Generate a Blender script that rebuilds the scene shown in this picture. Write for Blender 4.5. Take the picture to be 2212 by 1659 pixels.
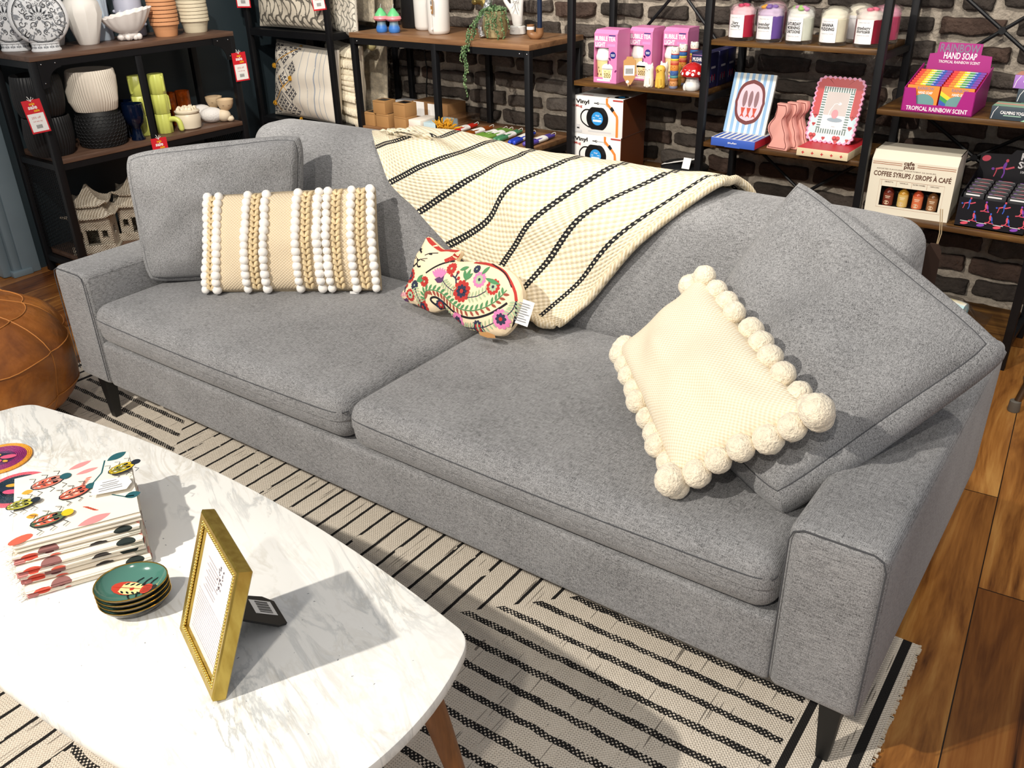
import bpy, bmesh, math, random
from mathutils import Vector, Matrix, noise
SC = bpy.context.scene
COL = SC.collection
PI = math.pi
rnd = random.Random(11)
for _o in list(bpy.data.objects): bpy.data.objects.remove(_o, do_unlink=True)

# ---------------------------------------------------------------- camera
cam = bpy.data.cameras.new('camera'); camo = bpy.data.objects.new('camera', cam); COL.objects.link(camo)
SC.camera = camo
_p, _r, _y = .4854, -.0254, .6629
_F = Vector((-math.sin(_y)*math.cos(_p), math.cos(_y)*math.cos(_p), -math.sin(_p)))
_rt = Vector((math.cos(_y), math.sin(_y), 0)); _up = _rt.cross(_F)
_R = math.cos(_r)*_rt + math.sin(_r)*_up; _U = -math.sin(_r)*_rt + math.cos(_r)*_up
M4 = Matrix((_R, _U, -_F)).transposed().to_4x4(); M4.translation = Vector((2.6, -1.132, 1.407))
camo.matrix_world = M4
cam.sensor_width = 36; cam.lens = 1908.6/2212*36; cam.clip_start = .02

# ---------------------------------------------------------------- light
w = bpy.data.worlds.new('world'); SC.world = w; w.use_nodes = True
w.node_tree.nodes['Background'].inputs[0].default_value = (.97, .97, 1, 1)
w.node_tree.nodes['Background'].inputs[1].default_value = .40
def spot(loc, tgt, power, size=70, blend=.5, col=(1, .93, .83), rad=.04):
    l = bpy.data.lights.new('spot_light', 'SPOT'); l.energy = power; l.spot_size = math.radians(size); l.spot_blend = blend
    l.color = col; l.shadow_soft_size = rad
    o = bpy.data.objects.new('spot_light', l); COL.objects.link(o); o.location = loc
    o.rotation_euler = (Vector(tgt)-Vector(loc)).to_track_quat('-Z', 'Y').to_euler(); return o
spot((.75, -2.45, 2.8), (1.5, .1, .4), 400, 75, .5, rad=.035)
spot((2.7, -2.3, 2.8), (1.9, .3, .4), 110, 80, .6, rad=.06)
spot((.2, .2, 2.9), (-.5, 2.2, .9), 190, 75, .6, rad=.04)
spot((1.6, .1, 2.9), (1.2, 2.2, .8), 120, 85, .6, rad=.05)
spot((2.9, .2, 2.9), (2.0, 2.2, .6), 95, 80, .6, rad=.05)
spot((1.3, -.6, 2.7), (-1.3, 1.0, .6), 210, 50, .6, rad=.04)
SC.view_settings.view_transform = 'Standard'; SC.view_settings.look = 'None'
SC.view_settings.exposure = 0.15; SC.view_settings.gamma = 1.0; SC.view_settings.use_curve_mapping = False

# ---------------------------------------------------------------- helpers
def V(*a): return Vector(a)
def hx(s):
    s = s.lstrip('#'); c = [int(s[i:i+2], 16)/255 for i in (0, 2, 4)]
    return tuple((x/12.92 if x <= .04045 else ((x+.055)/1.055)**2.4) for x in c) + (1,)
_MC = {}
def mat(name, col, rough=.55, metal=0., bump=None, var=None, trans=0., alpha=1., ior=1.45, sheen=0., coat=0., sss=0., spec=.5):
    if name in _MC: return _MC[name]
    m = bpy.data.materials.new(name); m.use_nodes = True; nt = m.node_tree; b = nt.nodes['Principled BSDF']
    c = hx(col) if isinstance(col, str) else col
    b.inputs['Base Color'].default_value = c; b.inputs['Roughness'].default_value = rough; b.inputs['Metallic'].default_value = metal
    b.inputs['Transmission Weight'].default_value = trans; b.inputs['Alpha'].default_value = alpha; b.inputs['IOR'].default_value = ior
    b.inputs['Sheen Weight'].default_value = sheen; b.inputs['Coat Weight'].default_value = coat
    b.inputs['Specular IOR Level'].default_value = spec
    if sss: b.inputs['Subsurface Weight'].default_value = sss; b.inputs['Subsurface Radius'].default_value = (.01, .006, .004)
    tc = nt.nodes.new('ShaderNodeTexCoord')
    if var is None: var = (6, .06)
    if var:
        n = nt.nodes.new('ShaderNodeTexNoise'); n.inputs['Scale'].default_value = var[0]; n.inputs['Detail'].default_value = 3
        nt.links.new(tc.outputs['Object'], n.inputs['Vector'])
        hv = nt.nodes.new('ShaderNodeMapRange'); hv.inputs[1].default_value = .3; hv.inputs[2].default_value = .7
        hv.inputs[3].default_value = 1-var[1]; hv.inputs[4].default_value = 1+var[1]
        nt.links.new(n.outputs[0], hv.inputs[0])
        mx = nt.nodes.new('ShaderNodeVectorMath'); mx.operation = 'SCALE'; mx.inputs[0].default_value = c[:3]
        nt.links.new(hv.outputs[0], mx.inputs['Scale']); nt.links.new(mx.outputs[0], b.inputs['Base Color'])
    if bump:
        n2 = nt.nodes.new('ShaderNodeTexNoise'); n2.inputs['Scale'].default_value = bump[0]; n2.inputs['Detail'].default_value = 4
        nt.links.new(tc.outputs['Object'], n2.inputs['Vector'])
        bp = nt.nodes.new('ShaderNodeBump'); bp.inputs['Strength'].default_value = bump[1]; bp.inputs['Distance'].default_value = bump[2] if len(bump) > 2 else .003
        nt.links.new(n2.outputs[0], bp.inputs['Height']); nt.links.new(bp.outputs[0], b.inputs['Normal'])
    _MC[name] = m; return m
class NT:
    """tiny node-graph writer for the pattern materials"""
    def __init__(s, name, rough=.6):
        s.m = bpy.data.materials.new(name); s.m.use_nodes = True; s.t = s.m.node_tree; s.b = s.t.nodes['Principled BSDF']
        s.b.inputs['Roughness'].default_value = rough; s.tc = s.t.nodes.new('ShaderNodeTexCoord')
    def n(s, typ, **kw):
        x = s.t.nodes.new('ShaderNode'+typ)
        for k, v in kw.items():
            if isinstance(k, str) and hasattr(x, k): setattr(x, k, v)
        return x
    def link(s, a, b): s.t.links.new(a, b)
    def val(s, sock, v):
        if hasattr(v, 'is_output'): s.link(v, sock)
        else: sock.default_value = v
    def math(s, op, a, b=0., c=None, clamp=False):
        x = s.n('Math', operation=op, use_clamp=clamp); s.val(x.inputs[0], a); s.val(x.inputs[1], b)
        if c is not None: s.val(x.inputs[2], c)
        return x.outputs[0]
    def noise(s, vec, scale, detail=2, rough=.5, dist=0.):
        x = s.n('TexNoise'); s.link(vec, x.inputs['Vector']); x.inputs['Scale'].default_value = scale
        x.inputs['Detail'].default_value = detail; x.inputs['Roughness'].default_value = rough; x.inputs['Distortion'].default_value = dist
        return x.outputs[0]
    def mapping(s, vec, loc=(0, 0, 0), rot=(0, 0, 0), scale=(1, 1, 1)):
        x = s.n('Mapping'); s.link(vec, x.inputs[0]); x.inputs[1].default_value = loc; x.inputs[2].default_value = rot; x.inputs[3].default_value = scale
        return x.outputs[0]
    def mix(s, f, a, b):
        x = s.n('Mix', data_type='RGBA'); s.val(x.inputs[0], f)
        for i, c in ((6, a), (7, b)):
            if hasattr(c, 'is_output'): s.link(c, x.inputs[i])
            else: x.inputs[i].default_value = hx(c) if isinstance(c, str) else c
        return x.outputs[2]
    def ramp(s, f, stops):
        x = s.n('ValToRGB'); s.link(f, x.inputs[0]); e = x.color_ramp.elements
        while len(e) > 1: e.remove(e[-1])
        for i, (p, c) in enumerate(stops):
            q = e[0] if i == 0 else e.new(p); q.position = p; q.color = hx(c) if isinstance(c, str) else c
        return x.outputs[0]
    def sep(s, vec):
        x = s.n('SeparateXYZ'); s.link(vec, x.inputs[0]); return x.outputs
    def col(s, c): s.val(s.b.inputs['Base Color'], c)
    def bump(s, h, strength=.5, dist=.002):
        x = s.n('Bump'); x.inputs['Strength'].default_value = strength; x.inputs['Distance'].default_value = dist
        s.link(h, x.inputs['Height']); s.link(x.outputs[0], s.b.inputs['Normal'])

class MB:
    """collects shapes and links them as ONE mesh object"""
    def __init__(s): s.v = []; s.f = []; s.mi = []; s.uv = {}
    def add(s, vs, fs, M=None, mi=0, uvs=None):
        o = len(s.v)
        s.v += [tuple(M @ Vector(p)) if M else tuple(p) for p in vs]
        for i, f in enumerate(fs):
            if uvs: s.uv[len(s.f)] = [uvs[k] for k in f]
            s.f.append(tuple(k+o for k in f)); s.mi.append(mi)
        return s
    def box(s, c, d, bev=0., M=None, mi=0, seg=2):
        if bev <= 0:
            x, y, z = d[0]/2, d[1]/2, d[2]/2
            vs = [(c[0]+a*x, c[1]+b*y, c[2]+e*z) for e in (-1, 1) for b in (-1, 1) for a in (-1, 1)]
            return s.add(vs, [(0, 2, 3, 1), (4, 5, 7, 6), (0, 1, 5, 4), (2, 6, 7, 3), (0, 4, 6, 2), (1, 3, 7, 5)], M, mi)
        bm = bmesh.new(); bmesh.ops.create_cube(bm, size=1)
        for v in bm.verts: v.co = Vector((v.co.x*d[0]+c[0], v.co.y*d[1]+c[1], v.co.z*d[2]+c[2]))
        bmesh.ops.bevel(bm, geom=list(bm.edges), offset=bev, segments=seg, profile=.5, affect='EDGES')
        return s.frombm(bm, M, mi)
    def frombm(s, bm, M=None, mi=0):
        bm.verts.index_update()
        vs = [v.co.copy() for v in bm.verts]; fs = [tuple(v.index for v in f.verts) for f in bm.faces]; bm.free()
        return s.add(vs, fs, M, mi)
    def grid(s, rows, M=None, mi=0, cu=False, cv=False, uv=None):
        nr, nc = len(rows), len(rows[0]); vs = [p for r in rows for p in r]; fs = []
        for i in range(nr if cv else nr-1):
            for j in range(nc if cu else nc-1):
                a, b = i*nc+j, i*nc+(j+1) % nc; c, d = ((i+1) % nr)*nc+(j+1) % nc, ((i+1) % nr)*nc+j
                fs.append((a, b, c, d))
        return s.add(vs, fs, M, mi, [u for r in uv for u in r] if uv else None)
    def lathe(s, prof, n=24, M=None, mi=0, fn=None, capb=True, capt=False):
        rows = []
        for (r, z) in prof:
            row = []
            for k in range(n):
                a = 2*PI*k/n; q = fn(a, r, z) if fn else r
                row.append((q*math.cos(a), q*math.sin(a), z))
            rows.append(row)
        s.grid(rows, M, mi, cu=True)
        if capb: s.add(rows[0], [tuple(reversed(range(n)))], M, mi)
        if capt: s.add(rows[-1], [tuple(range(n))], M, mi)
        return s
    def tube(s, pts, r, n=8, M=None, mi=0, closed=False, cap=True):
        P = [Vector(p) for p in pts]; m = len(P); rows = []; up = None
        for i in range(m):
            a = P[i-1] if (i > 0 or closed) else P[0]; b = P[(i+1) % m] if (i < m-1 or closed) else P[-1]
            t = (b-a).normalized() if (b-a).length > 1e-9 else V(0, 0, 1)
            if up is None: up = V(0, 0, 1) if abs(t.z) < .9 else V(1, 0, 0)
            x = up.cross(t)
            if x.length < 1e-6: x = V(1, 0, 0).cross(t)
            x.normalize(); y = t.cross(x); up = y
            rr = r[i] if isinstance(r, (list, tuple)) else r
            rows.append([P[i]+x*rr*math.cos(2*PI*k/n)+y*rr*math.sin(2*PI*k/n) for k in range(n)])
        s.grid(rows, M, mi, cu=True, cv=closed)
        if cap and not closed:
            s.add(rows[0], [tuple(reversed(range(n)))], M, mi); s.add(rows[-1], [tuple(range(n))], M, mi)
        return s
    def prism(s, poly, z0, z1, M=None, mi=0, bev=0.):
        bm = bmesh.new(); vs = [bm.verts.new((x, y, z0)) for x, y in poly]; f = bm.faces.new(vs)
        r = bmesh.ops.extrude_face_region(bm, geom=[f])
        for e in r['geom']:
            if isinstance(e, bmesh.types.BMVert): e.co.z = z1
        bmesh.ops.recalc_face_normals(bm, faces=bm.faces)
        if bev > 0:
            ed = [e for e in bm.edges if abs(e.verts[0].co.z-e.verts[1].co.z) < 1e-7]
            bmesh.ops.bevel(bm, geom=ed, offset=bev, segments=2, profile=.5, affect='EDGES')
        return s.frombm(bm, M, mi)
    def sphere(s, c, r, nu=16, nv=10, M=None, mi=0, sc=(1, 1, 1), fn=None):
        rows = []
        for i in range(nv+1):
            th = PI*i/nv; row = []
            for j in range(nu):
                ph = 2*PI*j/nu; d = Vector((math.sin(th)*math.cos(ph), math.sin(th)*math.sin(ph), -math.cos(th)))
                q = r*(fn(d) if fn else 1)
                row.append((c[0]+d.x*q*sc[0], c[1]+d.y*q*sc[1], c[2]+d.z*q*sc[2]))
            rows.append(row)
        return s.grid(rows, M, mi, cu=True)
    def build(s, name, m=None, parent=None, ang=40, label=None, loc=None):
        me = bpy.data.meshes.new(name); me.from_pydata(s.v, [], s.f); me.update()
        ms = m if isinstance(m, (list, tuple)) else [m]
        for x in ms: me.materials.append(x)
        me.polygons.foreach_set('material_index', s.mi)
        if s.uv:
            l = me.uv_layers.new(name='UVMap')
            for i, p in enumerate(me.polygons):
                if i in s.uv:
                    for k, li in enumerate(p.loop_indices): l.data[li].uv = s.uv[i][k]
        me.polygons.foreach_set('use_smooth', [True]*len(me.polygons))
        if ang < 180: me.set_sharp_from_angle(angle=math.radians(ang))
        o = bpy.data.objects.new(name, me); COL.objects.link(o)
        if parent: o.parent = parent
        if label: o['label'] = label
        if loc: o.location = loc
        return o
def tag(o, label, cat, group=None, kind=None):
    o['label'] = label; o['category'] = cat
    if group: o['group'] = group
    if kind: o['kind'] = kind
    return o
def thing(name, label, cat, loc=(0, 0, 0), rz=0., group=None):
    o = bpy.data.objects.new(name, None); COL.objects.link(o); o.location = loc; o.rotation_euler = (0, 0, rz)
    o.empty_display_size = .05
    return tag(o, label, cat, group)
def struct(o): o['kind'] = 'structure'; return o
def copy_tree(o, parent=None):
    c = o.copy(); COL.objects.link(c)
    if parent: c.parent = parent
    for ch in list(o.children): copy_tree(ch, c)
    return c
def again(o, loc, label, rz=None, scale=None):
    c = copy_tree(o); c.location = loc; c['label'] = label
    if rz is not None: c.rotation_euler = (0, 0, rz)
    if scale: c.scale = (scale,)*3
    return c
def lerp(a, b, t): return a+(b-a)*t
def T(x=0, y=0, z=0, rz=0, rx=0, ry=0): return Matrix.Translation((x, y, z)) @ Matrix.Rotation(rz, 4, 'Z') @ Matrix.Rotation(ry, 4, 'Y') @ Matrix.Rotation(rx, 4, 'X')
def frame_m(o, x, y):
    """matrix that puts drawing axes x (right) and y (up) at point o"""
    x = Vector(x).normalized(); y = Vector(y); y = (y-x*y.dot(x)).normalized(); z = x.cross(y)
    M = Matrix((x, y, z)).transposed().to_4x4(); M.translation = Vector(o); return M
FRONT = lambda x, y, z: frame_m((x, y, z), (1, 0, 0), (0, 0, 1))       # a face that looks towards -Y

_TX = {}
def text_geo(s, bold):
    k = (s, bold)
    if k not in _TX:
        cu = bpy.data.curves.new('t', 'FONT'); cu.body = s; cu.size = 1; cu.resolution_u = 2; cu.offset = bold; cu.fill_mode = 'FRONT'
        ob = bpy.data.objects.new('t', cu); me = bpy.data.meshes.new_from_object(ob)
        vs = [(v.co.x, v.co.y) for v in me.vertices]; fs = [tuple(p.vertices) for p in me.polygons]
        bpy.data.objects.remove(ob); bpy.data.curves.remove(cu); bpy.data.meshes.remove(me); _TX[k] = (vs, fs)
    return _TX[k]
class Art:
    """flat print drawn in x,y and laid on a surface by fn(x, y, lift)"""
    def __init__(s, fn=None, M=None, step=.00018):
        s.mb = MB(); s.mats = []; s.k = 1; s.step = step
        s.fn = fn or (lambda x, y, h: M @ Vector((x, y, h)))
    def mi(s, m):
        if m not in s.mats: s.mats.append(m)
        return s.mats.index(m)
    def put(s, vs, fs, m):
        h = s.k*s.step; s.mb.add([s.fn(x, y, h) for x, y in vs], fs, None, s.mi(m)); return s
    def lay(s): s.k += 1; return s
    def poly(s, pts, m):
        n = len(pts); c = (sum(p[0] for p in pts)/n, sum(p[1] for p in pts)/n)
        return s.put(list(pts)+[c], [(i, (i+1) % n, n) for i in range(n)], m)
    def rect(s, x, y, w, h, m, n=1):
        vs = []; fs = []
        for i in range(n+1):
            vs += [(x+w*i/n, y), (x+w*i/n, y+h)]
            if i: fs.append((2*i-2, 2*i, 2*i+1, 2*i-1))
        return s.put(vs, fs, m)
    def ell(s, x, y, a, b, m, rot=0., n=14):
        c, q = math.cos(rot), math.sin(rot)
        return s.poly([(x+a*math.cos(t)*c-b*math.sin(t)*q, y+a*math.cos(t)*q+b*math.sin(t)*c) for t in [2*PI*i/n for i in range(n)]], m)
    def line(s, pts, w, m, closed=False):
        P = [Vector(p) for p in pts]; n = len(P); vs = []; fs = []
        for i in range(n):
            a = P[i-1] if (i or closed) else P[0]; b = P[(i+1) % n] if (i < n-1 or closed) else P[-1]
            t = (b-a); t = t.normalized() if t.length > 1e-9 else Vector((1, 0)); q = Vector((-t.y, t.x))*w/2
            vs += [tuple(P[i]+q), tuple(P[i]-q)]
        for i in range(n if closed else n-1):
            j = (i+1) % n; fs.append((2*i+1, 2*j+1, 2*j, 2*i))
        return s.put(vs, fs, m)
    def petals(s, x, y, r, n, m, wid=.35, r0=0., rot=0.):
        for i in range(n):
            a = rot+2*PI*i/n; d = (r+r0)/2; s.ell(x+d*math.cos(a), y+d*math.sin(a), (r-r0)/2, r*wid, m, a, 8)
        return s
    def leaf(s, x, y, l, w, a, m):
        pts = []
        for i in range(9):
            t = i/8; pts.append((t*l, w*math.sin(PI*t)**.8/2 if 0 < t < 1 else 0))
        pts += [(p[0], -p[1]) for p in pts[-2:0:-1]]
        c, q = math.cos(a), math.sin(a)
        return s.poly([(x+px*c-py*q, y+px*q+py*c) for px, py in pts], m)
    def text(s, st, x, y, h, m, bold=.0, align='C', width=None, sx=1.):
        vs, fs = text_geo(st, bold)
        if not vs: return s
        x0 = min(p[0] for p in vs); x1 = max(p[0] for p in vs); k = h/.7; kx = k*sx
        if width: kx = width/(x1-x0)
        off = {'C': -(x0+x1)/2, 'L': -x0, 'R': -x1}[align]
        return s.put([(x+(px+off)*kx, y+py*k) for px, py in vs], fs, m)
    def lines(s, x, y, w, n, dy, t, m, jag=.3):
        for i in range(n):
            q = w*(1-jag*rnd.random()); s.rect(x-q/2, y-i*dy, q, t, m)
        return s
    def build(s, name, parent, label=None): return s.mb.build(name, s.mats, parent, 180, label)

def smoothpts(pts, n, closed=False):
    """Catmull-Rom through the points"""
    P = [Vector(p) for p in pts]; m = len(P); out = []
    segs = m if closed else m-1
    for i in range(segs):
        g = (lambda k: P[k % m]) if closed else (lambda k: P[max(0, min(m-1, k))])
        a, b, c, d = g(i-1), g(i), g(i+1), g(i+2)
        for k in range(n):
            t = k/n
            out.append(.5*((2*b)+(c-a)*t+(2*a-5*b+4*c-d)*t*t+(3*b-a-3*c+d)*t**3))
    if not closed: out.append(P[-1].copy())
    return out
def softbox(mb, h, r, n=10, crown=(0, 0, 0, 0, 0, 0), M=None, mi=0, fn=None, k=3):
    """rounded box of half sizes h; crown = extra bulge of +x,-x,+y,-y,+z,-z faces"""
    def axis(L):
        q = min(r, L*.98); e = [L-q+q*math.sin(PI/2*i/k) for i in range(k+1)]; inner = L-q
        mid = [-inner+2*inner*i/n for i in range(1, n)]
        return [-x for x in reversed(e)]+mid+e
    ax = [axis(L) for L in h]
    for d in range(3):
        a, b = (d+1) % 3, (d+2) % 3
        for sg in (1, -1):
            rows = []
            for p in ax[a]:
                row = []
                for q in ax[b]:
                    c = [0, 0, 0]; c[d] = sg*h[d]; c[a] = p; c[b] = q
                    inn = [max(-(h[i]-min(r, h[i]*.98)), min(h[i]-min(r, h[i]*.98), c[i])) for i in range(3)]
                    dv = Vector(c)-Vector(inn)
                    P = Vector(inn)+dv.normalized()*min(r, min(h)*.98) if dv.length > 1e-9 else Vector(c)
                    for i in range(3):
                        u, w_ = P[(i+1) % 3]/h[(i+1) % 3], P[(i+2) % 3]/h[(i+2) % 3]
                        cr = crown[2*i] if P[i] > 0 else crown[2*i+1]
                        if cr: P[i] += math.copysign(cr*max(0, 1-u*u)*max(0, 1-w_*w_)*abs(P[i])/h[i], P[i])
                    if fn: P = fn(P)
                    row.append(P)
                rows.append(row)
            if sg < 0: rows = rows[::-1]
            mb.grid(rows, M, mi)
    return mb
class Pillow:
    """a stuffed cushion between four corner points (BL, BR, TR, TL seen from its front)"""
    def __init__(s, q, T_, e=.006, pinch=.05, pw=2.2, ex=.5, seed=0, lump=.004, cr=.0):
        s.cr = cr
        s.q = [Vector(p) for p in q]; s.T = T_; s.e = e; s.pinch = pinch; s.pw = pw; s.ex = ex; s.seed = seed; s.lump = lump
        s.n = ((s.q[1]-s.q[0]).cross(s.q[3]-s.q[0])+(s.q[1]-s.q[2]).cross(s.q[2]-s.q[3])).normalized()
        s.w = ((s.q[1]-s.q[0]).length+(s.q[2]-s.q[3]).length)/2; s.h = ((s.q[3]-s.q[0]).length+(s.q[2]-s.q[1]).length)/2
    def mid(s, u, v):
        k = 1-s.cr*abs(u*v)**5; a = u*k*(1-s.pinch*(1-v*v)); b = v*k*(1-s.pinch*(1-u*u)); a = (a+1)/2; b = (b+1)/2
        return s.q[0]*(1-a)*(1-b)+s.q[1]*a*(1-b)+s.q[2]*a*b+s.q[3]*(1-a)*b
    def thick(s, u, v):
        f = (max(0, 1-abs(u)**s.pw)*max(0, 1-abs(v)**s.pw))**s.ex
        l = noise.noise(Vector((u*2.2+s.seed, v*2.2, s.seed*1.7)))*s.lump*4*f
        return s.e+(s.T-s.e)*f+l
    def S(s, u, v, lift=0., side=1): return s.mid(u, v)+s.n*side*(s.thick(u, v)+lift)
    def XY(s, x, y, lift=0.): return s.S(max(-1, min(1, 2*x/s.w)), max(-1, min(1, 2*y/s.h)), lift)    # metres from the centre
    def mesh(s, mb=None, N=26, mi=0):
        mb = mb or MB(); t = [math.sin(PI/2*(-1+2*i/N)) for i in range(N+1)]
        t = [lerp(a, -1+2*i/N, .35) for i, a in enumerate(t)]
        for side in (1, -1):
            rows = [[s.S(u, v, 0, side) for u in t] for v in t]; uv = [[((u+1)/2*s.w, (v+1)/2*s.h) for u in t] for v in t]
            if side < 0: rows = [r[::-1] for r in rows]; uv = [r[::-1] for r in uv]
            mb.grid(rows, None, mi, uv=uv)
        ring = [(u, -1) for u in t[:-1]]+[(1, v) for v in t[:-1]]+[(u, 1) for u in t[:0:-1]]+[(-1, v) for v in t[:0:-1]]
        rws = []
        for k in range(5):
            a = PI*k/4; rr = []
            for u, v in ring:
                m = s.mid(u, v); c = s.mid(0, 0); o = (m-c); o -= s.n*o.dot(s.n); o.normalize()
                rr.append(m+s.n*(-math.cos(a))*s.e+o*math.sin(a)*s.e*.8)
            rws.append(rr)
        mb.grid(rws, None, mi, cu=True); return mb
    def edge(s, n=20, lift=0.):
        t = [-1+2*i/n for i in range(n)]
        return [s.mid(u, -1) for u in t]+[s.mid(1, v) for v in t]+[s.mid(-u, 1) for u in t]+[s.mid(-1, -v) for v in t]
    def seam(s, side=1, n=20): return [p+s.n*side*s.e for p in s.edge(n)]
# ---------------------------------------------------------------- pattern materials
def fabric(name, dark, light, s=420., amt=.5, uv=False, bumpd=.0012, streak=True):
    g = NT(name, .9); v = g.tc.outputs['UV' if uv else 'Object']
    a = g.noise(v, s, 1.5, .6); b = g.noise(g.mapping(v, scale=(1, .12, .35)), s*.9, 1); c = g.noise(g.mapping(v, scale=(.1, 1, 1)), s*.9, 1)
    f = g.math('ADD', g.math('MULTIPLY', a, .5), g.math('ADD', g.math('MULTIPLY', b, .3), g.math('MULTIPLY', c, .3)))
    x, y, z = g.sep(v); K = 2*PI/.0046; P_ = g.math('MULTIPLY', g.math('ADD', g.math('ADD', x, y), z), K); Q_ = g.math('MULTIPLY', g.math('SUBTRACT', g.math('SUBTRACT', x, y), z), K)
    wv = g.math('MULTIPLY', g.math('SINE', P_), g.math('SINE', Q_)); f = g.math('ADD', f, g.math('MULTIPLY', wv, .075))
    big = g.noise(v, 7, 2)
    f2 = g.math('ADD', f, g.math('MULTIPLY', g.math('SUBTRACT', big, .5), .12))
    g.col(g.ramp(f2, [(.5-.28*amt, dark), (.5+.34*amt, light)]))
    g.bump(f, .55, bumpd); g.b.inputs['Sheen Weight'].default_value = .15
    return g.m
def knit(name, c1, c2, nu, nv, dist=.004, uvn='UV', bs=.8):
    """offset rows of small knots, laid out in metres of UV"""
    g = NT(name, .9); v = g.tc.outputs[uvn]
    x, y, z = g.sep(v)
    sx = g.math('SINE', g.math('MULTIPLY', x, nu*2*PI)); sy = g.math('SINE', g.math('MULTIPLY', y, nv*2*PI))
    h = g.math('ADD', g.math('MULTIPLY', g.math('MULTIPLY', sx, sy), .5), .5)
    n = g.noise(v, 260, 2)
    h2 = g.math('ADD', g.math('MULTIPLY', h, .8), g.math('MULTIPLY', n, .3))
    g.col(g.mix(g.math('SUBTRACT', h2, .15, clamp=True), c2, c1)); g.bump(h2, bs, dist); return g.m
M_SOFA = fabric('grey_tweed', '#1b1b1d', '#a3a3a4', 850)
M_PIPE = mat('dark_stitching', '#4a4b4e', .9)
M_BLACK = mat('black_steel', '#16171a', .45, .3, var=(20, .1))
M_BLACKLEG = mat('black_wood_leg', '#141414', .45)
M_DARKW = None
def wood(name, a, b, c, rot=0., sc=(1, 14, 14), rough=.45, uvn='Object', plank=None):
    g = NT(name, rough); v = g.mapping(g.tc.outputs[uvn], rot=(0, 0, rot), scale=sc)
    n = g.noise(v, 2.2, 5, .6, .8); f = g.noise(v, 14, 3, .6, .2)
    t = g.math('ADD', g.math('MULTIPLY', n, .75), g.math('MULTIPLY', f, .25))
    g.col(g.ramp(t, [(.32, a), (.5, b), (.68, c)])); g.bump(t, .15, .001); return g.m
M_SHELF = wood('brown_laminate', '#6e4d34', '#8a6444', '#9f7850')
M_SHELF2 = wood('rustic_brown_board', '#33200f', '#5a3c1c', '#7d5a2c', rough=.4)
M_LEFTW = wood('walnut_laminate', '#4c372c', '#60483a', '#735848', sc=(14, 1, 14), rough=.4)
def floor_mat():
    g = NT('acacia_planks', .32); o = g.mapping(g.tc.outputs['Object'], rot=(0, 0, -.1))
    x, y, z = g.sep(o)
    W = .165
    k = g.math('FLOOR', g.math('DIVIDE', g.math('ADD', x, .105), W))
    r0 = g.n('TexWhiteNoise', noise_dimensions='1D'); g.link(k, r0.inputs['W'])
    yo = g.math('ADD', y, g.math('MULTIPLY', r0.outputs[0], 1.2)); k2 = g.math('FLOOR', g.math('DIVIDE', yo, 1.05))
    r1 = g.n('TexWhiteNoise', noise_dimensions='2D'); cb = g.n('CombineXYZ'); g.link(k, cb.inputs[0]); g.link(k2, cb.inputs[1]); g.link(cb.outputs[0], r1.inputs['Vector'])
    off = g.n('VectorMath', operation='ADD'); sc = g.n('VectorMath', operation='SCALE'); g.link(r1.outputs['Color'], sc.inputs[0]); sc.inputs['Scale'].default_value = 30
    g.link(o, off.inputs[0]); g.link(sc.outputs[0], off.inputs[1])
    v = g.mapping(off.outputs[0], scale=(9, 1.1, 1))
    n = g.noise(v, 1.1, 5, .62, 1.4); fi = g.noise(g.mapping(off.outputs[0], scale=(60, 3, 1)), 2, 3, .6, .3)
    t = g.math('ADD', g.math('MULTIPLY', n, .8), g.math('MULTIPLY', fi, .2))
    c = g.ramp(t, [(.31, '#2a160a'), (.39, '#7a4f29'), (.52, '#a97843'), (.66, '#c79c62')])
    tone = g.mix(r1.outputs[0], '#9a7450', '#fff0d2'); mm = g.n('Mix', data_type='RGBA', blend_type='MULTIPLY'); mm.inputs[0].default_value = 1
    g.link(c, mm.inputs[6]); g.link(tone, mm.inputs[7])
    fx = g.math('FRACT', g.math('DIVIDE', g.math('ADD', x, .105), W)); ed = g.math('LESS_THAN', g.math('ABSOLUTE', g.math('SUBTRACT', fx, .5)), .492)
    fy = g.math('FRACT', g.math('DIVIDE', yo, 1.05)); ey = g.math('GREATER_THAN', fy, .003)
    g.col(g.mix(g.math('MULTIPLY', ed, ey), '#1d1008', mm.outputs[2])); g.bump(t, .12, .001); return g.m
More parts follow.
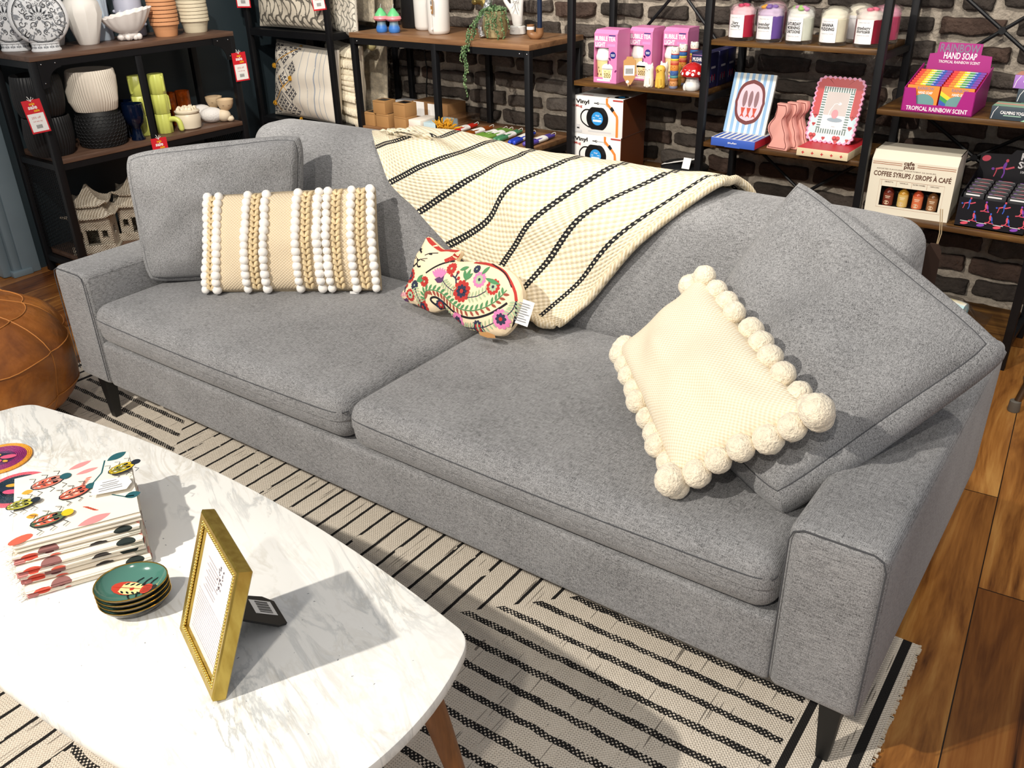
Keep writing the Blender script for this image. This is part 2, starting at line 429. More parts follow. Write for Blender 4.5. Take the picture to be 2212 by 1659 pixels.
def rug_mat():
    g = NT('flatweave_black_and_ecru', .95); o = g.tc.outputs['Object']; x, y, z = g.sep(o)
    wob = g.noise(o, 26, 2); wb = g.math('MULTIPLY', g.math('SUBTRACT', wob, .5), .012)
    u = x; v = g.math('ADD', y, wb)
    inA = g.math('LESS_THAN', g.math('ABSOLUTE', u), g.math('MULTIPLY', g.math('ABSOLUTE', y), .98))
    def lines(c, p, wd, ofs=0.):
        f = g.math('ABSOLUTE', g.math('SUBTRACT', g.math('FRACT', g.math('DIVIDE', g.math('ADD', c, ofs), p)), .5)); return g.math('LESS_THAN', f, wd/p/2)
    uu = g.math('ADD', u, g.math('MULTIPLY', wb, .35))
    LA = lines(uu, .0605, .0085); LB = lines(v, .0605, .0165, .012)
    # the cross stripes are woven of small beads, the lengthwise ones partly broken
    bead = g.math('GREATER_THAN', g.math('ADD', g.math('MULTIPLY', g.math('SINE', g.math('MULTIPLY', x, 620)), g.math('SINE', g.math('MULTIPLY', y, 620))), g.math('MULTIPLY', g.noise(o, 34, 2), 2.1)), .62)
    LB = g.math('MULTIPLY', LB, bead)
    brk = g.math('GREATER_THAN', g.noise(g.mapping(o, scale=(18, 9, 1)), 1.5, 2), .34); LA = g.math('MULTIPLY', LA, brk)
    body = g.math('ADD', g.math('MULTIPLY', inA, LA), g.math('MULTIPLY', g.math('SUBTRACT', 1, inA), LB))
    inside = g.math('LESS_THAN', g.math('ABSOLUTE', x), 1.275)
    body = g.math('MULTIPLY', body, inside)
    ax = g.math('ABSOLUTE', x); bo = 0
    for c0, hw in ((1.292, .008), (1.345, .006), (1.401, .009)):
        bo = g.math('ADD', bo, g.math('LESS_THAN', g.math('ABSOLUTE', g.math('SUBTRACT', ax, c0)), hw))
    blk = g.math('MINIMUM', g.math('ADD', body, bo), 1)
    # small dark pin dots and dashes of the weave
    dot = g.math('GREATER_THAN', g.math('MULTIPLY', g.math('SINE', g.math('MULTIPLY', g.math('ADD', x, y), 560)), g.math('SINE', g.math('MULTIPLY', g.math('SUBTRACT', x, y), 560))), .72)
    da = g.mapping(o, scale=(260, 9, 1)); db = g.mapping(o, scale=(9, 260, 1))
    dsh = g.math('GREATER_THAN', g.noise(da, 1, 0), .70)
    area = g.math('GREATER_THAN', g.noise(g.mapping(o, scale=(22, 4, 1)), 1, 1), .52)
    fine = g.math('MINIMUM', g.math('ADD', g.math('MULTIPLY', dot, g.math('SUBTRACT', 1.0, g.math('MULTIPLY', area, .6))), g.math('MULTIPLY', dsh, area)), 1)
    base = g.mix(g.noise(o, 300, 2), '#cdc0ad', '#efe6d7')
    c = g.mix(g.math('MULTIPLY', fine, .75), base, '#4a423a'); g.col(g.mix(blk, c, '#14110f'))
    rib = g.math('MULTIPLY', g.math('SINE', g.math('MULTIPLY', y, 900)), g.math('SINE', g.math('MULTIPLY', x, 900)))
    g.bump(g.math('ADD', rib, g.math('MULTIPLY', blk, .8)), .5, .0018); return g.m
def marble_mat():
    g = NT('white_marble', .18); o = g.mapping(g.tc.outputs['Object'], rot=(0, 0, 1.95))
    wv = g.noise(g.mapping(o, scale=(5.5, 1.3, 1)), 2.6, 6, .62, .8)
    vein = g.math('SUBTRACT', 1, g.math('MULTIPLY', g.math('ABSOLUTE', g.math('SUBTRACT', wv, .5)), 24), clamp=True)
    wv2 = g.noise(g.mapping(o, loc=(3, 1, 0), scale=(6, 1.8, 1)), 3.2, 5, .6, 1.2)
    vein2 = g.math('SUBTRACT', 1, g.math('MULTIPLY', g.math('ABSOLUTE', g.math('SUBTRACT', wv2, .48)), 20), clamp=True)
    msk = g.math('SUBTRACT', g.math('MULTIPLY', g.noise(o, 3.1, 2), 3.2), 1.25, clamp=True); msk2 = g.math('SUBTRACT', g.math('MULTIPLY', g.noise(g.mapping(o, loc=(7, 2, 0)), 3.5, 2), 3), 1.2, clamp=True)
    c = g.mix(g.math('MULTIPLY', g.math('MULTIPLY', vein, msk), .62), '#f6f5f0', '#868e92')
    c = g.mix(g.math('MULTIPLY', g.math('MULTIPLY', vein2, msk2), .55), c, '#b5a98f')
    fl = g.math('GREATER_THAN', g.noise(o, 120, 1), .80)
    g.col(g.mix(g.math('MULTIPLY', fl, .7), c, '#6d7076')); g.b.inputs['Specular IOR Level'].default_value = .45; return g.m
def leather_mat():
    g = NT('tan_leather', .38); o = g.tc.outputs['Object']
    n = g.noise(o, 5, 4, .6, .6); f = g.noise(o, 90, 3)
    g.col(g.ramp(n, [(.3, '#6b3a14'), (.5, '#96571f'), (.68, '#b5712f')]))
    g.bump(g.math('ADD', g.math('MULTIPLY', g.noise(o, 9, 3, .5, .5), 1.), g.math('MULTIPLY', f, .08)), .45, .02); return g.m
M_WHITE = mat('white_paper', '#f2f1ee', .6, var=(8, .02)); M_INK = mat('black_ink', '#101012', .6); M_RED = mat('red_print', '#c8202a', .5)
M_YEL = mat('yellow_print', '#f2c318', .5); M_GREYINK = mat('grey_ink', '#8b8b8e', .6); M_CREAM = mat('cream_print', '#efe3c8', .6)

# ---------------------------------------------------------------- room
mb = MB(); mb.grid([[(x, y, 0) for x in (-3.2, 4.2)] for y in (-4, 2.44)]); struct(mb.build('floor', floor_mat()))
def brick_wall():
    mb = MB(); X0, X1, Z1 = -1.56, 4.0, 1.75; H, Lb = .0835, .232
    m = [mat('brick_grey_brown', '#4e4640', .9, bump=(70, 1., .010), var=(22, .38)), mat('brick_dark', '#39322d', .9, bump=(70, 1., .010), var=(14, .3)),
         mat('brick_red_brown', '#47372f', .9, bump=(70, 1., .010), var=(14, .3)), mat('brick_grey', '#5d5650', .9, bump=(70, 1., .010), var=(14, .25)),
         mat('lime_mortar', '#a1978a', .95, bump=(55, 1., .012), var=(26, .25))]
    rows = []
    nx, nz = 280, 120
    for j in range(nz+1):
        z = Z1*j/nz; row = []
        for i in range(nx+1):
            x = lerp(X0, X1, i/nx); d = noise.noise(Vector((x*9, z*9, 3)))*.008+noise.noise(Vector((x*38, z*38, 5)))*.008+noise.noise(Vector((x*90, z*90, 7)))*.002
            row.append((x, 2.418+d, z))
        rows.append(row)
    mb.grid(rows, None, 4)
    r = random.Random(5); k = 0
    while k*H < Z1:
        x = X0-r.random()*.2-(k % 2)*Lb/2; z = k*H+H/2
        while x < X1:
            l = Lb*r.choice((1, 1, 1, .93, .55, 1.04)); c = (x+l/2, z+r.uniform(-.004, .004)); hw = l/2-.0095-r.random()*.009; hh = H/2-.010-r.random()*.010; sd = r.random()*50
            def fn(P, c=c, sd=sd):
                q = Vector((P.x*16+sd, P.z*16, sd)); a = noise.noise(q)*.009+noise.noise(q*3.1)*.004; b = noise.noise(q+Vector((9, 9, 9)))*.009+noise.noise(q*3.3)*.004
                return Vector((P.x+c[0]+a, P.y+noise.noise(q*2.2)*.006, P.z+c[1]+b))
            if c[0] > X0-.1:
                softbox(mb, (hw, .02, hh), .009, 7, M=T(0, 2.412+r.uniform(-.006, .004), 0), mi=r.choice((0, 0, 1, 2, 3, 0, 1) if c[0] < 1.2 else (0, 1, 1, 2, 2, 1)), fn=fn, k=2)
            x += l
        k += 1
    mb.grid([[(X0, 2.43, Z1), (X1, 2.43, Z1)], [(X0, 2.43, 3), (X1, 2.43, 3)]], None, 4)
    return mb.build('wall_back', m, ang=60)
struct(brick_wall())
M_NAVYW = mat('dark_blue_green_paint', '#28343a', .55, var=(3, .05)); M_GREYT = mat('slate_trim_paint', '#72828b', .4)
mb = MB(); mb.box((-1.60, 1.535, 1.5), (.06, 1.82, 3)); struct(mb.build('wall_left', M_NAVYW))
mb = MB(); mb.box((-1.605, .580, 1.5), (.13, .085, 3), .006); mb.box((-1.60, .520, 1.5), (.11, .04, 3), .012); mb.box((-1.605, .480, 1.5), (.085, .045, 3), .012)
mb.box((-1.555, .535, .014), (.05, .09, .028), .004); struct(mb.build('trim_1', M_GREYT))
def hexdoor():
    g = NT('white_hexagon_glass', .25); o = g.tc.outputs['Object']; x, y, z = g.sep(o)
    a = g.math('LESS_THAN', g.math('ABSOLUTE', g.math('SUBTRACT', g.math('FRACT', g.math('MULTIPLY', z, 16)), .5)), .04)
    g.col(g.mix(g.math('MULTIPLY', a, .3), '#eceeef', '#a9adb0')); return g.m
mb = MB(); mb.box((-1.63, -.02, 1.1), (.04, .95, 2.2), .004); struct(mb.build('door_1', hexdoor()))
mb = MB(); mb.box((-1.62, -1.6, 1.5), (.05, 2.1, 3)); struct(mb.build('wall_front', M_NAVYW))

# ---------------------------------------------------------------- rug
mb = MB()
rows = []
for j in range(61):
    yy = lerp(-1.30, 1.03, j/60); row = []
    for i in range(61):
        xx = lerp(-1.425, 1.425, i/60); row.append((xx, yy, .008+.0015*noise.noise(Vector((xx*6, yy*6, 1)))))
    rows.append(row)
mb.grid(rows); e = [(-1.425, -1.30), (1.425, -1.30), (1.425, 1.03), (-1.425, 1.03)]
for i in range(4):
    a, b = e[i], e[(i+1) % 4]; mb.add([(a[0], a[1], 0), (b[0], b[1], 0), (b[0], b[1], .008), (a[0], a[1], .008)], [(0, 1, 2, 3)])
rug = mb.build('rug', rug_mat()); rug.location = (1.02, -.57, .001); rug.rotation_euler = (0, 0, .03)
tag(rug, 'flatwoven ecru rug with black line pattern lying under the sofa and coffee table', 'rug')
fr = MB()
mb_=None
for i in range(330):
    y = lerp(-1.29, 1.03, i/329)
    for sx in (1,):
        l = .003+rnd.random()*.005; fr.box((sx*(1.425+l/2), y+rnd.uniform(-.003, .003), .004), (l, .005, .005))
mat('rug_fringe', '#d6cbb8', .95); fo = fr.build('fringe', _MC['rug_fringe'], rug); fo['label'] = 'short cream fringe along the end of the rug'; fo['kind'] = 'stuff'

# ---------------------------------------------------------------- sofa
SA = .0235
sofa = thing('sofa', 'long grey tweed sofa with wide square arms on black legs', 'sofa', (0, 0, 0), SA)
W, A, HA, HB, H0 = 2.4, .162, .529, .315, .170
mb = MB(); softbox(mb, (W/2-A+.003, .46, (HB-H0)/2), .012, 8, M=T(W/2, .465, (HB+H0)/2)); mb.build('base', M_SOFA, sofa)
for x0 in (0, W-A):
    mb = MB(); softbox(mb, (A/2, .475, (HA-H0)/2), .022, 10, (0, 0, .004, 0, .004, 0), M=T(x0+A/2, .473, (HA+H0)/2), k=4); arm = mb.build('arm', M_SOFA, sofa)
    p = [(x0+.004, -.0012, H0+.02), (x0+.004, -.003, HA-.03), (x0+.010, -.003, HA-.012), (x0+.026, -.003, HA-.004), (x0+A-.026, -.003, HA-.004), (x0+A-.010, -.003, HA-.012), (x0+A-.004, -.003, HA-.03), (x0+A-.004, -.003, H0+.02)]
    mb = MB(); mb.tube([(a, -.0012, c) for a, b, c in p], .0014, 6); mb.build('piping', M_PIPE, arm)
mb = MB(); softbox(mb, (W/2-.01, .055, .18), .03, 8, M=T(W/2, .89, .36)); mb.build('back_frame', M_SOFA, sofa)
xm = 1.206
for xa, xb in ((A+.004, xm-.002), (xm+.002, W-A-.004)):
    hw = (xb-xa)/2
    def f(P, hw=hw):
        if P.y < -.2 and P.z < 0: P.y += .004
        return P
    mb = MB(); softbox(mb, (hw, .345, .062), .045, 12, (.0, .0, 0, .012, .022, 0), M=T((xa+xb)/2, .335, HB+.064), fn=f, k=5); c = mb.build('seat_cushion', M_SOFA, sofa)
    for zz in (.024,):
        pts = [(xa+hw+sx*(hw-.004), y, HB+.064+zz) for sx, y in ((-1, .5), (-1, .05), (-.97, .004))]+[(xa+hw*(1+t), -.0088-.0115*(1-t*t), HB+.064+zz) for t in (-.9, -.6, -.3, 0, .3, .6, .9)]+[(xa+hw+sx*(hw-.004), y, HB+.064+zz) for sx, y in ((.97, .004), (1, .05), (1, .5))]
        mb = MB(); mb.tube(smoothpts(pts, 4), .0012, 6); mb.build('piping', M_PIPE, c)
def backcush(xa0, xb0, xa1, xb1, dz=0.):
    hx_, hy, hz = .5, .095, .213
    def f(P):
        t = (P.z+hz)/(2*hz); u = (P.x+hx_)/(2*hx_)
        xa, xb = lerp(xa0, xa1, t), lerp(xb0, xb1, t)
        sag = .012*noise.noise(Vector((u*3+xa0, t*2, 1)))
        return Vector((lerp(xa, xb, u), P.y+.715+.085*t-.0, (P.z+hz)*(1+dz)+.407+sag))
    mb = MB(); softbox(mb, (hx_, hy, hz), .06, 14, (0, 0, .02, .022, .010, 0), fn=f, k=5); c = mb.build('back_cushion', M_SOFA, sofa)
    return c
backcush(.165, 1.19, .085, 1.19, -.028); backcush(1.20, 2.232, 1.20, 2.205, -.075)
for x in (.05, W-.05):
    for y in (.05, .88):
        mb = MB(); s1, s2 = .021, .011
        mb.grid([[(x+a*q*1., y+b*q, z) for a, b in ((-1, -1), (1, -1), (1, 1), (-1, 1))] for q, z in ((s2, .0105), (s1, H0+.002))], cu=True)
        mb.add([(x+a*s2, y+b*s2, .0105) for a, b in ((-1, -1), (1, -1), (1, 1), (-1, 1))], [(3, 2, 1, 0)]); mb.build('leg', M_BLACKLEG, sofa)
# ---------------------------------------------------------------- loose cushions on the sofa
def plain_pillow(q, Tk, e, label, seed, pinch=.035, cr=.075):
    t = thing('throw_pillow', label, 'pillow', Vector(q[0])); o = Vector(q[0]); P = Pillow([Vector(p)-o for p in q], Tk, e, pinch, 2.6, .42, seed, .007, cr)
    P.mesh(N=32).build('cover', M_SOFA, t, 60)
    for sd in (1, -1):
        mb = MB(); mb.tube(P.seam(sd, 16), .0014, 6, closed=True); mb.build('piping', M_PIPE, t)
    return t
plain_pillow([(.180, .195, .458), (.508, .498, .46), (.50, .585, .856), (.112, .245, .816)], .075, .02, 'large plain grey tweed pillow leaning in the left corner of the sofa', 3)
plain_pillow([(2.182, .18, .468), (2.42, .512, .70), (1.956, .715, .882), (1.80, .43, .475)], .085, .034, 'large plain grey tweed pillow slumped over the right arm of the sofa', 8, .03, .045)

# knitted throw over the back
def throw_mat():
    g = NT('cream_knit_with_black_stripes', .95); uv = g.tc.outputs['UV']; x, y, z = g.sep(uv)
    sx = g.math('SINE', g.math('MULTIPLY', x, 2*PI*5.5)); sy = g.math('SINE', g.math('MULTIPLY', y, 2*PI*56)); h = g.math('ADD', g.math('MULTIPLY', g.math('MULTIPLY', sx, sy), .5), .5)
    n = g.noise(g.tc.outputs['Object'], 300, 2); h2 = g.math('ADD', g.math('MULTIPLY', h, .8), g.math('MULTIPLY', n, .35))
    base = g.mix(h2, '#cbbb96', '#f6ecd6')
    fr = g.math('FRACT', g.math('ADD', x, .5)); d = g.math('ABSOLUTE', g.math('SUBTRACT', fr, .5)); st = g.math('LESS_THAN', g.math('ADD', d, g.math('MULTIPLY', g.math('SINE', g.math('MULTIPLY', y, 2*PI*112)), .012)), .078)
    kn = g.math('SUBTRACT', 1, g.math('MULTIPLY', g.math('LESS_THAN', d, .028), g.math('GREATER_THAN', g.math('SINE', g.math('MULTIPLY', y, 2*PI*90)), .35)))
    inr = g.math('MULTIPLY', g.math('GREATER_THAN', x, .5), g.math('LESS_THAN', x, 7.5))
    g.col(g.mix(g.math('MULTIPLY', g.math('MULTIPLY', st, kn), inr), base, '#17181c')); g.bump(h2, .9, .004); return g.m
TH = [
[[0.648, 0.745, 0.85], [0.681, 0.745, 0.853], [0.718, 0.745, 0.855], [0.752, 0.745, 0.856]] ,
[[0.695, 0.709, 0.814], [0.737, 0.742, 0.829], [0.843, 0.745, 0.858], [0.909, 0.745, 0.856]] ,
[[0.783, 0.658, 0.734], [0.902, 0.67, 0.796], [0.962, 0.725, 0.821], [1.04, 0.745, 0.849]] ,
[[0.897, 0.644, 0.667], [1.044, 0.663, 0.762], [1.122, 0.706, 0.813], [1.172, 0.745, 0.838]] ,
[[1.013, 0.63, 0.594], [1.141, 0.647, 0.678], [1.206, 0.667, 0.78], [1.316, 0.745, 0.839]] ,
[[1.168, 0.613, 0.512], [1.231, 0.635, 0.618], [1.305, 0.655, 0.72], [1.451, 0.745, 0.839]] ,
[[1.266, 0.601, 0.449], [1.351, 0.634, 0.615], [1.439, 0.659, 0.741], [1.591, 0.745, 0.837]] ,
[[1.36, 0.597, 0.43], [1.449, 0.626, 0.574], [1.544, 0.652, 0.707], [1.706, 0.745, 0.845]] ,
[[1.424, 0.596, 0.424], [1.486, 0.621, 0.548], [1.596, 0.652, 0.704], [1.73, 0.745, 0.835]] ]
throw = thing('throw_blanket', 'cream knitted throw with black stripes draped over the sofa back', 'blanket', (0, 0, 0), SA)
def build_throw():
    ctl = []
    for k, r in enumerate(TH):
        r = [Vector(p)+V(0, -.012, .002) for p in r]
        if k <= 1: r = [p+V(0, -.006, .004) for p in r]
        if k >= 6: r[0].y -= .03; r[0].z = max(r[0].z+.045, .47)
        t = r[-1]; ex = .012*k
        r += [V(t.x-.012+ex*.3, .795, t.z+.001), V(t.x-.03+ex*.5, .86, t.z-.012), V(t.x-.05+ex, .905, t.z-.07), V(t.x-.06+ex, .915, t.z-.22)]
        ctl.append(smoothpts(r, 7))
    n = len(ctl[0]); cols = [smoothpts([ctl[k][j] for k in range(len(ctl))], 7) for j in range(n)]; nk = len(cols[0])
    rows = [[cols[j][i] for j in range(n)] for i in range(nk)]
    L = [0]
    for j in range(1, n): L.append(L[-1]+(rows[nk//2][j]-rows[nk//2][j-1]).length)
    uv = [[(i/7, L[j]) for j in range(n)] for i in range(nk)]
    for i in range(nk):
        for j in range(n):
            p = rows[i][j]; p.y += .006*noise.noise(Vector((i*.18, j*.25, 2))); p.z += .004*noise.noise(Vector((i*.25, j*.2, 7)))
    def nor(i, j):
        a = rows[min(i+1, nk-1)][j]-rows[max(i-1, 0)][j]; b = rows[i][min(j+1, n-1)]-rows[i][max(j-1, 0)]; q = a.cross(b); return q.normalized() if q.length > 1e-9 else V(0, -1, 0)
    back = [[rows[i][j]-nor(i, j)*.009 for j in range(n)] for i in range(nk)]
    mb = MB(); mb.grid(rows, uv=uv); mb.grid([r[::-1] for r in back], uv=[r[::-1] for r in uv])
    ring = [(0, j) for j in range(n)]+[(i, n-1) for i in range(1, nk)]+[(nk-1, j) for j in range(n-2, -1, -1)]+[(i, 0) for i in range(nk-2, 0, -1)]
    mb.grid([[rows[i][j] for i, j in ring], [back[i][j] for i, j in ring]], cu=True, uv=[[uv[i][j] for i, j in ring]]*2)
    mb.build('knit_panel', throw_mat(), throw, 180)
    m = knit('cream_rope_knit', '#fbf1dc', '#c4b08a', 90, 90, .003, 'Object')
    e = [rows[nk-1][j]+V(.004, -.004, 0) for j in range(n)]; mb = MB(); mb.tube([p-V(0, -.004, .0) for p in e], [.004, .007]+[.009]*4+[.011]*(n-6), 10); mb.build('knit_border', m, throw, 180)
    mb = MB(); b0 = [rows[i][0]+V(0, -.012, .004) for i in range(38, nk)]; mb.tube([p+V(0, .004*math.sin(i*1.3), 0) for i, p in enumerate(b0)], [.005, .009]+[.013]*(len(b0)-4)+[.010, .006], 10); mb.build('knit_border', m, throw, 180)
    mu = mat('mustard_yarn', '#c8921c', .9, var=(60, .2)); mb = MB(); c = rows[3][n-12]+V(.02, 0, .02)
    r = random.Random(4)
    for i in range(90):
        a, b = r.uniform(0, 2*PI), r.uniform(0, 1.2); d = V(math.cos(a)*math.sin(b), math.sin(a)*math.sin(b), math.cos(b)); l = r.uniform(.025, .042); s = c+V(r.uniform(-.02, .03), r.uniform(-.008, .008), -.01)
        mb.tube([s, s+d*l*.6, s+d*l+V(0, 0, -.004)], .0016, 4)
    mb.build('tassel', mu, throw, 60, 'mustard yellow yarn tassel')
build_throw()

# cream lumbar pillow with wool beads
def lumbar():
    q = [Vector(p) for p in ((.412, .226, .462), (.836, .527, .462), (.765, .606, .735), (.372, .318, .718))]; o = q[0].copy()
    t = thing('lumbar_pillow', 'long beige lumbar pillow with rows of white wool beads and braids', 'pillow', o)
    P = Pillow([p-o for p in q], .062, .008, .03, 2.4, .5, 5, .003, .02)
    P.mesh(N=34).build('cover', knit('beige_basket_weave', '#efe0c6', '#cdb794', 105, 120, .002), t, 60)
    wm = mat('white_wool', '#f6f2ec', .95, bump=(120, .35, .002), sheen=.3); bm_ = mat('beige_yarn', '#dcc69d', .95, bump=(160, .6, .003), var=(50, .15))
    for u in (-.985, -.836, -.476, -.254, .122, .365, .47, .746, .968):
        mb = MB()
        for i in range(14):
            v = -.97+1.94*i/13; p = P.S(u, v, .006); rr = .0132*(1+.10*rnd.uniform(-1, 1))
            mb.sphere(p, rr, 10, 7, sc=(1.02, 1, 1.0))
        mb.build('bead_row', wm, t, 180)
    for u in (-.905, -.365, .238, .582, .857):
        mb = MB()
        for i in range(17):
            v = -.93+1.86*i/16
            for s in (-1, 1):
                a = P.S(u+s*.036, v+.07, .004); b = P.S(u+s*.030, v+.01, .009); c = P.S(u+s*.004, v-.05, .006)
                mb.tube([a, b, c], [.0035, .0065, .003], 7)
        mb.build('braid', bm_, t, 180)
    mb = MB(); c = P.S(.72, -1, 0); mb.box((0, 0, 0), (.026, .0006, .008), M=Matrix.Translation(c+V(.005, -.012, -.004)) @ Matrix.Rotation(.6, 4, 'Z')); mb.build('sewn_label', M_WHITE, t)
lumbar()

# cat shaped pillow
def cat():
    d = V(.998, -.06, 0); w_ = V(.026, .422, .906); nrm = V(-.055, -.905, .423); O = V(1.0, .488, .474)
    A_ = ((.000283042, .0000700482, -.16692158), (.0000687819, -.000214369, .1934614))
    Z = lambda x, y: (A_[0][0]*x+A_[0][1]*y+A_[0][2], A_[1][0]*x+A_[1][1]*y+A_[1][2])
    out = [(530, 208), (575, 250), (640, 310), (715, 372), (800, 378), (880, 385), (930, 402), (918, 460), (880, 515), (960, 528), (1110, 535), (1300, 560), (1450, 625), (1560, 720), (1625, 850), (1635, 980), (1600, 1120), (1555, 1240), (1480, 1340), (1400, 1385), (1280, 1375), (1130, 1340), (1020, 1310), (930, 1240), (840, 1170), (760, 1085), (690, 1100), (590, 1125), (480, 1085), (380, 1030), (270, 1005), (205, 950), (205, 900), (270, 800), (320, 700), (350, 590), (370, 480), (410, 390), (460, 320), (500, 250)]
    pts = [Vector(Z(*p)) for p in out]; pl = [p.copy() for p in smoothpts([p.to_3d() for p in pts], 3, True)]; pl = [(p.x, p.y) for p in pl]
    seg = [(Vector(pl[i]), Vector(pl[(i+1) % len(pl)])) for i in range(len(pl))]
    def dist(x, y):
        q = Vector((x, y)); m = 9
        for a, b in seg:
            ab = b-a; t = max(0, min(1, (q-a).dot(ab)/max(ab.length_squared, 1e-12))); m = min(m, (q-a-ab*t).length)
        return m
    def ht(x, y):
        k = min(1, dist(x, y)/.07); return .006+.027*math.sqrt(max(0, 1-(1-k)**2))
    def fn(x, y, h, s=1):
        q = Vector((x, y)); ins = False; best = None
        for A, B in seg:
            if (A.y > y) != (B.y > y) and x < (B.x-A.x)*(y-A.y)/(B.y-A.y)+A.x: ins = not ins
        if not ins:
            for A, B in seg:
                ab = B-A; t_ = max(0, min(1, (q-A).dot(ab)/max(ab.length_squared, 1e-12))); c = A+ab*t_
                if best is None or (c-q).length < (best-q).length: best = c
            x, y = best
        return d*x+w_*y+nrm*(s*(ht(x, y)+h))
    t = thing('cat_pillow', 'cream cat shaped pillow embroidered with flowers lying against the throw', 'pillow', O)
    bm = bmesh.new(); f = bm.faces.new([bm.verts.new((x, y, 0)) for x, y in pl]); bmesh.ops.triangulate(bm, faces=[f])
    for _ in range(7):
        e = [x for x in bm.edges if x.calc_length() > .016]
        if not e: break
        bmesh.ops.subdivide_edges(bm, edges=e, cuts=1); bmesh.ops.triangulate(bm, faces=bm.faces[:]); bmesh.ops.beautify_fill(bm, faces=bm.faces[:], edges=[x for x in bm.edges if not x.is_boundary])
    bm.verts.index_update(); xy = [(v.co.x, v.co.y) for v in bm.verts]; fs = [tuple(v.index for v in q.verts) for q in bm.faces]; up = sum(q.normal.z for q in bm.faces) > 0; bm.free()
    if not up: fs = [x[::-1] for x in fs]
    mb = MB(); mb.add([fn(x, y, 0) for x, y in xy], fs); mb.add([fn(x, y, 0, -1) for x, y in xy], [x[::-1] for x in fs])
    mb.grid([[fn(x, y, 0) for x, y in pl], [fn(x, y, 0, -1) for x, y in pl]], cu=True)
    mb.build('cover', mat('peach_canvas', '#f3dcb8', .85, bump=(350, .3, .001), var=(10, .05)), t, 70)
    a = Art(fn, step=.00022); L = lambda ps: smoothpts([Vector(Z(*p)).to_3d() for p in ps], 6)
    red, pur, pk, gr, lg, nv, br = (mat('thread_'+n_, c, .8) for n_, c in (('red', '#b8322c'), ('plum', '#5a3560'), ('pink', '#e07fb0'), ('green', '#4f8a5a'), ('sage', '#a9bd97'), ('navy', '#2b3048'), ('brick', '#9a4a3a')))
    ink = mat('thread_black', '#15131a', .8); S = .00029
    def ln(ps, wpx, m): a.line([(p.x, p.y) for p in L(ps)], wpx*S, m)
    # face
    ln([(470, 360), (490, 385), (520, 420)], 20, ink); ln([(465, 358), (515, 372)], 10, ink); ln([(565, 452), (620, 430), (705, 425)], 9, ink); a.ell(*Z(490, 382), 18*S, 14*S, ink); a.ell(*Z(625, 438), 24*S, 9*S, ink)
    a.poly([Z(450, 480), Z(525, 495), Z(465, 545)], ink); ln([(468, 535), (440, 555), (395, 575), (392, 550)], 17, ink); ln([(460, 540), (480, 585), (520, 585)], 17, ink)
    ln([(400, 470), (440, 482)], 7, ink); ln([(415, 445), (452, 480)], 7, ink); ln([(520, 500), (600, 492)], 7, ink); ln([(520, 505), (575, 525)], 7, ink)
    ln([(590, 668), (680, 610), (780, 560), (880, 522)], 16, ink)
    ln([(545, 215), (600, 290), (715, 378), (800, 385), (915, 405), (890, 470), (800, 530)], 34, red)
    ln([(1110, 540), (1300, 580), (1450, 660), (1540, 780), (1590, 900), (1600, 1000)], 22, red); ln([(1300, 560), (1420, 640), (1500, 720), (1560, 850)], 10, ink); a.lay()
    ln([(760, 1095), (680, 1040), (640, 990), (660, 960), (720, 965), (820, 1050), (930, 1140), (1060, 1190), (1180, 1195), (1340, 1150), (1450, 1085), (1525, 1025)], 20, ink)
    ln([(1600, 1000), (1580, 1150), (1540, 1270), (1480, 1360)], 12, ink)
    def flower(x, y, r, m1, m2, mc, n=12):
        c = Z(x, y); a.k = 3; a.petals(*c, r*S, n, m1, .24, r*S*.35); a.lay(); a.petals(*c, r*S*.6, 8, m2, .3, r*S*.1, .2); a.lay(); a.ell(*c, r*S*.2, r*S*.2, mc, n=8)
    for x, y, r, m1, m2, mc in ((1025, 890, 105, red, nv, red), (885, 620, 58, red, red, lg), (575, 770, 52, red, red, lg), (365, 690, 75, red, nv, red), (1380, 845, 75, red, lg, nv), (1455, 1205, 90, pk, nv, red), (935, 1235, 85, pk, nv, red), (1185, 1310, 72, nv, red, lg), (740, 1045, 55, nv, red, lg), (510, 1070, 80, red, nv, red), (1180, 635, 40, nv, nv, lg), (445, 810, 50, nv, nv, lg), (375, 925, 60, red, lg, nv), (1225, 760, 75, pk, lg, nv)): flower(x, y, r, m1, m2, mc)
    for k in range(7):
        q = -2.2+k*.25; c = Z(750, 760); a.ell(c[0]+.022*math.cos(-q+.35), c[1]+.022*math.sin(-q+.35), .013, .0035, pk, -q+.35)
    a.poly([Z(700, 745), Z(815, 690), Z(800, 780), (Z(770, 790)), Z(735, 790)], pur); a.poly([Z(200, 940), Z(320, 960), Z(310, 1010), Z(240, 1000)], pur)
    for k in range(4): ln([(215+k*28, 940), (225+k*30, 890)], 12, pk)
    vine = [(570, 1000), (565, 930), (600, 880), (690, 875), (780, 910), (850, 980), (930, 1050), (1020, 1100), (1140, 1115), (1260, 1090), (1380, 1030), (1460, 960), (1520, 880)]
    ln(vine, 10, gr); vv = L(vine)
    for i in range(2, len(vv)-2, 3):
        p, q = vv[i], vv[i+1]; an = math.atan2(q.y-p.y, q.x-p.x)
        for s in (-1, 1): a.leaf(p.x, p.y, .019, .007, an+s*.9, gr if s > 0 else br)
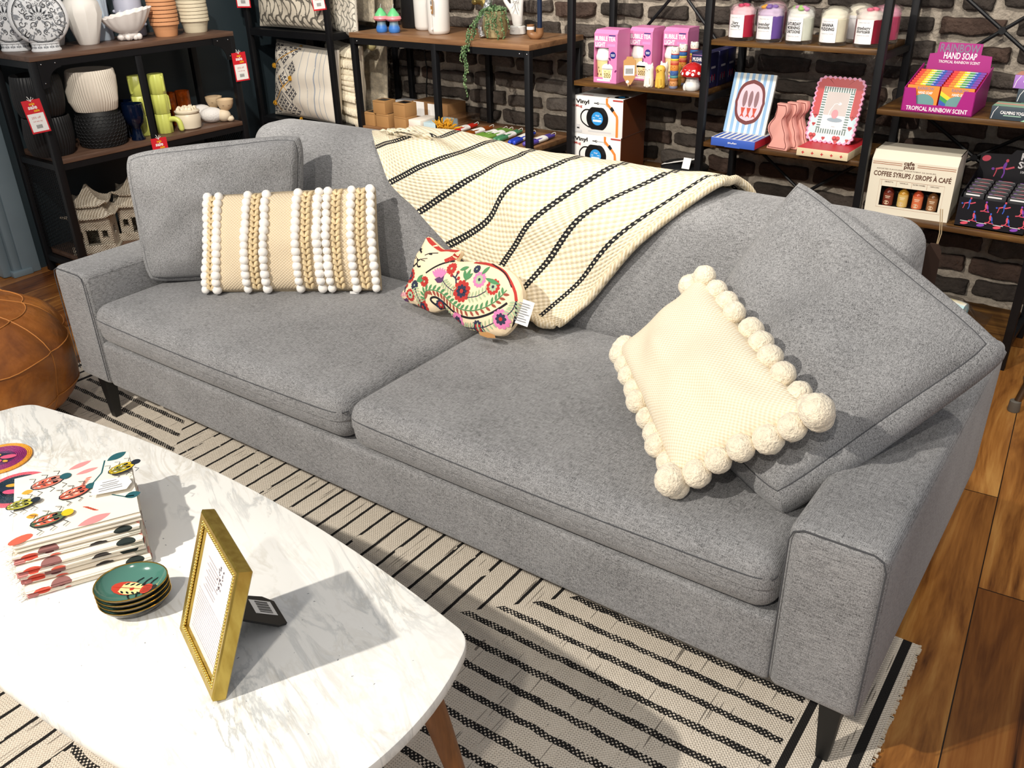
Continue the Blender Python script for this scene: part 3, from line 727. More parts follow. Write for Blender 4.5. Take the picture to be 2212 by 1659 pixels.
    for ps in ([(800, 760), (850, 830), (930, 890)], [(1090, 965), (1200, 950), (1310, 890)], [(450, 830), (470, 930), (500, 1010)], [(780, 1090), (850, 1180)], [(1010, 1300), (1100, 1310), (1250, 1300), (1380, 1250)], [(1600, 1000), (1570, 1090), (1520, 1160)]):
        ln(ps, 8, nv); q = L(ps)
        for i in range(1, len(q)-1, 2):
            an = math.atan2(q[i+1].y-q[i].y, q[i+1].x-q[i].x)
            for s in (-1, 1): a.leaf(q[i].x, q[i].y, .016, .005, an+s*1.1, lg)
    for x, y, l, an in ((1065, 780, .036, 1.5), (1065, 760, .028, 2.1), (1065, 760, .028, .9), (1290, 745, .05, -.1), (985, 640, .03, .5), (1245, 700, .028, 1.1), (470, 770, .03, .9), (480, 760, .024, .3)): a.leaf(*Z(x, y), l, .011, an, gr)
    for ps in ([(960, 800), (950, 740), (900, 700)], [(955, 760), (985, 740)], [(945, 740), (970, 670)], [(300, 890), (290, 840), (270, 820)], [(295, 850), (320, 810)]): ln(ps, 15, nv); a.ell(*Z(*ps[-1]), 18*S, 18*S, red, n=8)
    a.build('embroidery', t)
    mb = MB()
    for dy in (0,): mb.grid([[fn(.352+.05*u, .075-.04*v, .004+.006*math.sin(3*u)) if False else d*(.352+.055*u)+w_*(.098-.062*v)+nrm*(.004+.008*u*u+.004*v) for u in (0, .33, .66, 1)] for v in (0, .33, .66, 1)])
    mb.build('care_label', M_WHITE, t); tg = t.children[-1]
    b = Art(lambda x, y, h: d*(.352+x)+w_*(.036+y)+nrm*(.013+h+8*(x-.02)**2*.5))
    for k in range(8): b.rect(.006+.004*(k % 2), .008+k*.0062, .040-.006*(k % 3), .0022, M_GREYINK)
    b.build('label_print', tg)
    mb = MB(); mb.prism([(0, 0), (.02, .012), (.045, .010), (.058, -.002), (.04, -.012), (.015, -.012)], 0, .0012, M=Matrix.Translation(d*.285+w_*-.012+nrm*.045) @ Matrix.Rotation(-.05, 4, 'Z')); mb.build('hang_tag', mat('kraft_card', '#b98a55', .8), t, label='brown kraft hang tag')
cat()

# pompom pillow
def pompom():
    q = [Vector(p) for p in ((2.000, .135, .476), (2.205, .207, .645), (1.842, .51, .717), (1.712, .405, .553))]; o = q[0].copy()
    t = thing('pompom_pillow', 'cream knitted pillow edged with big fluffy pompoms', 'pillow', o)
    P = Pillow([p-o for p in q], .062, .008, .045, 2.6, .45, 9, .004); P.mesh(N=32).build('cover', knit('cream_fine_knit', '#fdf4e3', '#e2d2b2', 120, 120, .0016), t, 60)
    m = mat('cream_pompom_wool', '#f6e9d0', 1., bump=(220, 1., .005), var=(90, .14), sheen=.4)
    r = random.Random(3); c0 = P.mid(0, 0)
    sides = [((-1, -1), (1, -1), 7), ((1, -1), (1, 1), 10), ((-1, -1), (-1, 1), 10), ((.62, 1.0), (.9, 1.0), 2), ((-1, 1), (-.8, 1), 2)]
    for (a, b, n) in sides:
        for i in range(n):
            k = (i+.0)/(n-1) if a == (-1, -1) and b == (1, -1) else (i+.55)/n
            u, v = lerp(a[0], b[0], k), lerp(a[1], b[1], k)
            p = P.mid(u, v); out = (p-c0); out -= P.n*out.dot(P.n); out.normalize(); R_ = r.uniform(.025, .0285) if b == (1, -1) else r.uniform(.022, .0255)
            p = p+out*R_*.6+P.n*(r.uniform(-.004, .014)); sd = r.random()*90
            mb = MB(); mb.sphere(p, R_, 20, 14, fn=lambda d_, sd=sd: 1+.05*noise.noise(d_*5+Vector((sd, 0, 0)))+.06*noise.noise(d_*16+Vector((sd, 0, 0)))); mb.build('pompom', m, t, 180)
    for u, v in ((-1.02, -1.04), (1.04, -1.03)):
        p = P.mid(max(-1, u), max(-1, v)); out = (p-c0).normalized(); mb = MB(); mb.sphere(p+out*.014+P.n*.024, .030, 20, 14, fn=lambda d_: 1+.05*noise.noise(d_*5)+.06*noise.noise(d_*16)); mb.build('pompom', m, t, 180)
pompom()

# brown swing tag hanging off the right back of the sofa
t = thing('swing_tag', 'dark brown swing tag hanging by a cord from the right back cushion', 'tag', (2.200, .90, .70))
mb = MB(); mb.prism([(-.017, -.05), (.017, -.05), (.017, .04), (.008, .055), (-.008, .055), (-.017, .04)], -.002, .002, M=frame_m((0, 0, 0), (1, .1, 0), (.1, -.05, 1))); mb.build('tag_card', mat('dark_brown_leather', '#2e1c12', .6), t)
mb = MB(); mb.tube([(.004, 0, .05), (.006, -.004, .08), (.0, -.012, .135)], .001, 5); mb.tube([(.006, 0, .05), (.010, -.004, .08), (.004, -.012, .135)], .001, 5); mb.build('cord', mat('beige_cord', '#b79f7c', .9), t)

# leather pouf
def pouf():
    t = thing('pouf', 'round tan leather pouf with stitched panels on the floor', 'pouf', (-.262, -.272, .0115), .25); H = .415; R0 = .355
    def prof(z):
        s = 2*z/H-1; return R0*(1-abs(s)**2.7)**(1/2.4)
    def fn(a, z):
        r = prof(z); k = abs(math.cos(a*5)); return r*(.965+.045*k**.6)+.012*noise.noise(Vector((math.cos(a)*2.2, math.sin(a)*2.2, z*9)))*(r/R0)
    zs = [H*(.5-.5*math.cos(PI*i/26)) for i in range(27)]; zs[0] = .0
    mb = MB(); mb.grid([[(fn(2*PI*k/80, z)*math.cos(2*PI*k/80), fn(2*PI*k/80, z)*math.sin(2*PI*k/80), z+(.012*noise.noise(Vector((math.cos(2*PI*k/80)*prof(z)*8, math.sin(2*PI*k/80)*prof(z)*8, 4))) if z > H*.6 else 0)) for k in range(80)] for z in zs], cu=True)
    mb.build('leather_cover', leather_mat(), t, 180); sm = mat('leather_seam', '#b9783a', .5); S_ = lambda a, z: V((fn(a, z)+.001)*math.cos(a), (fn(a, z)+.001)*math.sin(a), z+(.012*noise.noise(Vector((math.cos(a)*prof(z)*8, math.sin(a)*prof(z)*8, 4))) if z > H*.6 else 0))
    for k in range(10):
        a = PI/10+2*PI*k/10; mb = MB(); mb.tube([S_(a, H*(.5-.5*math.cos(PI*i/26))) for i in range(2, 24)], .0018, 6); mb.build('seam', sm, t, 180)
    for z, a0 in ((H*.90, 0), (H*.66, 0), (H*.30, 0)):
        mb = MB(); mb.tube([S_(2*PI*k/80, z+(.0 if z > .3*H else 0)) for k in range(80)], .0018, 6, closed=True); mb.build('seam', sm, t, 180)
pouf()
# ---------------------------------------------------------------- coffee table and what lies on it
def coffee():
    t = thing('coffee_table', 'low coffee table with white marble top and tapered wooden legs', 'coffee table', (1.255, -.585, 0), .015)
    a, b = .705, .272; pts = []
    # barrel outline: bowed sides, tight corners
    side = lambda L, bow, n: [(lerp(-L, L, i/n), bow*(1-(lerp(-1, 1, i/n))**2)) for i in range(n+1)]
    ca, cb, r = a-.10, b-.085, .058
    P = []
    top = [(lerp(a-.075, -a+.075, i/24), lerp(b-.062, b, 1-(lerp(1, -1, i/24))**2)) for i in range(25)]
    lef = [(-lerp(a-.030, a, 1-(lerp(1, -1, i/14))**2), lerp(b-.105, -b+.105, i/14)) for i in range(15)]
    bot = [(-x, -y) for x, y in top]; rig = [(-x, -y) for x, y in lef]
    pts = top+[None]+lef+[None]+bot+[None]+rig+[None]; out = []
    seq = [top, lef, bot, rig]
    for k in range(4):
        out += seq[k]; p0 = Vector(seq[k][-1]); p2 = Vector(seq[(k+1) % 4][0]); d0 = (p0-Vector(seq[k][-2])).normalized(); d2 = (Vector(seq[(k+1) % 4][1])-p2).normalized()
        # bezier corner
        den = d0.x*d2.y-d0.y*d2.x; q = p2-p0; s = (q.x*d2.y-q.y*d2.x)/den; p1 = p0+d0*s
        for i in range(1, 10):
            u = i/10; out.append(tuple(p0*(1-u)**2+p1*2*u*(1-u)+p2*u*u))
    mb = MB(); mb.prism(out, .408, .43, bev=.004); mb.build('table_top', marble_mat(), t, 35)
    wd = wood('warm_oak', '#6a3f1c', '#8a5629', '#a8713c', sc=(14, 14, 1))
    mb = MB(); mb.box((0, 0, .385), (1.0, .30, .045), .003); mb.build('apron', wd, t)
    for sx in (-1, 1):
        for sy in (-1, 1):
            x0, y0, x1, y1 = sx*.56, sy*.165, sx*.64, sy*.20; mb = MB()
            mb.grid([[(lerp(x0, x1, k)+q*c, lerp(y0, y1, k)+q*s, lerp(.408, .0105, k)) for c, s in [(math.cos(2*PI*i/16), math.sin(2*PI*i/16)) for i in range(16)]] for k, q in ((0, .026), (.5, .021), (1, .013))], cu=True)
            mb.add([(x1+.013*math.cos(-2*PI*i/16), y1+.013*math.sin(-2*PI*i/16), .0105) for i in range(16)], [tuple(range(16))]); mb.build('leg', wd, t)
coffee()
ZT = .4302
def coaster(loc, label, ring, body, inner):
    c = thing('coaster', label, 'coaster', loc, .3, 'beaded coasters'); R = .061
    mb = MB(); k = 17
    for i in range(k):
        r = R-.0018-i*.0035
        if r < .002: break
        mi = 0 if i < 3 else (1 if i < 9 else 2)
        mb.tube([(r*math.cos(2*PI*j/40), r*math.sin(2*PI*j/40), .0022) for j in range(40)], .002, 6, mi=mi, closed=True)
    mb.lathe([(R-.003, .0004), (R-.003, .002)], 32, capt=True, mi=1)
    mb.build('beaded_disc', [mat('beads_'+ring[1:], ring, .35, bump=(400, .8, .002), var=(300, .2)), mat('beads_'+body[1:], body, .35, bump=(400, .8, .002), var=(300, .25)), mat('beads_'+inner[1:], inner, .35, bump=(400, .8, .002), var=(300, .25))], c, 180)
    a = Art(M=T(0, 0, .0044)); p = mat('beads_pink', '#d8567a', .4); y = mat('beads_yellow', '#d9a63a', .4); d = mat('beads_navy', '#16263c', .4)
    a.ell(-.004, 0, .03, .017, d, .5); a.lay(); a.ell(.012, .010, .016, .008, p, .6); a.ell(-.002, -.014, .016, .008, p, .4); a.ell(-.018, .004, .012, .006, y, .5); a.ell(.02, -.006, .006, .004, y)
    a.build('bead_motif', c); return c
coaster((.789, -.553, ZT), 'round purple beaded coaster with orange rim, farthest from the towels', '#e39a2e', '#8e2a6a', '#5a2a5a')
coaster((.931, -.587, ZT), 'round navy beaded coaster with pink rim, half under the towels', '#d85a6a', '#163040', '#12242f')

def towel_mat():
    g = NT('printed_cotton', .9); o = g.tc.outputs['Object']; v = g.n('TexVoronoi'); g.link(g.mapping(o, scale=(26, 26, 60)), v.inputs['Vector']); v.inputs['Scale'].default_value = 1
    msk = g.math('LESS_THAN', v.outputs['Distance'], .42); c = g.n('SeparateColor'); g.link(v.outputs['Color'], c.inputs[0])
    col = g.ramp(c.outputs[0], [(.0, '#d5523f'), (.3, '#dd6a55'), (.48, '#f3ecdf'), (.66, '#55602f'), (.72, '#d88f8a'), (.90, '#1f2a28')])
    col2 = g.mix(msk, '#efe6d6', col); g.col(col2); g.bump(g.noise(o, 500, 2), .3, .001); return g.m
M_TOW = towel_mat(); M_TOWB = mat('cotton_hem', '#f1e8d8', .9)
def towels():
    c0 = Vector((1.185, -.585)); rz = math.atan2(.18, .085)-PI/2+PI/2   # long fold edge runs away from the camera
    ex = Vector((.197, -.1)).normalized(); rz = math.atan2(ex.y, ex.x)
    names = ['topmost', 'second from the top', 'third from the top', 'fourth from the top', 'bottom']
    h = .0172
    for i in range(5):
        lvl = 4-i; r = random.Random(40+i); off = (r.uniform(-.006, .006)+.007*i, r.uniform(-.005, .005)-.004*i) if i else (0, 0)
        t = thing('tea_towel', f'folded cotton tea towel printed with beetles, {names[i]} of the stack', 'towel', (c0.x+off[0], c0.y+off[1], ZT+.0004+lvl*(h+.0007)), rz+(r.uniform(-.03, .03) if i else 0), 'stacked tea towels')
        hx_, hy = .108, .098; th = .0034
        path = []; n = 3
        # folded cross section: three leaves joined by loops
        ys = [th/2+j*(h-th)/n for j in range(n+1)]
        for j in range(n+1):
            xs = [-hx_+.006, -hx_*.4, hx_*.3, hx_-.006]
            if j % 2: xs = xs[::-1]
            for q, x in enumerate(xs): path.append(Vector((x+(.004*r.uniform(-1, 1) if q in (0, 3) else 0), ys[j]+(.0008*r.uniform(-1, 1) if 0 < q < 3 else 0))))
            if j < n:
                sx = 1 if j % 2 == 0 else -1; path.append(Vector((sx*(hx_-.001), (ys[j]+ys[j+1])/2)))
        pp = smoothpts([p.to_3d() for p in path], 4); m = len(pp); cr = []
        for a in range(m):
            tg = (pp[min(a+1, m-1)]-pp[max(a-1, 0)]).normalized(); nn = Vector((-tg.y, tg.x, 0)); cr.append((pp[a]+nn*th*.42, pp[a]-nn*th*.42))
        loop = [c[0] for c in cr]+[c[1] for c in reversed(cr)]; rows = []
        for y in [lerp(-hy, hy, k/14) for k in range(15)]:
            rows.append([(p.x+.002*noise.noise(Vector((y*14, i*3, 1))), y+.003*noise.noise(Vector((p.x*20, p.y*200, i))), p.y*(1+.06*noise.noise(Vector((p.x*9, y*9, i))))) for p in loop])
        mb = MB(); mb.grid(rows, cu=True); mb.add(rows[0], [tuple(range(len(loop)))]) ; mb.add(rows[-1], [tuple(reversed(range(len(loop))))])
        o = mb.build('cloth', M_TOW if i else M_TOWB, t, 50)
        mb = MB()
        for k in range(26):
            x = hx_-.03+r.uniform(0, .03); y = -hy-.0; z = r.uniform(.004, h-.003); mb.tube([(x, y+.004, z), (x+r.uniform(-.004, .008), y-.006, z-.001), (x+r.uniform(-.006, .014), y-.016*r.random()-.006, z-.004*r.random())], .0005, 4)
        f = mb.build('fringe', mat('white_thread', '#f7f2e8', .9), t, 180); f['kind'] = 'stuff'
        if i == 0:
            # print seen on the top leaf; drawing axes: x to the right along the far edge, y up
            def pos(px, py):       # 0..1 across the top leaf (left to right), 0..1 from the near edge to the far edge
                return (lerp(hx_, -hx_, py), lerp(-hy, hy, px))
            a = Art(lambda x, y, l: Vector((pos(x, y)[0], pos(x, y)[1], h*1.02+.0007+l)), step=.0003)
            co, pk, te, nv, yl, ol, or_ = (mat('print_'+n_, c, .85) for n_, c in (('coral', '#d9604a'), ('rose', '#d98f8f'), ('teal', '#1f5a62'), ('navy', '#1c2630'), ('yellow', '#e8bf1e'), ('olive', '#8a8a3a'), ('orange', '#e8a23c')))
            a.rect(.0, .0, 1, 1, M_TOWB, 6); a.lay()
            a.leaf(.46, .93, .22, .07, .35, pk); a.leaf(.52, .82, .2, .06, .2, pk); a.line([(.66, .62), (.74, .75), (.78, .95)], .014, te); a.leaf(.80, .93, .20, .10, .45, te); a.line([(.80, .36), (.9, .28), (.98, .26)], .014, te); a.leaf(.9, .27, .14, .10, .1, te)
            a.leaf(.50, .02, .28, .10, .25, pk); a.ell(.06, .04, .10, .05, co, .3); a.leaf(.06, .72, .10, .07, .1, or_); a.leaf(.10, .34, .10, .07, -.1, or_)
            for k in range(5): a.ell(.57+.014*k, .62+.025*k, .028, .008, co, .1); a.ell(.58+.018*k, .27-.02*k, .03, .008, co, -.5)
            def beetle(x, y, s, rot, body, wing, head):
                c, q = math.cos(rot), math.sin(rot); R_ = lambda u, v: (x+(u*c-v*q)*s, y+(u*q+v*c)*s)
                for sg in (-1, 1):
                    for u in (-.35, 0, .35): a.line([R_(u, sg*.26), R_(u+.1, sg*.42), R_(u-.06, sg*.52)], .008, nv)
                a.lay(); a.ell(x, y, .5*s, .28*s, nv, rot); a.lay(); a.ell(x, y, .46*s, .25*s, body, rot); a.lay()
                for sg in (-1, 1):
                    a.ell(*R_(-.05, sg*.11), .34*s, .08*s, wing, rot+sg*.06); a.ell(*R_(.2, sg*.11), .08*s, .05*s, nv, rot)
                a.lay(); a.line([R_(-.45, 0), R_(.4, 0)], .006, nv); a.ell(*R_(.52, 0), .17*s, .16*s, head, rot); a.lay()
                for k in range(4):
                    for sg in (-1, 1): a.leaf(*R_(-.32+.15*k, sg*.05), .13*s, .05*s, rot+sg*.75, nv if k % 2 else M_TOWB)
            beetle(.28, .80, .30, .22, mat('print_dusty', '#c98a7a', .85), co, te); beetle(.50, .52, .28, .28, co, mat('print_salmon', '#eb8d72', .85), te); beetle(.28, .20, .30, .18, mat('print_moss', '#5a6b4a', .85), co, yl); beetle(.06, .52, .24, .1, mat('print_lime', '#c8c24a', .85), ol, nv); beetle(.92, .70, .26, .3, yl, ol, nv)
            a.lay(); a.poly([(.63, .36), (.93, .33), (.985, .42), (.96, .53), (.68, .57)], M_WHITE); a.lay()
            for k, (yy, ww) in enumerate(((.51, .12), (.475, .16), (.45, .13), (.42, .2), (.385, .2))): a.rect(.80-ww/2, yy+.02*0, ww, .010, M_GREYINK)
            a.build('printed_design', t)
towels()

def dishes():
    names = ['topmost', 'second from the top', 'third from the top', 'bottom']
    gl = mat('teal_glaze', '#4a7a6d', .12, coat=.6, var=(5, .06)); gd = mat('gold_rim', '#c9a24a', .25, 1., var=False); bk = mat('black_glaze', '#0c0e0d', .15)
    def egg(a, r): return r*(1+.0*math.cos(a))
    def prof(r0, z0):
        return [(r0*.55, z0), (r0*.8, z0+.005), (r0*.96, z0+.016), (r0, z0+.0205)], [(r0*.985, z0+.0215), (r0*.93, z0+.0175), (r0*.7, z0+.0085), (r0*.35, z0+.005), (r0*.01, z0+.0048)]
    for i in range(4):
        t = thing('trinket_dish', f'oval teal dish with gold rim, {names[i]} of the stack', 'dish', (1.430-.002*i, -.640+.001*i, ZT+(3-i)*.0108), .95, 'stacked trinket dishes'); R = .054
        ov = lambda a, r, z: (r*math.cos(a)*(1.04+.05*math.cos(a)), r*math.sin(a)*.88)
        o_, i_ = prof(R, .0004); n = 40
        P = lambda r, z: [(*ov(2*PI*k/n, r, z), z) for k in range(n)]
        mb = MB(); mb.grid([P(r, z) for r, z in o_], cu=True); mb.add(P(*o_[0]), [tuple(reversed(range(n)))]); mb.build('underside', bk, t)
        mb = MB(); mb.grid([P(r, z) for r, z in i_], cu=True); mb.build('bowl', gl, t)
        mb = MB(); mb.tube([Vector(p) for p in P(R*.992, .0216)], .0011, 6, closed=True); mb.build('rim', gd, t)
        if i == 0:
            a = Art(lambda x, y, h: Vector((x, y, .0056+h+2.6*(x*x+y*y*1.35)))); cr, rd, nv = mat('beetle_cream', '#eedd9a', .3), mat('beetle_red', '#c4402c', .3), mat('beetle_black', '#161a1c', .3)
            R2 = lambda x, y: (x*.92+y*.38, y*.92-x*.38)
            for sg in (-1, 1):
                for u in (.0, .014, .026): a.line([R2(u, sg*.010), R2(u+.004, sg*.020), R2(u+.010, sg*.026)], .0022, nv)
            a.lay(); a.ell(*R2(-.006, 0), .026, .016, rd, -.39); a.lay(); a.ell(*R2(-.001, 0), .022, .0145, cr, -.39); a.lay(); a.ell(*R2(.026, 0), .010, .012, rd, -.39); a.ell(*R2(.037, 0), .006, .009, nv, -.39); a.lay()
            for k in range(4):
                for sg in (-1, 1): a.leaf(*R2(-.014+.009*k, sg*.007), .009, .0035, -.39+sg*.7, nv)
            a.line([R2(-.03, 0), R2(.018, 0)], .001, rd)
            for k in range(5): a.line([R2(.020, -.008+.004*k), R2(.033, -.006+.003*k)], .0008, nv)
            a.build('painted_beetle', t)
dishes()

def gold_frame():
    t = thing('photo_frame', 'gold beaded photo frame standing on the marble table', 'photo frame', (1.621, -.662, ZT+.0075), -.342)
    w_, h, d, b = .175, .211, .022, .0165; tilt = .345
    L = Matrix.Rotation(-tilt, 4, 'X'); g = NT('brushed_gold', .3); g.b.inputs['Metallic'].default_value = .85
    n = g.noise(g.mapping(g.tc.outputs['Object'], scale=(14, 14, 4)), 5, 3); g.col(g.ramp(n, [(.3, '#a58a3c'), (.6, '#bda554')])); g.bump(n, .12, .001)
    def ring(i, y): return [(-w_/2+i, y, i), (w_/2-i, y, i), (w_/2-i, y, h-i), (-w_/2+i, y, h-i)]
    mb = MB(); mb.grid([ring(.002, d), ring(0, d-.002), ring(0, .002), ring(.003, 0), ring(b*.75, .0015), ring(b*.8, .004), ring(b, .005), ring(b, .010)], L, cu=True); mb.build('frame', g.m, t, 30)
    mb = MB(); e = b-.003
    for k in range(28): 
        for z in (e, h-e): mb.sphere((-w_/2+e+(w_-2*e)*k/27, .002, z), .0029, 8, 6, L)
    for k in range(1, 35):
        for x in (-w_/2+e, w_/2-e): mb.sphere((x, .002, e+(h-2*e)*k/35), .0029, 8, 6, L)
    mb.build('bead_border', mat('bright_gold', '#d9bc62', .25, .9, var=False), t, 180)
    mb = MB(); mb.grid([[(-w_/2+b-.001, .009, b-.001), (w_/2-b+.001, .009, b-.001)], [(-w_/2+b-.001, .009, h-b+.001), (w_/2-b+.001, .009, h-b+.001)]], L)
    ph = mb.build('photo_print', mat('pale_photo_paper', '#e9e4e6', .25, var=(9, .06)), t)
    a = Art(M=L @ FRONT(0, .0088, 0)); gy = mat('faint_grey_print', '#b3a9ae', .4); dk = mat('dark_script', '#5d5560', .4); pkk = mat('pale_pink_print', '#dba6b4', .4)
    r = random.Random(2)
    for k in range(26): a.ell(.012+r.uniform(-.010, .010), .148+r.uniform(-.022, .022), .0022, .0012, dk, r.random()*3, 6)
    for k in range(9): a.rect(-.045+.008*(k % 2), .108+k*.006, .05-.005*(k % 3), .0012, gy)
    for k in range(14): a.rect(-.06, .028+k*.0052, .12, .0008, gy)
    for k in range(5): a.line([(-.06, .185+.004*k), (.05, .196+.003*k)], .001, pkk)
    a.build('photo_lettering', ph)
    mb = MB(); mb.box((0, d+.001, h/2), (w_-.02, .003, h-.02), M=L); mb.build('backing', mat('black_card', '#121212', .6), t)
    bk_ = mat('black_card', '#121212', .6); top = V(-.040, d+.008+.058*math.tan(tilt), .058); bot = V(-.044, .146, -.0062); yv = bot-top; Ms = frame_m(top, (1, 0, 0), yv); q = yv.length
    mb = MB(); mb.prism([(-.030, 0), (.030, 0), (.040, q*.84), (.030, q), (-.030, q), (-.040, q*.84)], -.0018, .0018, Ms); es = mb.build('easel_stand', bk_, t)
    a = Art(M=Ms @ T(0, 0, .0019)); a.rect(-.026, q*.58, .038, q*.34, M_WHITE); a.lay()
    for i in range(13): a.rect(-.023+.0024*i, q*.66, .0012+.0007*(i % 3 == 0), q*.20, M_INK)
    a.build('price_sticker', es)
gold_frame()
# ---------------------------------------------------------------- black metal display shelf on the left and its ware
LX0, LX1, LY0, LY1 = -1.525, -1.17, .640, 1.625; LT, LM, LB_ = .962, .552, .10
def left_shelf():
    t = thing('display_shelf', 'low black metal shelf with three walnut boards against the dark wall', 'shelf', (LX1, (LY0+LY1)/2, 0)); ox, oy = LX1, (LY0+LY1)/2
    for z in (LT, LM, LB_):
        mb = MB(); mb.box(((LX0+LX1)/2-ox, 0, z-.010), (LX1-LX0-.004, LY1-LY0-(.004 if z == LT else .062), .02), .0015); mb.build('shelf_board', M_LEFTW, t)
        mb = MB()
        for x in (LX0+.016, LX1-.016): mb.box((x-ox, 0, z-.034), (.022, LY1-LY0-.064, .026))
        for y in (LY0+.016, LY1-.016): mb.box(((LX0+LX1)/2-ox, y-oy, z-.034), (LX1-LX0-.064, .022, .026))
        mb.build('rail', M_BLACK, t)
    for x in (LX0+.016, LX1-.016):
        for y in (LY0+.016, LY1-.016): mb = MB(); mb.box((x-ox, y-oy, (LT-.021)/2), (.03, .03, LT-.021), .002); mb.build('post', M_BLACK, t)
    mb = MB(); mb.box((-.012, 1.115-oy, (LT-.05+LB_)/2), (.008, .030, LT-.05-LB_), .001); mb.build('post', M_BLACK, t)
    sc = mat('steel_screw', '#b9bcc0', .3, 1., var=False)
    for y, s in ((LY0+.03, 1), (LY1-.03, -1)):
        for z in (LT-.021,):
            pts = [(0, 0), (.095, 0), (.095, -.03)]+[(.03+.065*(1-math.sin(PI/2*k/8)), -.03-.07*(1-math.cos(PI/2*k/8))) for k in range(1, 9)]+[(.0, -.105)]
            mb = MB(); mb.prism([(s*a, b) for a, b in pts][::s], 0, .004, frame_m((-.003, y-oy-s*.002, z), (0, 1, 0), (0, 0, 1))); mb.build('corner_bracket', M_BLACK, t)
            mb = MB()
            for a, b in ((.012, -.012), (.07, -.012), (.012, -.085)): mb.sphere((.002, y-oy+s*a, z+b), .003, 8, 5)
            mb.build('screw', sc, t, 180)
    for y in (LY0+.014, LY1-.014):
        mb = MB(); w_, z0, z1 = LX1-LX0-.064, LB_+.02, LM-.03; h = z1-z0; x0 = LX0+.032-ox; st = .0155
        for d in (1, -1):
            k = -int(h/st)-2
            while k*st < w_+h:
                a = k*st
                pa = (a, 0) if d > 0 else (a, h); pb = (a+h, h) if d > 0 else (a+h, 0)
                u0, u1 = max(0, pa[0]), min(w_, pb[0])
                if u1 > u0:
                    f = lambda u: (u-a) if d > 0 else h-(u-a)
                    p, q = V(x0+u0, y-oy, z0+f(u0)), V(x0+u1, y-oy, z0+f(u1)); dr = (q-p).normalized(); n = V(-dr.z, 0, dr.x)*.0019
                    mb.add([p+n, p-n, q-n, q+n], [(0, 1, 2, 3)])
                k += 1
        mb.build('mesh_panel', M_BLACK, t)
left_shelf()
FACE = 1.12
def moon_flask(loc, rz, label):
    t = thing('moon_flask', label, 'vase', loc, rz, 'moon flask vases'); R = .112; cz = .030+R-.010; Th = .040
    wh = mat('white_porcelain', '#eef0f2', .2, coat=.5, var=(4, .02)); bk = mat('black_painted_line', '#1a1c20', .35); gy = mat('grey_wash', '#8e9298', .35)
    prof = [(R*math.sin(PI*i/20), Th*math.cos(PI*i/20)) for i in range(21)]
    mb = MB(); sup = [((R*max(0, 1-abs(2*i/24-1)**3.2)**.5), Th*(1-2*i/24)) for i in range(25)]
    mb.lathe(sup, 48, M=Matrix.Translation((0, 0, cz)) @ Matrix.Rotation(PI/2, 4, 'X'), capb=False); mb.build('body', wh, t, 180)
    mb = MB(); n = 32
    def el(r1, r2, z): return [(r1*math.cos(2*PI*k/n), r2*math.sin(2*PI*k/n), z) for k in range(n)]
    mb.grid([el(.056, .034, .0005), el(.058, .036, .006), el(.052, .031, .016), el(.056, .034, .036)], cu=True); mb.add(el(.056, .034, .0005), [tuple(reversed(range(n)))]); mb.build('foot', wh, t, 60)
    mb = MB(); mb.lathe([(.026, cz+R-.01), (.022, cz+R+.02), (.028, cz+R+.05), (.032, cz+R+.056)], 24, capb=False); mb.lathe([(.029, cz+R+.055), (.018, cz+R+.02)], 24, capb=False); mb.build('neck', wh, t, 60)
    def surf(x, y, h):
        r = min(1, math.hypot(x, y)/R); s = (1-r*r)**(1/3.2) if r < 1 else 0
        # front of the lathe body at radius r
        return V(x, -(Th*s+.0002+h), cz+y)
    F_ = R/.128; a = Art(lambda x, y, h: surf(x*F_, y*F_, h) if math.hypot(x, y) < .0935 else surf(x*.95, y*.95, h), step=.0003); C = lambda r, n=48: [(r*math.cos(2*PI*k/n), r*math.sin(2*PI*k/n)) for k in range(n)]
    a.line(C(R*.90), .0034, bk, True); a.line(C(R*.865), .0014, bk, True)
    def spiral(x, y, s, rot, turn=1, m=bk, w=.0026):
        ps = []
        for k in range(22):
            q = k/21; r = s*(1-q*.88); an = rot+turn*q*2.3*PI; ps.append((x+r*math.cos(an)-s*math.cos(rot), y+r*math.sin(an)-s*math.sin(rot)))
        a.line(ps, w, m)
    # central flower
    for k, (m, r0, r1, wd) in enumerate(((gy, .010, .044, .2), (bk, .012, .036, .12))):
        for i in range(9):
            an = PI/2+(i-4)*.42; x, y = math.cos(an), math.sin(an)*.9; a.leaf(x*r0, y*r0-.004, r1-r0+.004*(4-abs(i-4)), wd*.05, an, m); 
        a.lay()
    for i in range(9):
        an = PI/2+(i-4)*.42; a.leaf(math.cos(an)*.014, math.sin(an)*.012-.004, .016, .005, an, wh)
    a.lay(); a.ell(0, -.004, .008, .008, bk); a.lay(); a.ell(0, -.004, .005, .005, gy)
    for s in (-1, 1):
        a.leaf(s*.006, -.012, .03, .010, -PI/2+s*.8, gy); spiral(s*.042, .018, .015, PI/2+s*.4, -s); spiral(s*.062, -.018, .017, PI/2+s*1.2, s); spiral(s*.035, -.048, .018, -PI/2+s*.5, s); spiral(s*.075, .03, .013, 0 if s > 0 else PI, -s)
        spiral(s*.030, .066, .016, PI/2, s); spiral(s*.016, -.075, .012, -PI/2, -s); spiral(s*.064, -.058, .012, 2, -s); spiral(s*.06, .065, .012, 1, s)
        for px, py, l, an in ((.05, .045, .024, .9), (.08, .008, .022, .3), (.075, -.035, .022, -.4), (.048, -.075, .022, -.9), (.02, .09, .02, 1.2), (.025, -.095, .018, -1.2), (.09, -.008, .016, 1.4), (.058, -.005, .02, 2.2), (.02, -.05, .02, -2.3), (.042, .085, .02, .4)):
            a.leaf(s*px, py, l, .009, an if s > 0 else PI-an, gy)
    rq = random.Random(21)
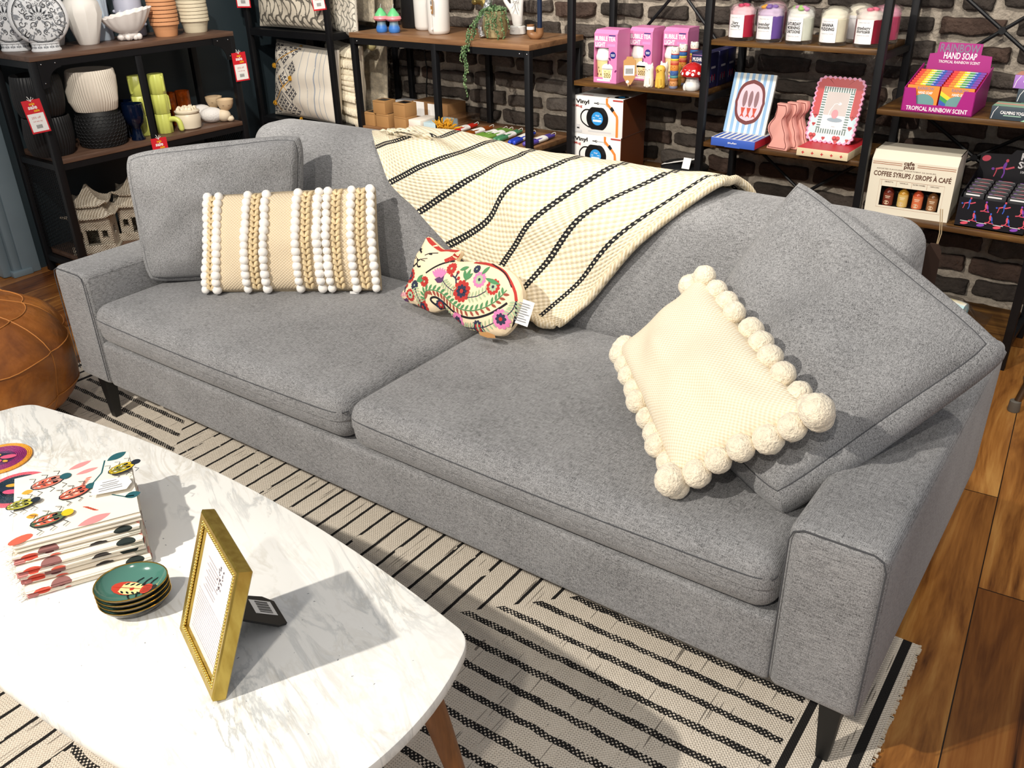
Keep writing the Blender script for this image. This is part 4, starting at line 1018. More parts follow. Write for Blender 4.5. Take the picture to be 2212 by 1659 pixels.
    for _ in range(150):
        q, an = rq.uniform(.048, .100), rq.uniform(0, 2*PI); x, y = q*math.cos(an), q*math.sin(an)
        if rq.random() < .55: a.leaf(x, y, rq.uniform(.008, .016), rq.uniform(.004, .007), rq.uniform(0, 6.3), gy)
        elif rq.random() < .6: spiral(x, y, rq.uniform(.004, .007), rq.uniform(0, 6.3), rq.choice((-1, 1)), bk, .0012)
        else: a.ell(x, y, .0016, .0016, bk, n=6)
    for i in range(5): spiral(-.028+.014*i, .056+.01*(1-abs(i-2)/2), .008, PI/2, 1 if i > 2 else -1, bk, .0012)
    a.build('painted_flowers', t)
    b = Art(lambda x, y, h: V(.055*math.sin(x), -(.0335)*math.cos(x)-.0006-h, y))
    for k in range(7):
        an = -1.3+.43*k
        b.rect(an-.012, .012, .024, .016, bk); b.ell(an+.10, .018, .07, .0035, gy, n=8); b.ell(an-.10, .018, .07, .0035, gy, n=8); b.rect(an-.2, .0285, .4, .0012, bk, 3); b.rect(an-.2, .007, .4, .0012, bk, 3)
    b.fn = b.fn; b.build('painted_border', t)
moon_flask((-1.292, .782, LT+.0005), FACE, 'round white moon flask vase with black flowers, in front of its twin')
moon_flask((-1.425, .720, LT+.0005), FACE-.25, 'round white moon flask vase with black flowers, half hidden behind its twin')
def facet_vase(loc, label, rz, s=1.):
    t = thing('faceted_vase', label, 'vase', loc, rz, 'white faceted vases'); t.scale = (s,)*3
    m = mat('chalky_white_ceramic', '#ece8e2', .55, var=(9, .03)); mb = MB()
    mb.lathe([(.040, .0), (.043, .004), (.080, .125), (.072, .168), (.026, .225), (.024, .255), (.032, .27)], 10, capb=True); mb.lathe([(.028, .27), (.02, .24)], 10, capb=False); mb.build('body', m, t, 30)
facet_vase((-1.345, .998, LT+.0005), 'large white faceted vase beside the moon flask', .3); facet_vase((-1.452, .905, LT+.0005), 'white faceted vase standing behind the flask and the other faceted vase', .1, .86)
t = thing('fluted_vase', 'pale blue draped vase behind the white faceted vase', 'vase', (-1.446, 1.115, LT+.0005)); mb = MB()
mb.lathe([(.050, 0), (.052, .004), (.046, .09), (.052, .2), (.062, .25)], 60, fn=lambda a, r, z: r*(1+.09*math.sin(7*a+z*9)+.03*math.sin(15*a-z*20))); mb.lathe([(.058, .25), (.044, .1)], 30, capb=False); mb.build('body', mat('pale_blue_glaze', '#b9c7d6', .35, var=(12, .1)), t, 180)
t = thing('knobbed_pot', 'pale lilac grey pot with small raised knobs behind the shell bowl', 'pot', (-1.435, 1.268, LT+.0005)); m = mat('lilac_grey_glaze', '#b4b6c6', .4)
mb = MB(); mb.lathe([(.052, 0), (.060, .006), (.060, .20), (.056, .21)], 32); mb.lathe([(.054, .21), (.05, .1)], 32, capb=False); mb.build('body', m, t)
mb = MB()
for z in (.05, .11, .17):
    for k in range(8): a = 2*PI*(k+(z == .11)*.5)/8; mb.sphere((.062*math.cos(a), .062*math.sin(a), z), .0075, 10, 7)
mb.build('knobs', m, t, 180)
def shell():
    t = thing('shell_bowl', 'white scallop shell bowl on a coral foot', 'bowl', (-1.300, 1.172, LT+.0005), FACE+.1)
    wh = mat('pearl_white_ceramic', '#e6e0dc', .35, coat=.3, var=(20, .04)); N = 72; rows = []; inn = []
    for i in range(13):
        q = i/12; row = []; r2 = []
        for k in range(N):
            a = 2*PI*k/N; rb = (1+.035*math.cos(a*18)*q); R_ = .028+.082*q**.8
            x = R_*math.cos(a)*1.0*rb; y = R_*math.sin(a)*.62*rb; z = .030+.082*q**1.5+.020*q*math.cos(a)+.0018*math.cos(a*18)*q
            row.append((x, y, z)); r2.append((x*.94, y*.94, z+.003))
        rows.append(row); inn.append(r2[::-1])
    mb = MB(); mb.grid(rows, cu=True); mb.grid(inn, cu=True); mb.grid([rows[-1], inn[-1][::-1]], cu=True); mb.build('bowl', wh, t, 180)
    mb = MB(); r = random.Random(8)
    for k in range(15): a = r.uniform(0, 2*PI); q = r.uniform(.01, .045); s = r.uniform(.010, .016); mb.sphere((q*1.2*math.cos(a), q*.8*math.sin(a), s*1.05), s, 10, 7, fn=lambda d: 1+.12*noise.noise(d*6+V(k, 0, 0)))
    mb.sphere((0, 0, .024), .026, 14, 9, sc=(1.4, .9, .8)); mb.build('coral_foot', wh, t, 180)
    a = Art(lambda x, y, h: V(x, y, .078+.5*(x*x+y*y*2)*4+h)); br = mat('peach_wash', '#c98a66', .4)
    for k in range(5): a.leaf(-.055+.022*k, .012, .03, .012, 2.3-.3*k, br)
    a.build('painted_wash', t)
shell()
def pot_stack(x, y, n, dz, R, col, nm, group, base, tall=.062):
    m = mat(nm, col, .75, bump=(90, .15, .001), var=(25, .05)); first = None
    for i in range(n):
        pos = ['bottom', 'second from the bottom', 'third from the bottom', 'fourth from the bottom', 'fifth from the bottom', 'sixth from the bottom', 'seventh from the bottom', 'eighth from the bottom', 'ninth from the bottom'][i] if i < n-1 else 'topmost'
        lab = f'{base}, {pos} of the stack'; z = LT+.0005+i*dz
        if first is None:
            first = tag(MB().lathe([(R*.74, 0), (R*.76, .003), (R*.88, tall*.75), (R*.98, tall*.77), (R, tall*.79), (R, tall-.003), (R*.98, tall)], 32).lathe([(R*.955, tall), (R*.90, tall*.72), (R*.76, .012), (R*.72, .008)], 32, capb=False, capt=True).build('plant_pot', m, None, 35), lab, 'pot', group); first.location = (x, y, z)
        else: again(first, (x+rnd.uniform(-.001, .001), y+rnd.uniform(-.001, .001), z), lab)
pot_stack(-1.300, 1.352, 7, .0165, .064, '#cf9468', 'terracotta_clay', 'terracotta pots in a stack', 'peach terracotta pot')
pot_stack(-1.315, 1.520, 9, .0155, .068, '#d8cdb2', 'cream_clay', 'cream pots in a stack', 'cream clay pot')

def ribbed_pot(x, y, z, R, H, m, label, n=44, wav=.0, kind='ribbed_planter', grp=None):
    t = thing(kind, label, 'planter', (x, y, z), 0, grp); N = n*6
    f = lambda a, r, zz: r*(1+.018*math.cos(n*a))*(1+wav*math.sin(3*a+zz/H*5))
    mb = MB(); mb.lathe([(R*.80, 0), (R*.84, .006), (R*.96, H*.25), (R, H*.5), (R*.97, H*.8), (R*.93, H-.004), (R*.9, H)], N, fn=f); mb.build('pot', m, t, 60)
    mb = MB(); mb.lathe([(R*.9, H), (R*.84, H-.01), (R*.80, H*.4), (R*.7, .02)], 48, fn=lambda a, r, zz: r*(1+wav*math.sin(3*a+zz/H*5)), capb=False, capt=True); mb.build('inside', m, t, 60); return t
mk = mat('matt_black_ceramic', '#17181a', .5); mw = mat('bone_white_ceramic', '#d9d0c2', .6, var=(8, .03))
ribbed_pot(-1.305, .708, LM+.0005, .098, .160, mk, 'black ribbed planter standing on the board, under another one', wav=.02, grp='black ribbed planters'); ribbed_pot(-1.307, .705, LM+.162, .100, .165, mk, 'black ribbed planter stacked on top of another one', wav=.03, grp='black ribbed planters')
ribbed_pot(-1.283, .930, LM+.1525, .104, .168, mw, 'bone white ribbed planter stacked on the black honeycomb planter', 56, .05)
def honey():
    t = thing('honeycomb_planter', 'black honeycomb textured planter under the white ribbed planter', 'planter', (-1.283, .930, LM+.0005)); R, H = .102, .151
    pr = lambda z: R*(.80+.2*math.sin(PI*min(1, max(0, z/H*.9+.08))))
    mb = MB(); mb.lathe([(pr(H*i/16), H*i/16) for i in range(17)], 48); mb.lathe([(pr(H)*.97, H), (R*.75, H*.3)], 48, capb=False, capt=True); mb.build('pot', mat('black_bisque', '#101112', .6), t, 60)
    mb = MB(); s = .0098; nr = 9; na = 34
    for j in range(nr):
        for k in range(na):
            z = .014+j*(H-.022)/nr; a = 2*PI*(k+.5*(j % 2))/na; r = pr(z); da = 2*PI/na*.56; pts = []
            for q in range(6): b = PI/6+q*PI/3; pts.append(((r+.0016)*V(math.cos(a+da*math.cos(b)), math.sin(a+da*math.cos(b)), 0))+V(0, 0, z+.0098*math.sin(b)))
            mb.tube(pts, .0011, 4, closed=True)
    mb.build('honeycomb_relief', mat('black_ridge', '#2b2c2f', .45), t, 180)
honey()
def lathe_thing(name, label, cat, loc, prof, m, n=32, part='body', grp=None, inner=None, capt=False, fn=None, ang=45):
    t = thing(name, label, cat, loc, 0, grp); mb = MB(); mb.lathe(prof, n, capt=capt, fn=fn)
    if inner: mb.lathe(inner, n, capb=False, capt=True, fn=fn)
    mb.build(part, m, t, ang); return t
gn = mat('navy_glass', '#0d1c3a', .06, trans=.55, ior=1.45, var=False)
gp = [(.030, 0), (.031, .004), (.024, .02), (.021, .05), (.024, .06), (.042, .078), (.047, .11), (.046, .158), (.044, .158)]
lathe_thing('goblet', 'navy blue glass goblet in front of its twin', 'goblet', (-1.240, 1.072, LM+.0005), gp, gn, inner=[(.042, .157), (.043, .11), (.034, .078)], grp='navy glass goblets')
lathe_thing('goblet', 'navy blue glass goblet standing behind its twin', 'goblet', (-1.340, 1.090, LM+.0005), gp, gn, inner=[(.042, .157), (.043, .11), (.034, .078)], grp='navy glass goblets')
def cactus(loc, rz, label):
    t = thing('cactus_vase', label, 'vase', loc, rz, 'lime cactus vases'); m = mat('lime_glaze', '#ccd26a', .35, coat=.2, var=(12, .05)); h = .088
    for k in range(3):
        mb = MB(); mb.lathe([(.0335, .0005+k*h), (.035, .002+k*h), (.035, h-.002+k*h), (.0335, h-.0005+k*h)], 72, fn=lambda a, r, z: r*(1+.03*math.cos(9*a)), capt=True); mb.build('segment', m, t, 60)
        mb = MB(); an = (-.2, .5, -.5)[k]; d = V(math.cos(an), math.sin(an), 0); s = -1 if k == 0 else 1
        p = [d*.032+V(0, 0, k*h+.060), d*.055+V(0, 0, k*h+.062), d*.074+V(0, 0, k*h+.050), d*.080+V(0, 0, k*h+.018)] if k == 0 else [d*.035+V(0, 0, k*h+.014), d*.0375+V(0, 0, k*h+.022), d*.0375+V(0, 0, k*h+.066), d*.035+V(0, 0, k*h+.074)]
        mb.tube(smoothpts(p, 5), .0125 if k == 0 else .006, 10); mb.sphere(p[-1], .0125 if k == 0 else .006, 10, 7); mb.build('arm', m, t, 180)
cactus((-1.262, 1.228, LM+.0005), .75, 'lime green cactus vase in three segments beside the cream pot'); cactus((-1.302, 1.152, LM+.0005), -.9, 'lime green cactus vase half hidden by the middle post, near the goblet')
am = mat('amber_glass', '#a04a16', .1, trans=.55, ior=1.45, var=(40, .3))
ap = [(.030, 0), (.032, .003), (.034, .15), (.032, .151)]
for loc, lab in (((-1.385, 1.350, LM+.0005), 'textured amber glass tumbler just behind the green cactus vase'), ((-1.380, 1.425, LM+.0005), 'textured amber glass tumbler behind the cream pot')):
    lathe_thing('tumbler', lab, 'glass', loc, ap, am, 40, grp='amber glass tumblers', inner=[(.031, .15), (.029, .01)], fn=lambda a, r, z: r*(1+.03*math.sin(11*a+40*z)+.02*math.sin(23*a-90*z)))
t = thing('succulent_jar', 'cream round jar with a lid of moulded succulents', 'jar', (-1.252, 1.350, LM+.0005)); cm = mat('ivory_glaze', '#e6dac2', .35)
mb = MB(); mb.lathe([(.045, 0), (.054, .006), (.057, .03), (.057, .066), (.054, .070)], 36, capt=True); mb.build('jar', cm, t)
mb = MB(); mb.lathe([(.053, .071), (.058, .074), (.058, .082), (.045, .088)], 36, capt=True)
for k in range(16): a = k*2.4; r = .011*math.sqrt(k); mb.sphere((r*math.cos(a), r*math.sin(a), .090), .011, 9, 6, sc=(1, 1, .9), fn=lambda d: 1+.2*math.cos(5*math.atan2(d.y, d.x)))
for a in (.3, -1.): mb.lathe([(.009, .088), (.005, .1), (.0005, .112)], 8, M=T(.032*math.cos(a), .032*math.sin(a), 0))
mb.build('succulent_lid', cm, t, 60)
def sheep(loc, rz, label):
    t = thing('animal_planter', label, 'planter', loc, rz, 'sleeping animal planters'); be = mat('beige_stoneware', '#d9bf9a', .6); wh = mat('white_fleece_glaze', '#e9e6e2', .6, bump=(140, .7, .004)); ft = mat('pale_stoneware', '#e2d2b8', .6)
    mb = MB(); mb.sphere((-.022, 0, .036), .042, 20, 14, sc=(1.35, .9, .86)); mb.build('fleece', wh, t, 180)
    mb = MB(); mb.sphere((.034, -.006, .030), .034, 18, 12, sc=(1., .95, .88)); mb.sphere((.062, -.022, .014), .014, 12, 8, sc=(1.3, .8, .9)); mb.sphere((.062, .016, .014), .014, 12, 8, sc=(1.3, .8, .9)); mb.build('head', ft, t, 180)
    mb = MB(); mb.lathe([(.014, .052), (.030, .064), (.039, .086), (.041, .104), (.039, .105)], 28, M=T(.050, 0, 0)); mb.lathe([(.038, .104), (.026, .072)], 28, M=T(.050, 0, 0), capb=False, capt=True); b = mb.build('bowl', be, t)
    a = Art(lambda x, y, h: V(.050+.0395*math.sin(x), -.0395*math.cos(x)-.0008-h, y)); ik = mat('brown_line', '#6a4a36', .6)
    for s in (-1, 1): a.line([(s*.35-.12, .082), (s*.35, .079), (s*.35+.12, .082)], .0016, ik)
    a.build('sleeping_face', b)
sheep((-1.258, 1.512, LM+.0005), FACE-.1, 'sleeping animal planter with a beige bowl on its head, in front of its twin'); sheep((-1.372, 1.530, LM+.0005), FACE-.05, 'sleeping animal planter with a beige bowl on its head, behind its twin')
def wicker_house(loc, rz, label):
    t = thing('wicker_house', label, 'lantern', loc, rz, 'wicker house lanterns')
    g = NT('bleached_wicker', .85); o = g.tc.outputs['Object']; x, y, z = g.sep(o)
    s1 = g.math('SINE', g.math('MULTIPLY', g.math('ADD', x, y), 520)); s2 = g.math('SINE', g.math('MULTIPLY', z, 640)); h = g.math('MULTIPLY', g.math('ADD', g.math('MULTIPLY', s1, s2), 1), .5)
    g.col(g.mix(g.math('ADD', h, g.math('MULTIPLY', g.math('SUBTRACT', g.noise(o, 30, 2), .5), .8), clamp=True), '#8a765c', '#fbf1de')); g.bump(h, 1., .006); wk = g.m
    W_, D_, H_ = .156, .142, .165; th = .008; mb = MB()
    def wall(M, L, door):
        holes = [(-.028, .028, .012, .10)] if door else []
        holes += [(-.066, -.040, .066, .096), (.040, .066, .066, .096)] if door else [(-.022, .022, .06, .10)]
        xs = sorted({-L/2, L/2, *[q for h_ in holes for q in h_[:2]]}); zs = sorted({0, H_, *[q for h_ in holes for q in h_[2:]]})
        for i in range(len(xs)-1):
            for j in range(len(zs)-1):
                cx, cz = (xs[i]+xs[i+1])/2, (zs[j]+zs[j+1])/2
                if any(h_[0] < cx < h_[1] and h_[2] < cz < h_[3] for h_ in holes): continue
                mb.box((cx, 0, cz), (xs[i+1]-xs[i], th, zs[j+1]-zs[j]), M=M)
    for k in range(4): wall(Matrix.Rotation(k*PI/2, 4, 'Z') @ T(0, -(D_/2 if k % 2 == 0 else W_/2), 0), W_ if k % 2 == 0 else D_, k == 0)
    mb.box((0, -.005, .004), (W_+.03, D_+.05, .008)); mb.box((0, -.098, .02), (W_+.03, .008, .03)); mb.build('walls', wk, t, 30)
    fr = MB()
    for x0, x1, z0, z1 in ((-.028, .028, .010, .10), (-.066, -.040, .066, .096), (.040, .066, .066, .096)): fr.tube([(x0, -D_/2-.005, z0), (x1, -D_/2-.005, z0), (x1, -D_/2-.005, z1), (x0, -D_/2-.005, z1)], .0035, 6, closed=True)
    fr.build('woven_trim', wk, t, 60)
    for z0, s0, s1, hh in ((H_-.008, 1.30, .72, .055), (H_+.042, 1.0, .06, .085)):
        rows = []
        for i in range(9):
            q = i/8; k = lerp(s0, s1, q**.75); zz = z0+hh*q**1.35; row = []
            for a in range(32):
                an = 2*PI*a/32+PI/4; c, s = math.cos(an), math.sin(an); m_ = max(abs(c), abs(s)); cx, cy = c/m_, s/m_; cor = (abs(cx)*abs(cy))**4
                row.append((cx*k*W_/2*(1+.07*cor*(1-q)), cy*k*D_/2*(1+.07*cor*(1-q)), zz+.020*cor*(1-q)**2))
            rows.append(row)
        mb = MB(); mb.grid(rows, cu=True); mb.grid([[(x*.96, y*.96, z-.006) for x, y, z in r][::-1] for r in rows], cu=True); mb.tube(rows[0], .005, 6, closed=True); mb.build('roof', wk, t, 60)
wicker_house((-1.325, .815, LB_+.0005), FACE-.25, 'bleached wicker house lantern with tiered roof, behind the mesh panel'); wicker_house((-1.338, 1.045, LB_+.0005), FACE-.2, 'bleached wicker house lantern with tiered roof, nearer the grey pillow')
def sale_tag(loc, rz, label, tip=0., s=1.):
    t = thing('sale_tag', label, 'price tag', loc, rz, 'red and white sale tags'); w_, h = .070*s, .130*s; M = Matrix.Rotation(tip, 4, 'Y')
    red = mat('sale_red', '#cf1f2c', .5)
    mb = MB(); mb.box((0, 0, -h/2), (w_, .0012, h), M=M); c = mb.build('card', red, t)
    a = Art(M=M @ FRONT(0, -.0007, 0)); a.rect(-w_*.43, -h*.95, w_*.86, h*.54, M_WHITE); a.lay()
    a.text('sale', 0, -h*.15, h*.075, M_YEL, .02); a.text('sale', -w_*.02, -h*.27, h*.115, M_WHITE, .03, sx=1.05); a.text('sale', w_*.14, -h*.36, h*.075, M_YEL, .02); a.lay()
    rp = mat('red_pen', '#c8403f', .6); a.text('25% off', -w_*.02, -h*.56, h*.06, rp, 0); a.text('red sale tag', 0, -h*.66, h*.04, rp, 0)
    for k in range(9): a.rect(-w_*.16+k*w_*.036, -h*.86, w_*.02, h*.11, M_INK)
    a.build('tag_lettering', c)
    mb = MB(); mb.tube([(-.012, -.001, .004), (0, -.002, -.006), (.006, .002, .010), (.014, .004, .004), (0, -.001, -.004), (-.008, .003, .014)], .0013, 5, M=M); mb.build('string', M_WHITE, t)
sale_tag((-1.158, .598, .806), 1.15, 'red and white sale tag tied to the left front post of the dark shelf', -.10)
sale_tag((-1.158, 1.622, .868), 1.35, 'red and white sale tag tied to the right front post of the dark shelf', -.03)
sale_tag((-1.157, 1.118, .560), 1.3, 'red and white sale tag tied to the middle post, lower half behind the grey pillow', -.02)
# ---------------------------------------------------------------- black rack full of pillows in the corner
def pillow_rack():
    X0, X1, Y0, Y1 = -1.47, -.865, 1.945, 2.385; t = thing('pillow_rack', 'tall black steel rack of pillows in the corner', 'rack', ((X0+X1)/2, (Y0+Y1)/2, 0)); ox, oy = (X0+X1)/2, (Y0+Y1)/2
    for x in (X0, X1):
        for y in (Y0, Y1): mb = MB(); mb.box((x-ox, y-oy, .8), (.026, .026, 1.6), .002); mb.build('post', M_BLACK, t)
    for z in (.932, .488, .10):
        mb = MB(); mb.box((0, 0, z-.006), (X1-X0-.02, Y1-Y0-.02, .012)); mb.build('shelf', M_BLACK, t); mb = MB()
        for y in (Y0, Y1): mb.box((0, y-oy, z-.016), (X1-X0-.028, .02, .032))
        for x in (X0, X1): mb.box((x-ox, 0, z-.016), (.02, Y1-Y0-.028, .032))
        mb.build('rail', M_BLACK, t)
pillow_rack()
def blockprint(name, bg, ink, s=1.):
    g = NT(name, .9); uv = g.tc.outputs['UV']; x, y, z = g.sep(uv)
    a = g.math('SINE', g.math('MULTIPLY', g.math('ADD', x, g.math('MULTIPLY', g.math('SINE', g.math('MULTIPLY', y, 52*s)), .014)), 95*s)); b = g.math('SINE', g.math('ADD', g.math('MULTIPLY', y, 70*s), g.math('MULTIPLY', g.math('SINE', g.math('MULTIPLY', x, 95*s)), 1.2)))
    f = g.math('ABSOLUTE', g.math('ADD', g.math('MULTIPLY', a, .6), g.math('MULTIPLY', b, .5)))
    n = g.noise(uv, 60, 2); k = g.math('LESS_THAN', g.math('ADD', f, g.math('MULTIPLY', g.math('SUBTRACT', n, .5), .5)), .27)
    v = g.n('TexVoronoi'); g.link(uv, v.inputs['Vector']); v.inputs['Scale'].default_value = 42*s; k2 = g.math('LESS_THAN', v.outputs['Distance'], .16)
    g.col(g.mix(g.math('MAXIMUM', k, k2), bg, ink)); g.bump(g.noise(uv, 500, 1), .3, .001); return g.m
def rack_pillow(q, Tk, m, label, name='cushion', grp=None, pinch=.03, seed=1):
    o = Vector(q[0]); t = thing(name, label, 'pillow', o, 0, grp); P = Pillow([Vector(p)-o for p in q], Tk, .006, pinch, 2.3, .5, seed, .005); P.mesh(N=26).build('cover', m, t, 60); return t, P
rack_pillow([(-1.425, 1.985, .941), (-.895, 1.975, .941), (-.90, 2.02, 1.36), (-1.42, 2.03, 1.36)], .055, blockprint('grey_block_print', '#d9d0be', '#68635a'), 'pillow with grey vine block print on the upper level of the rack', seed=2)
rack_pillow([(-1.16, 2.125, .941), (-.775, 2.045, .906), (-.775, 2.075, 1.30), (-1.16, 2.155, 1.33)], .035, blockprint('pale_grey_block_print', '#e3dccd', '#8d8a80', 1.5), 'pillow with fine grey border print sticking out of the upper level of the rack', seed=4)
furm = mat('cream_fur', '#cfc3ab', 1., bump=(110, 1., .006), var=(40, .25), sheen=.4)
plast = mat('clear_plastic_film', '#ffffff', .08, trans=1., ior=1.15, var=False); plast.node_tree.nodes['Principled BSDF'].inputs['Alpha'].default_value = .42
plast.node_tree.nodes['Principled BSDF'].inputs['Roughness'].default_value = .12
def bagged(q, lab, Tk=.045):
    t, P = rack_pillow(q, Tk, furm, lab, 'bagged_pillow', None, .02, 6)
    B = Pillow([p+(p-P.mid(0, 0)).normalized()*.022 for p in P.q], Tk+.008, .004, -.02, 3, .5, 9, .012); B.mesh(N=22).build('plastic_bag', plast, t, 180); return t, P
bagged([(-1.10, 2.25, .965), (-.815, 2.205, .965), (-.815, 2.235, 1.30), (-1.10, 2.28, 1.30)], 'cream fluffy pillow in clear plastic on the upper level of the rack', .022)
bagged([(-1.08, 2.335, .965), (-.79, 2.315, .965), (-.79, 2.335, 1.30), (-1.08, 2.355, 1.30)], 'grey fluffy pillow in clear plastic at the very back of the upper rack level', .012)
def geo_pillow():
    t, P = rack_pillow([(-1.415, 1.995, .497), (-.895, 1.985, .495), (-.905, 2.03, .845), (-1.39, 2.05, .870)], .068, mat('pale_cotton', '#ded6c8', .9, bump=(500, .3, .001)), 'pale pillow with embroidered diamonds, grey stripes and mustard tassels on the rack', 'embroidered_pillow')
    P2 = P; a = Art(lambda x, y, h: P2.XY(x, y, h), step=.0004); gy, dk, mu, bl = mat('grey_embroidery', '#8b8a8c', .9), mat('charcoal_embroidery', '#4c4b50', .9), mat('mustard_embroidery', '#c9912f', .9), mat('bluegrey_stripe', '#9aa2ae', .9)
    W_, H_ = P.w, P.h
    def seg(x0, y0, x1, y1, w, m, n=10): a.line([(lerp(x0, x1, i/n), lerp(y0, y1, i/n)) for i in range(n+1)], w, m)
    for x, w in ((.022, .0035), (.072, .003), (.125, .008), (.160, .003), (.190, .003)): seg(x, -H_*.47, x, H_*.47, w, bl, 24)
    cr = mat('pale_diamond_ground', '#d5cec2', .9); a.rect(-W_*.485, -H_*.47, .255, H_*.94, cr, 1) if False else None
    c = (-.135, 0); s = .064
    cells = [(-.130, .118), (-.130, 0), (-.130, -.118), (-.210, .059), (-.210, -.059), (-.052, .059), (-.052, -.059), (-.052, .165), (-.210, .165), (-.052, -.150), (-.210, -.150)]
    for cx, cy in cells:
        main = cx == -.130
        if main: a.line([(cx+.074, cy), (cx, cy+.060), (cx-.074, cy), (cx, cy-.060)], .009 if cy != 0 else .007, gy, True)
        k = .0185
        for i in (-1, 0, 1):
            for j in (-1, 0, 1):
                x, y = cx+(i+j)*k, cy+(i-j)*k*.85
                if abs(x) < W_*.47 and abs(y) < H_*.46 and x < .012:
                    a.rect(x-.012, y-.0036, .024, .0072, dk); a.rect(x-.0036, y-.012, .0072, .024, dk)
        for dx, dy in ((.036, 0), (-.036, 0), (0, .030), (0, -.030)):
            if abs(cx+dx) < W_*.47 and abs(cy+dy) < H_*.46: a.rect(cx+dx-.003, cy+dy-.003, .006, .006, dk)
    a.lay(); seg(-.22, -.115, -.045, .022, .006, mu); seg(-.235, .065, -.03, .165, .004, mu); seg(-.17, .02, -.09, -.05, .004, mu); seg(-.165, -.16, -.235, -.10, .004, mu)
    a.build('embroidery', t)
    r = random.Random(7)
    for (x, y) in ((-.04, .028), (-.215, -.112), (-.03, -.185), (-.235, .07), (-.02, .182)):
        p = P.XY(x, y, .004); mb = MB()
        for i in range(16): d = V(r.uniform(-1, 1), -.6, r.uniform(-1.2, .2)).normalized(); mb.tube([p, p+d*.010, p+d*.016+V(0, 0, -.010)], .0013, 4)
        mb.build('tassel', mat('mustard_yarn', '#c8921c', .9), t, 60)
geo_pillow()
def fringe_pillow():
    t, P = rack_pillow([(-1.12, 2.13, .497), (-.790, 2.05, .492), (-.795, 2.085, .862), (-1.12, 2.165, .88)], .042, mat('ivory_weave', '#e9dec6', .95, bump=(160, .7, .003)), 'ivory pillow with shaggy fringe bands at the right edge of the rack', 'fringed_pillow', None, .03, 12)
    mb = MB(); r = random.Random(9)
    for u in [i/22 for i in range(-21, 22)]:
        for v0, v1, kind in ((.93, .70, 0), (.62, .42, 0), (-.28, -.45, 0), (-.62, -.80, 0), (-.88, -1.10, 0)):
            p = P.S(u, max(-1, v0), .004); q = P.S(u+r.uniform(-.02, .02), max(-1, v1), .010); 
            if v1 < -1: q = q+V(0, 0, -.022)
            mb.tube([p, lerp(p, q, .5)+P.n*.006, q], [.0035, .0042, .0028], 5)
        for k in range(5):
            v = .35-.14*k; mb.tube([P.S(u, v, .002), P.S(u+.02, v-.05, .006), P.S(u, v-.1, .002)], .0028, 5)
    f = mb.build('fringe', mat('ivory_yarn', '#f0e6cf', .95, var=(60, .12)), t, 180); f['kind'] = 'stuff'
fringe_pillow()
t, P = bagged([(-1.08, 2.275, .497), (-.808, 2.235, .497), (-.812, 2.27, .86), (-1.08, 2.31, .88)], 'cream fluffy pillow in clear plastic on the lower level of the rack', .036)
mb = MB(); mb.sphere(P.S(.80, .88, .03)+V(.005, -.03, .01), .024, 14, 9, fn=lambda d: 1+.05*noise.noise(d*8)); mb.build('pompom', mat('pale_yellow_wool', '#ded39a', .95, bump=(120, .5, .003)), t, 180, 'pale yellow wool ball')
def tag2(loc, lab): sale_tag(loc, .12, lab, 0)
sale_tag((-1.452, 1.918, 1.175), .45, 'red and white sale tag at the top left of the pillow rack', 0, 1.1)
sale_tag((-.895, 1.918, 1.168), .35, 'red and white sale tag at the top right of the rack, mostly out of view', -.1, 1.)

# ---------------------------------------------------------------- display table and candles
TX0, TX1, TY0, TY1, TZ, TS = -.77, .30, 1.985, 2.395, .94, .505
def display_table():
    ox, oy = (TX0+TX1)/2, (TY0+TY1)/2; t = thing('display_table', 'black steel console table with brown top and lower board', 'table', (ox, oy, 0)); hw, hd = (TX1-TX0)/2, (TY1-TY0)/2
    for z in (TZ, TS): mb = MB(); mb.box((0, 0, z-.011), (2*hw-(0 if z == TZ else .056), 2*hd-(0 if z == TZ else .01), .022), .001); mb.build('table_top' if z == TZ else 'lower_board', M_SHELF, t)
    mb = MB()
    for y in (-hd+.013, hd-.013): mb.box((0, y, TZ-.036), (2*hw-.056, .024, .028))
    for x in (-hw+.013, hw-.013): mb.box((x, 0, TZ-.036), (.024, 2*hd-.056, .028))
    for x in (-hw+.013, hw-.013): mb.box((x, 0, TS-.036), (.024, 2*hd-.056, .028))
    for y in (-hd+.02, hd-.02): mb.box((0, y, TS-.036), (2*hw-.056, .02, .026))
    mb.build('rail', M_BLACK, t)
    for x in (-hw+.014, 0, hw-.014):
        for y in (-hd+.014, hd-.014): mb = MB(); mb.box((x, y, (TZ-.0225)/2), (.027, .027, TZ-.0225), .0015); mb.build('leg', M_BLACK, t)
    mb = MB()
    for x in (-hw+.05, hw-.05, hw-.012): mb.sphere((x, -hd+.0005, TZ-.036), .0035, 8, 5)
    mb.build('screw', mat('steel_screw', '#b9bcc0', .3, 1., var=False), t, 180)
display_table(); Z0 = TZ+.0006; Z1 = TS+.0006
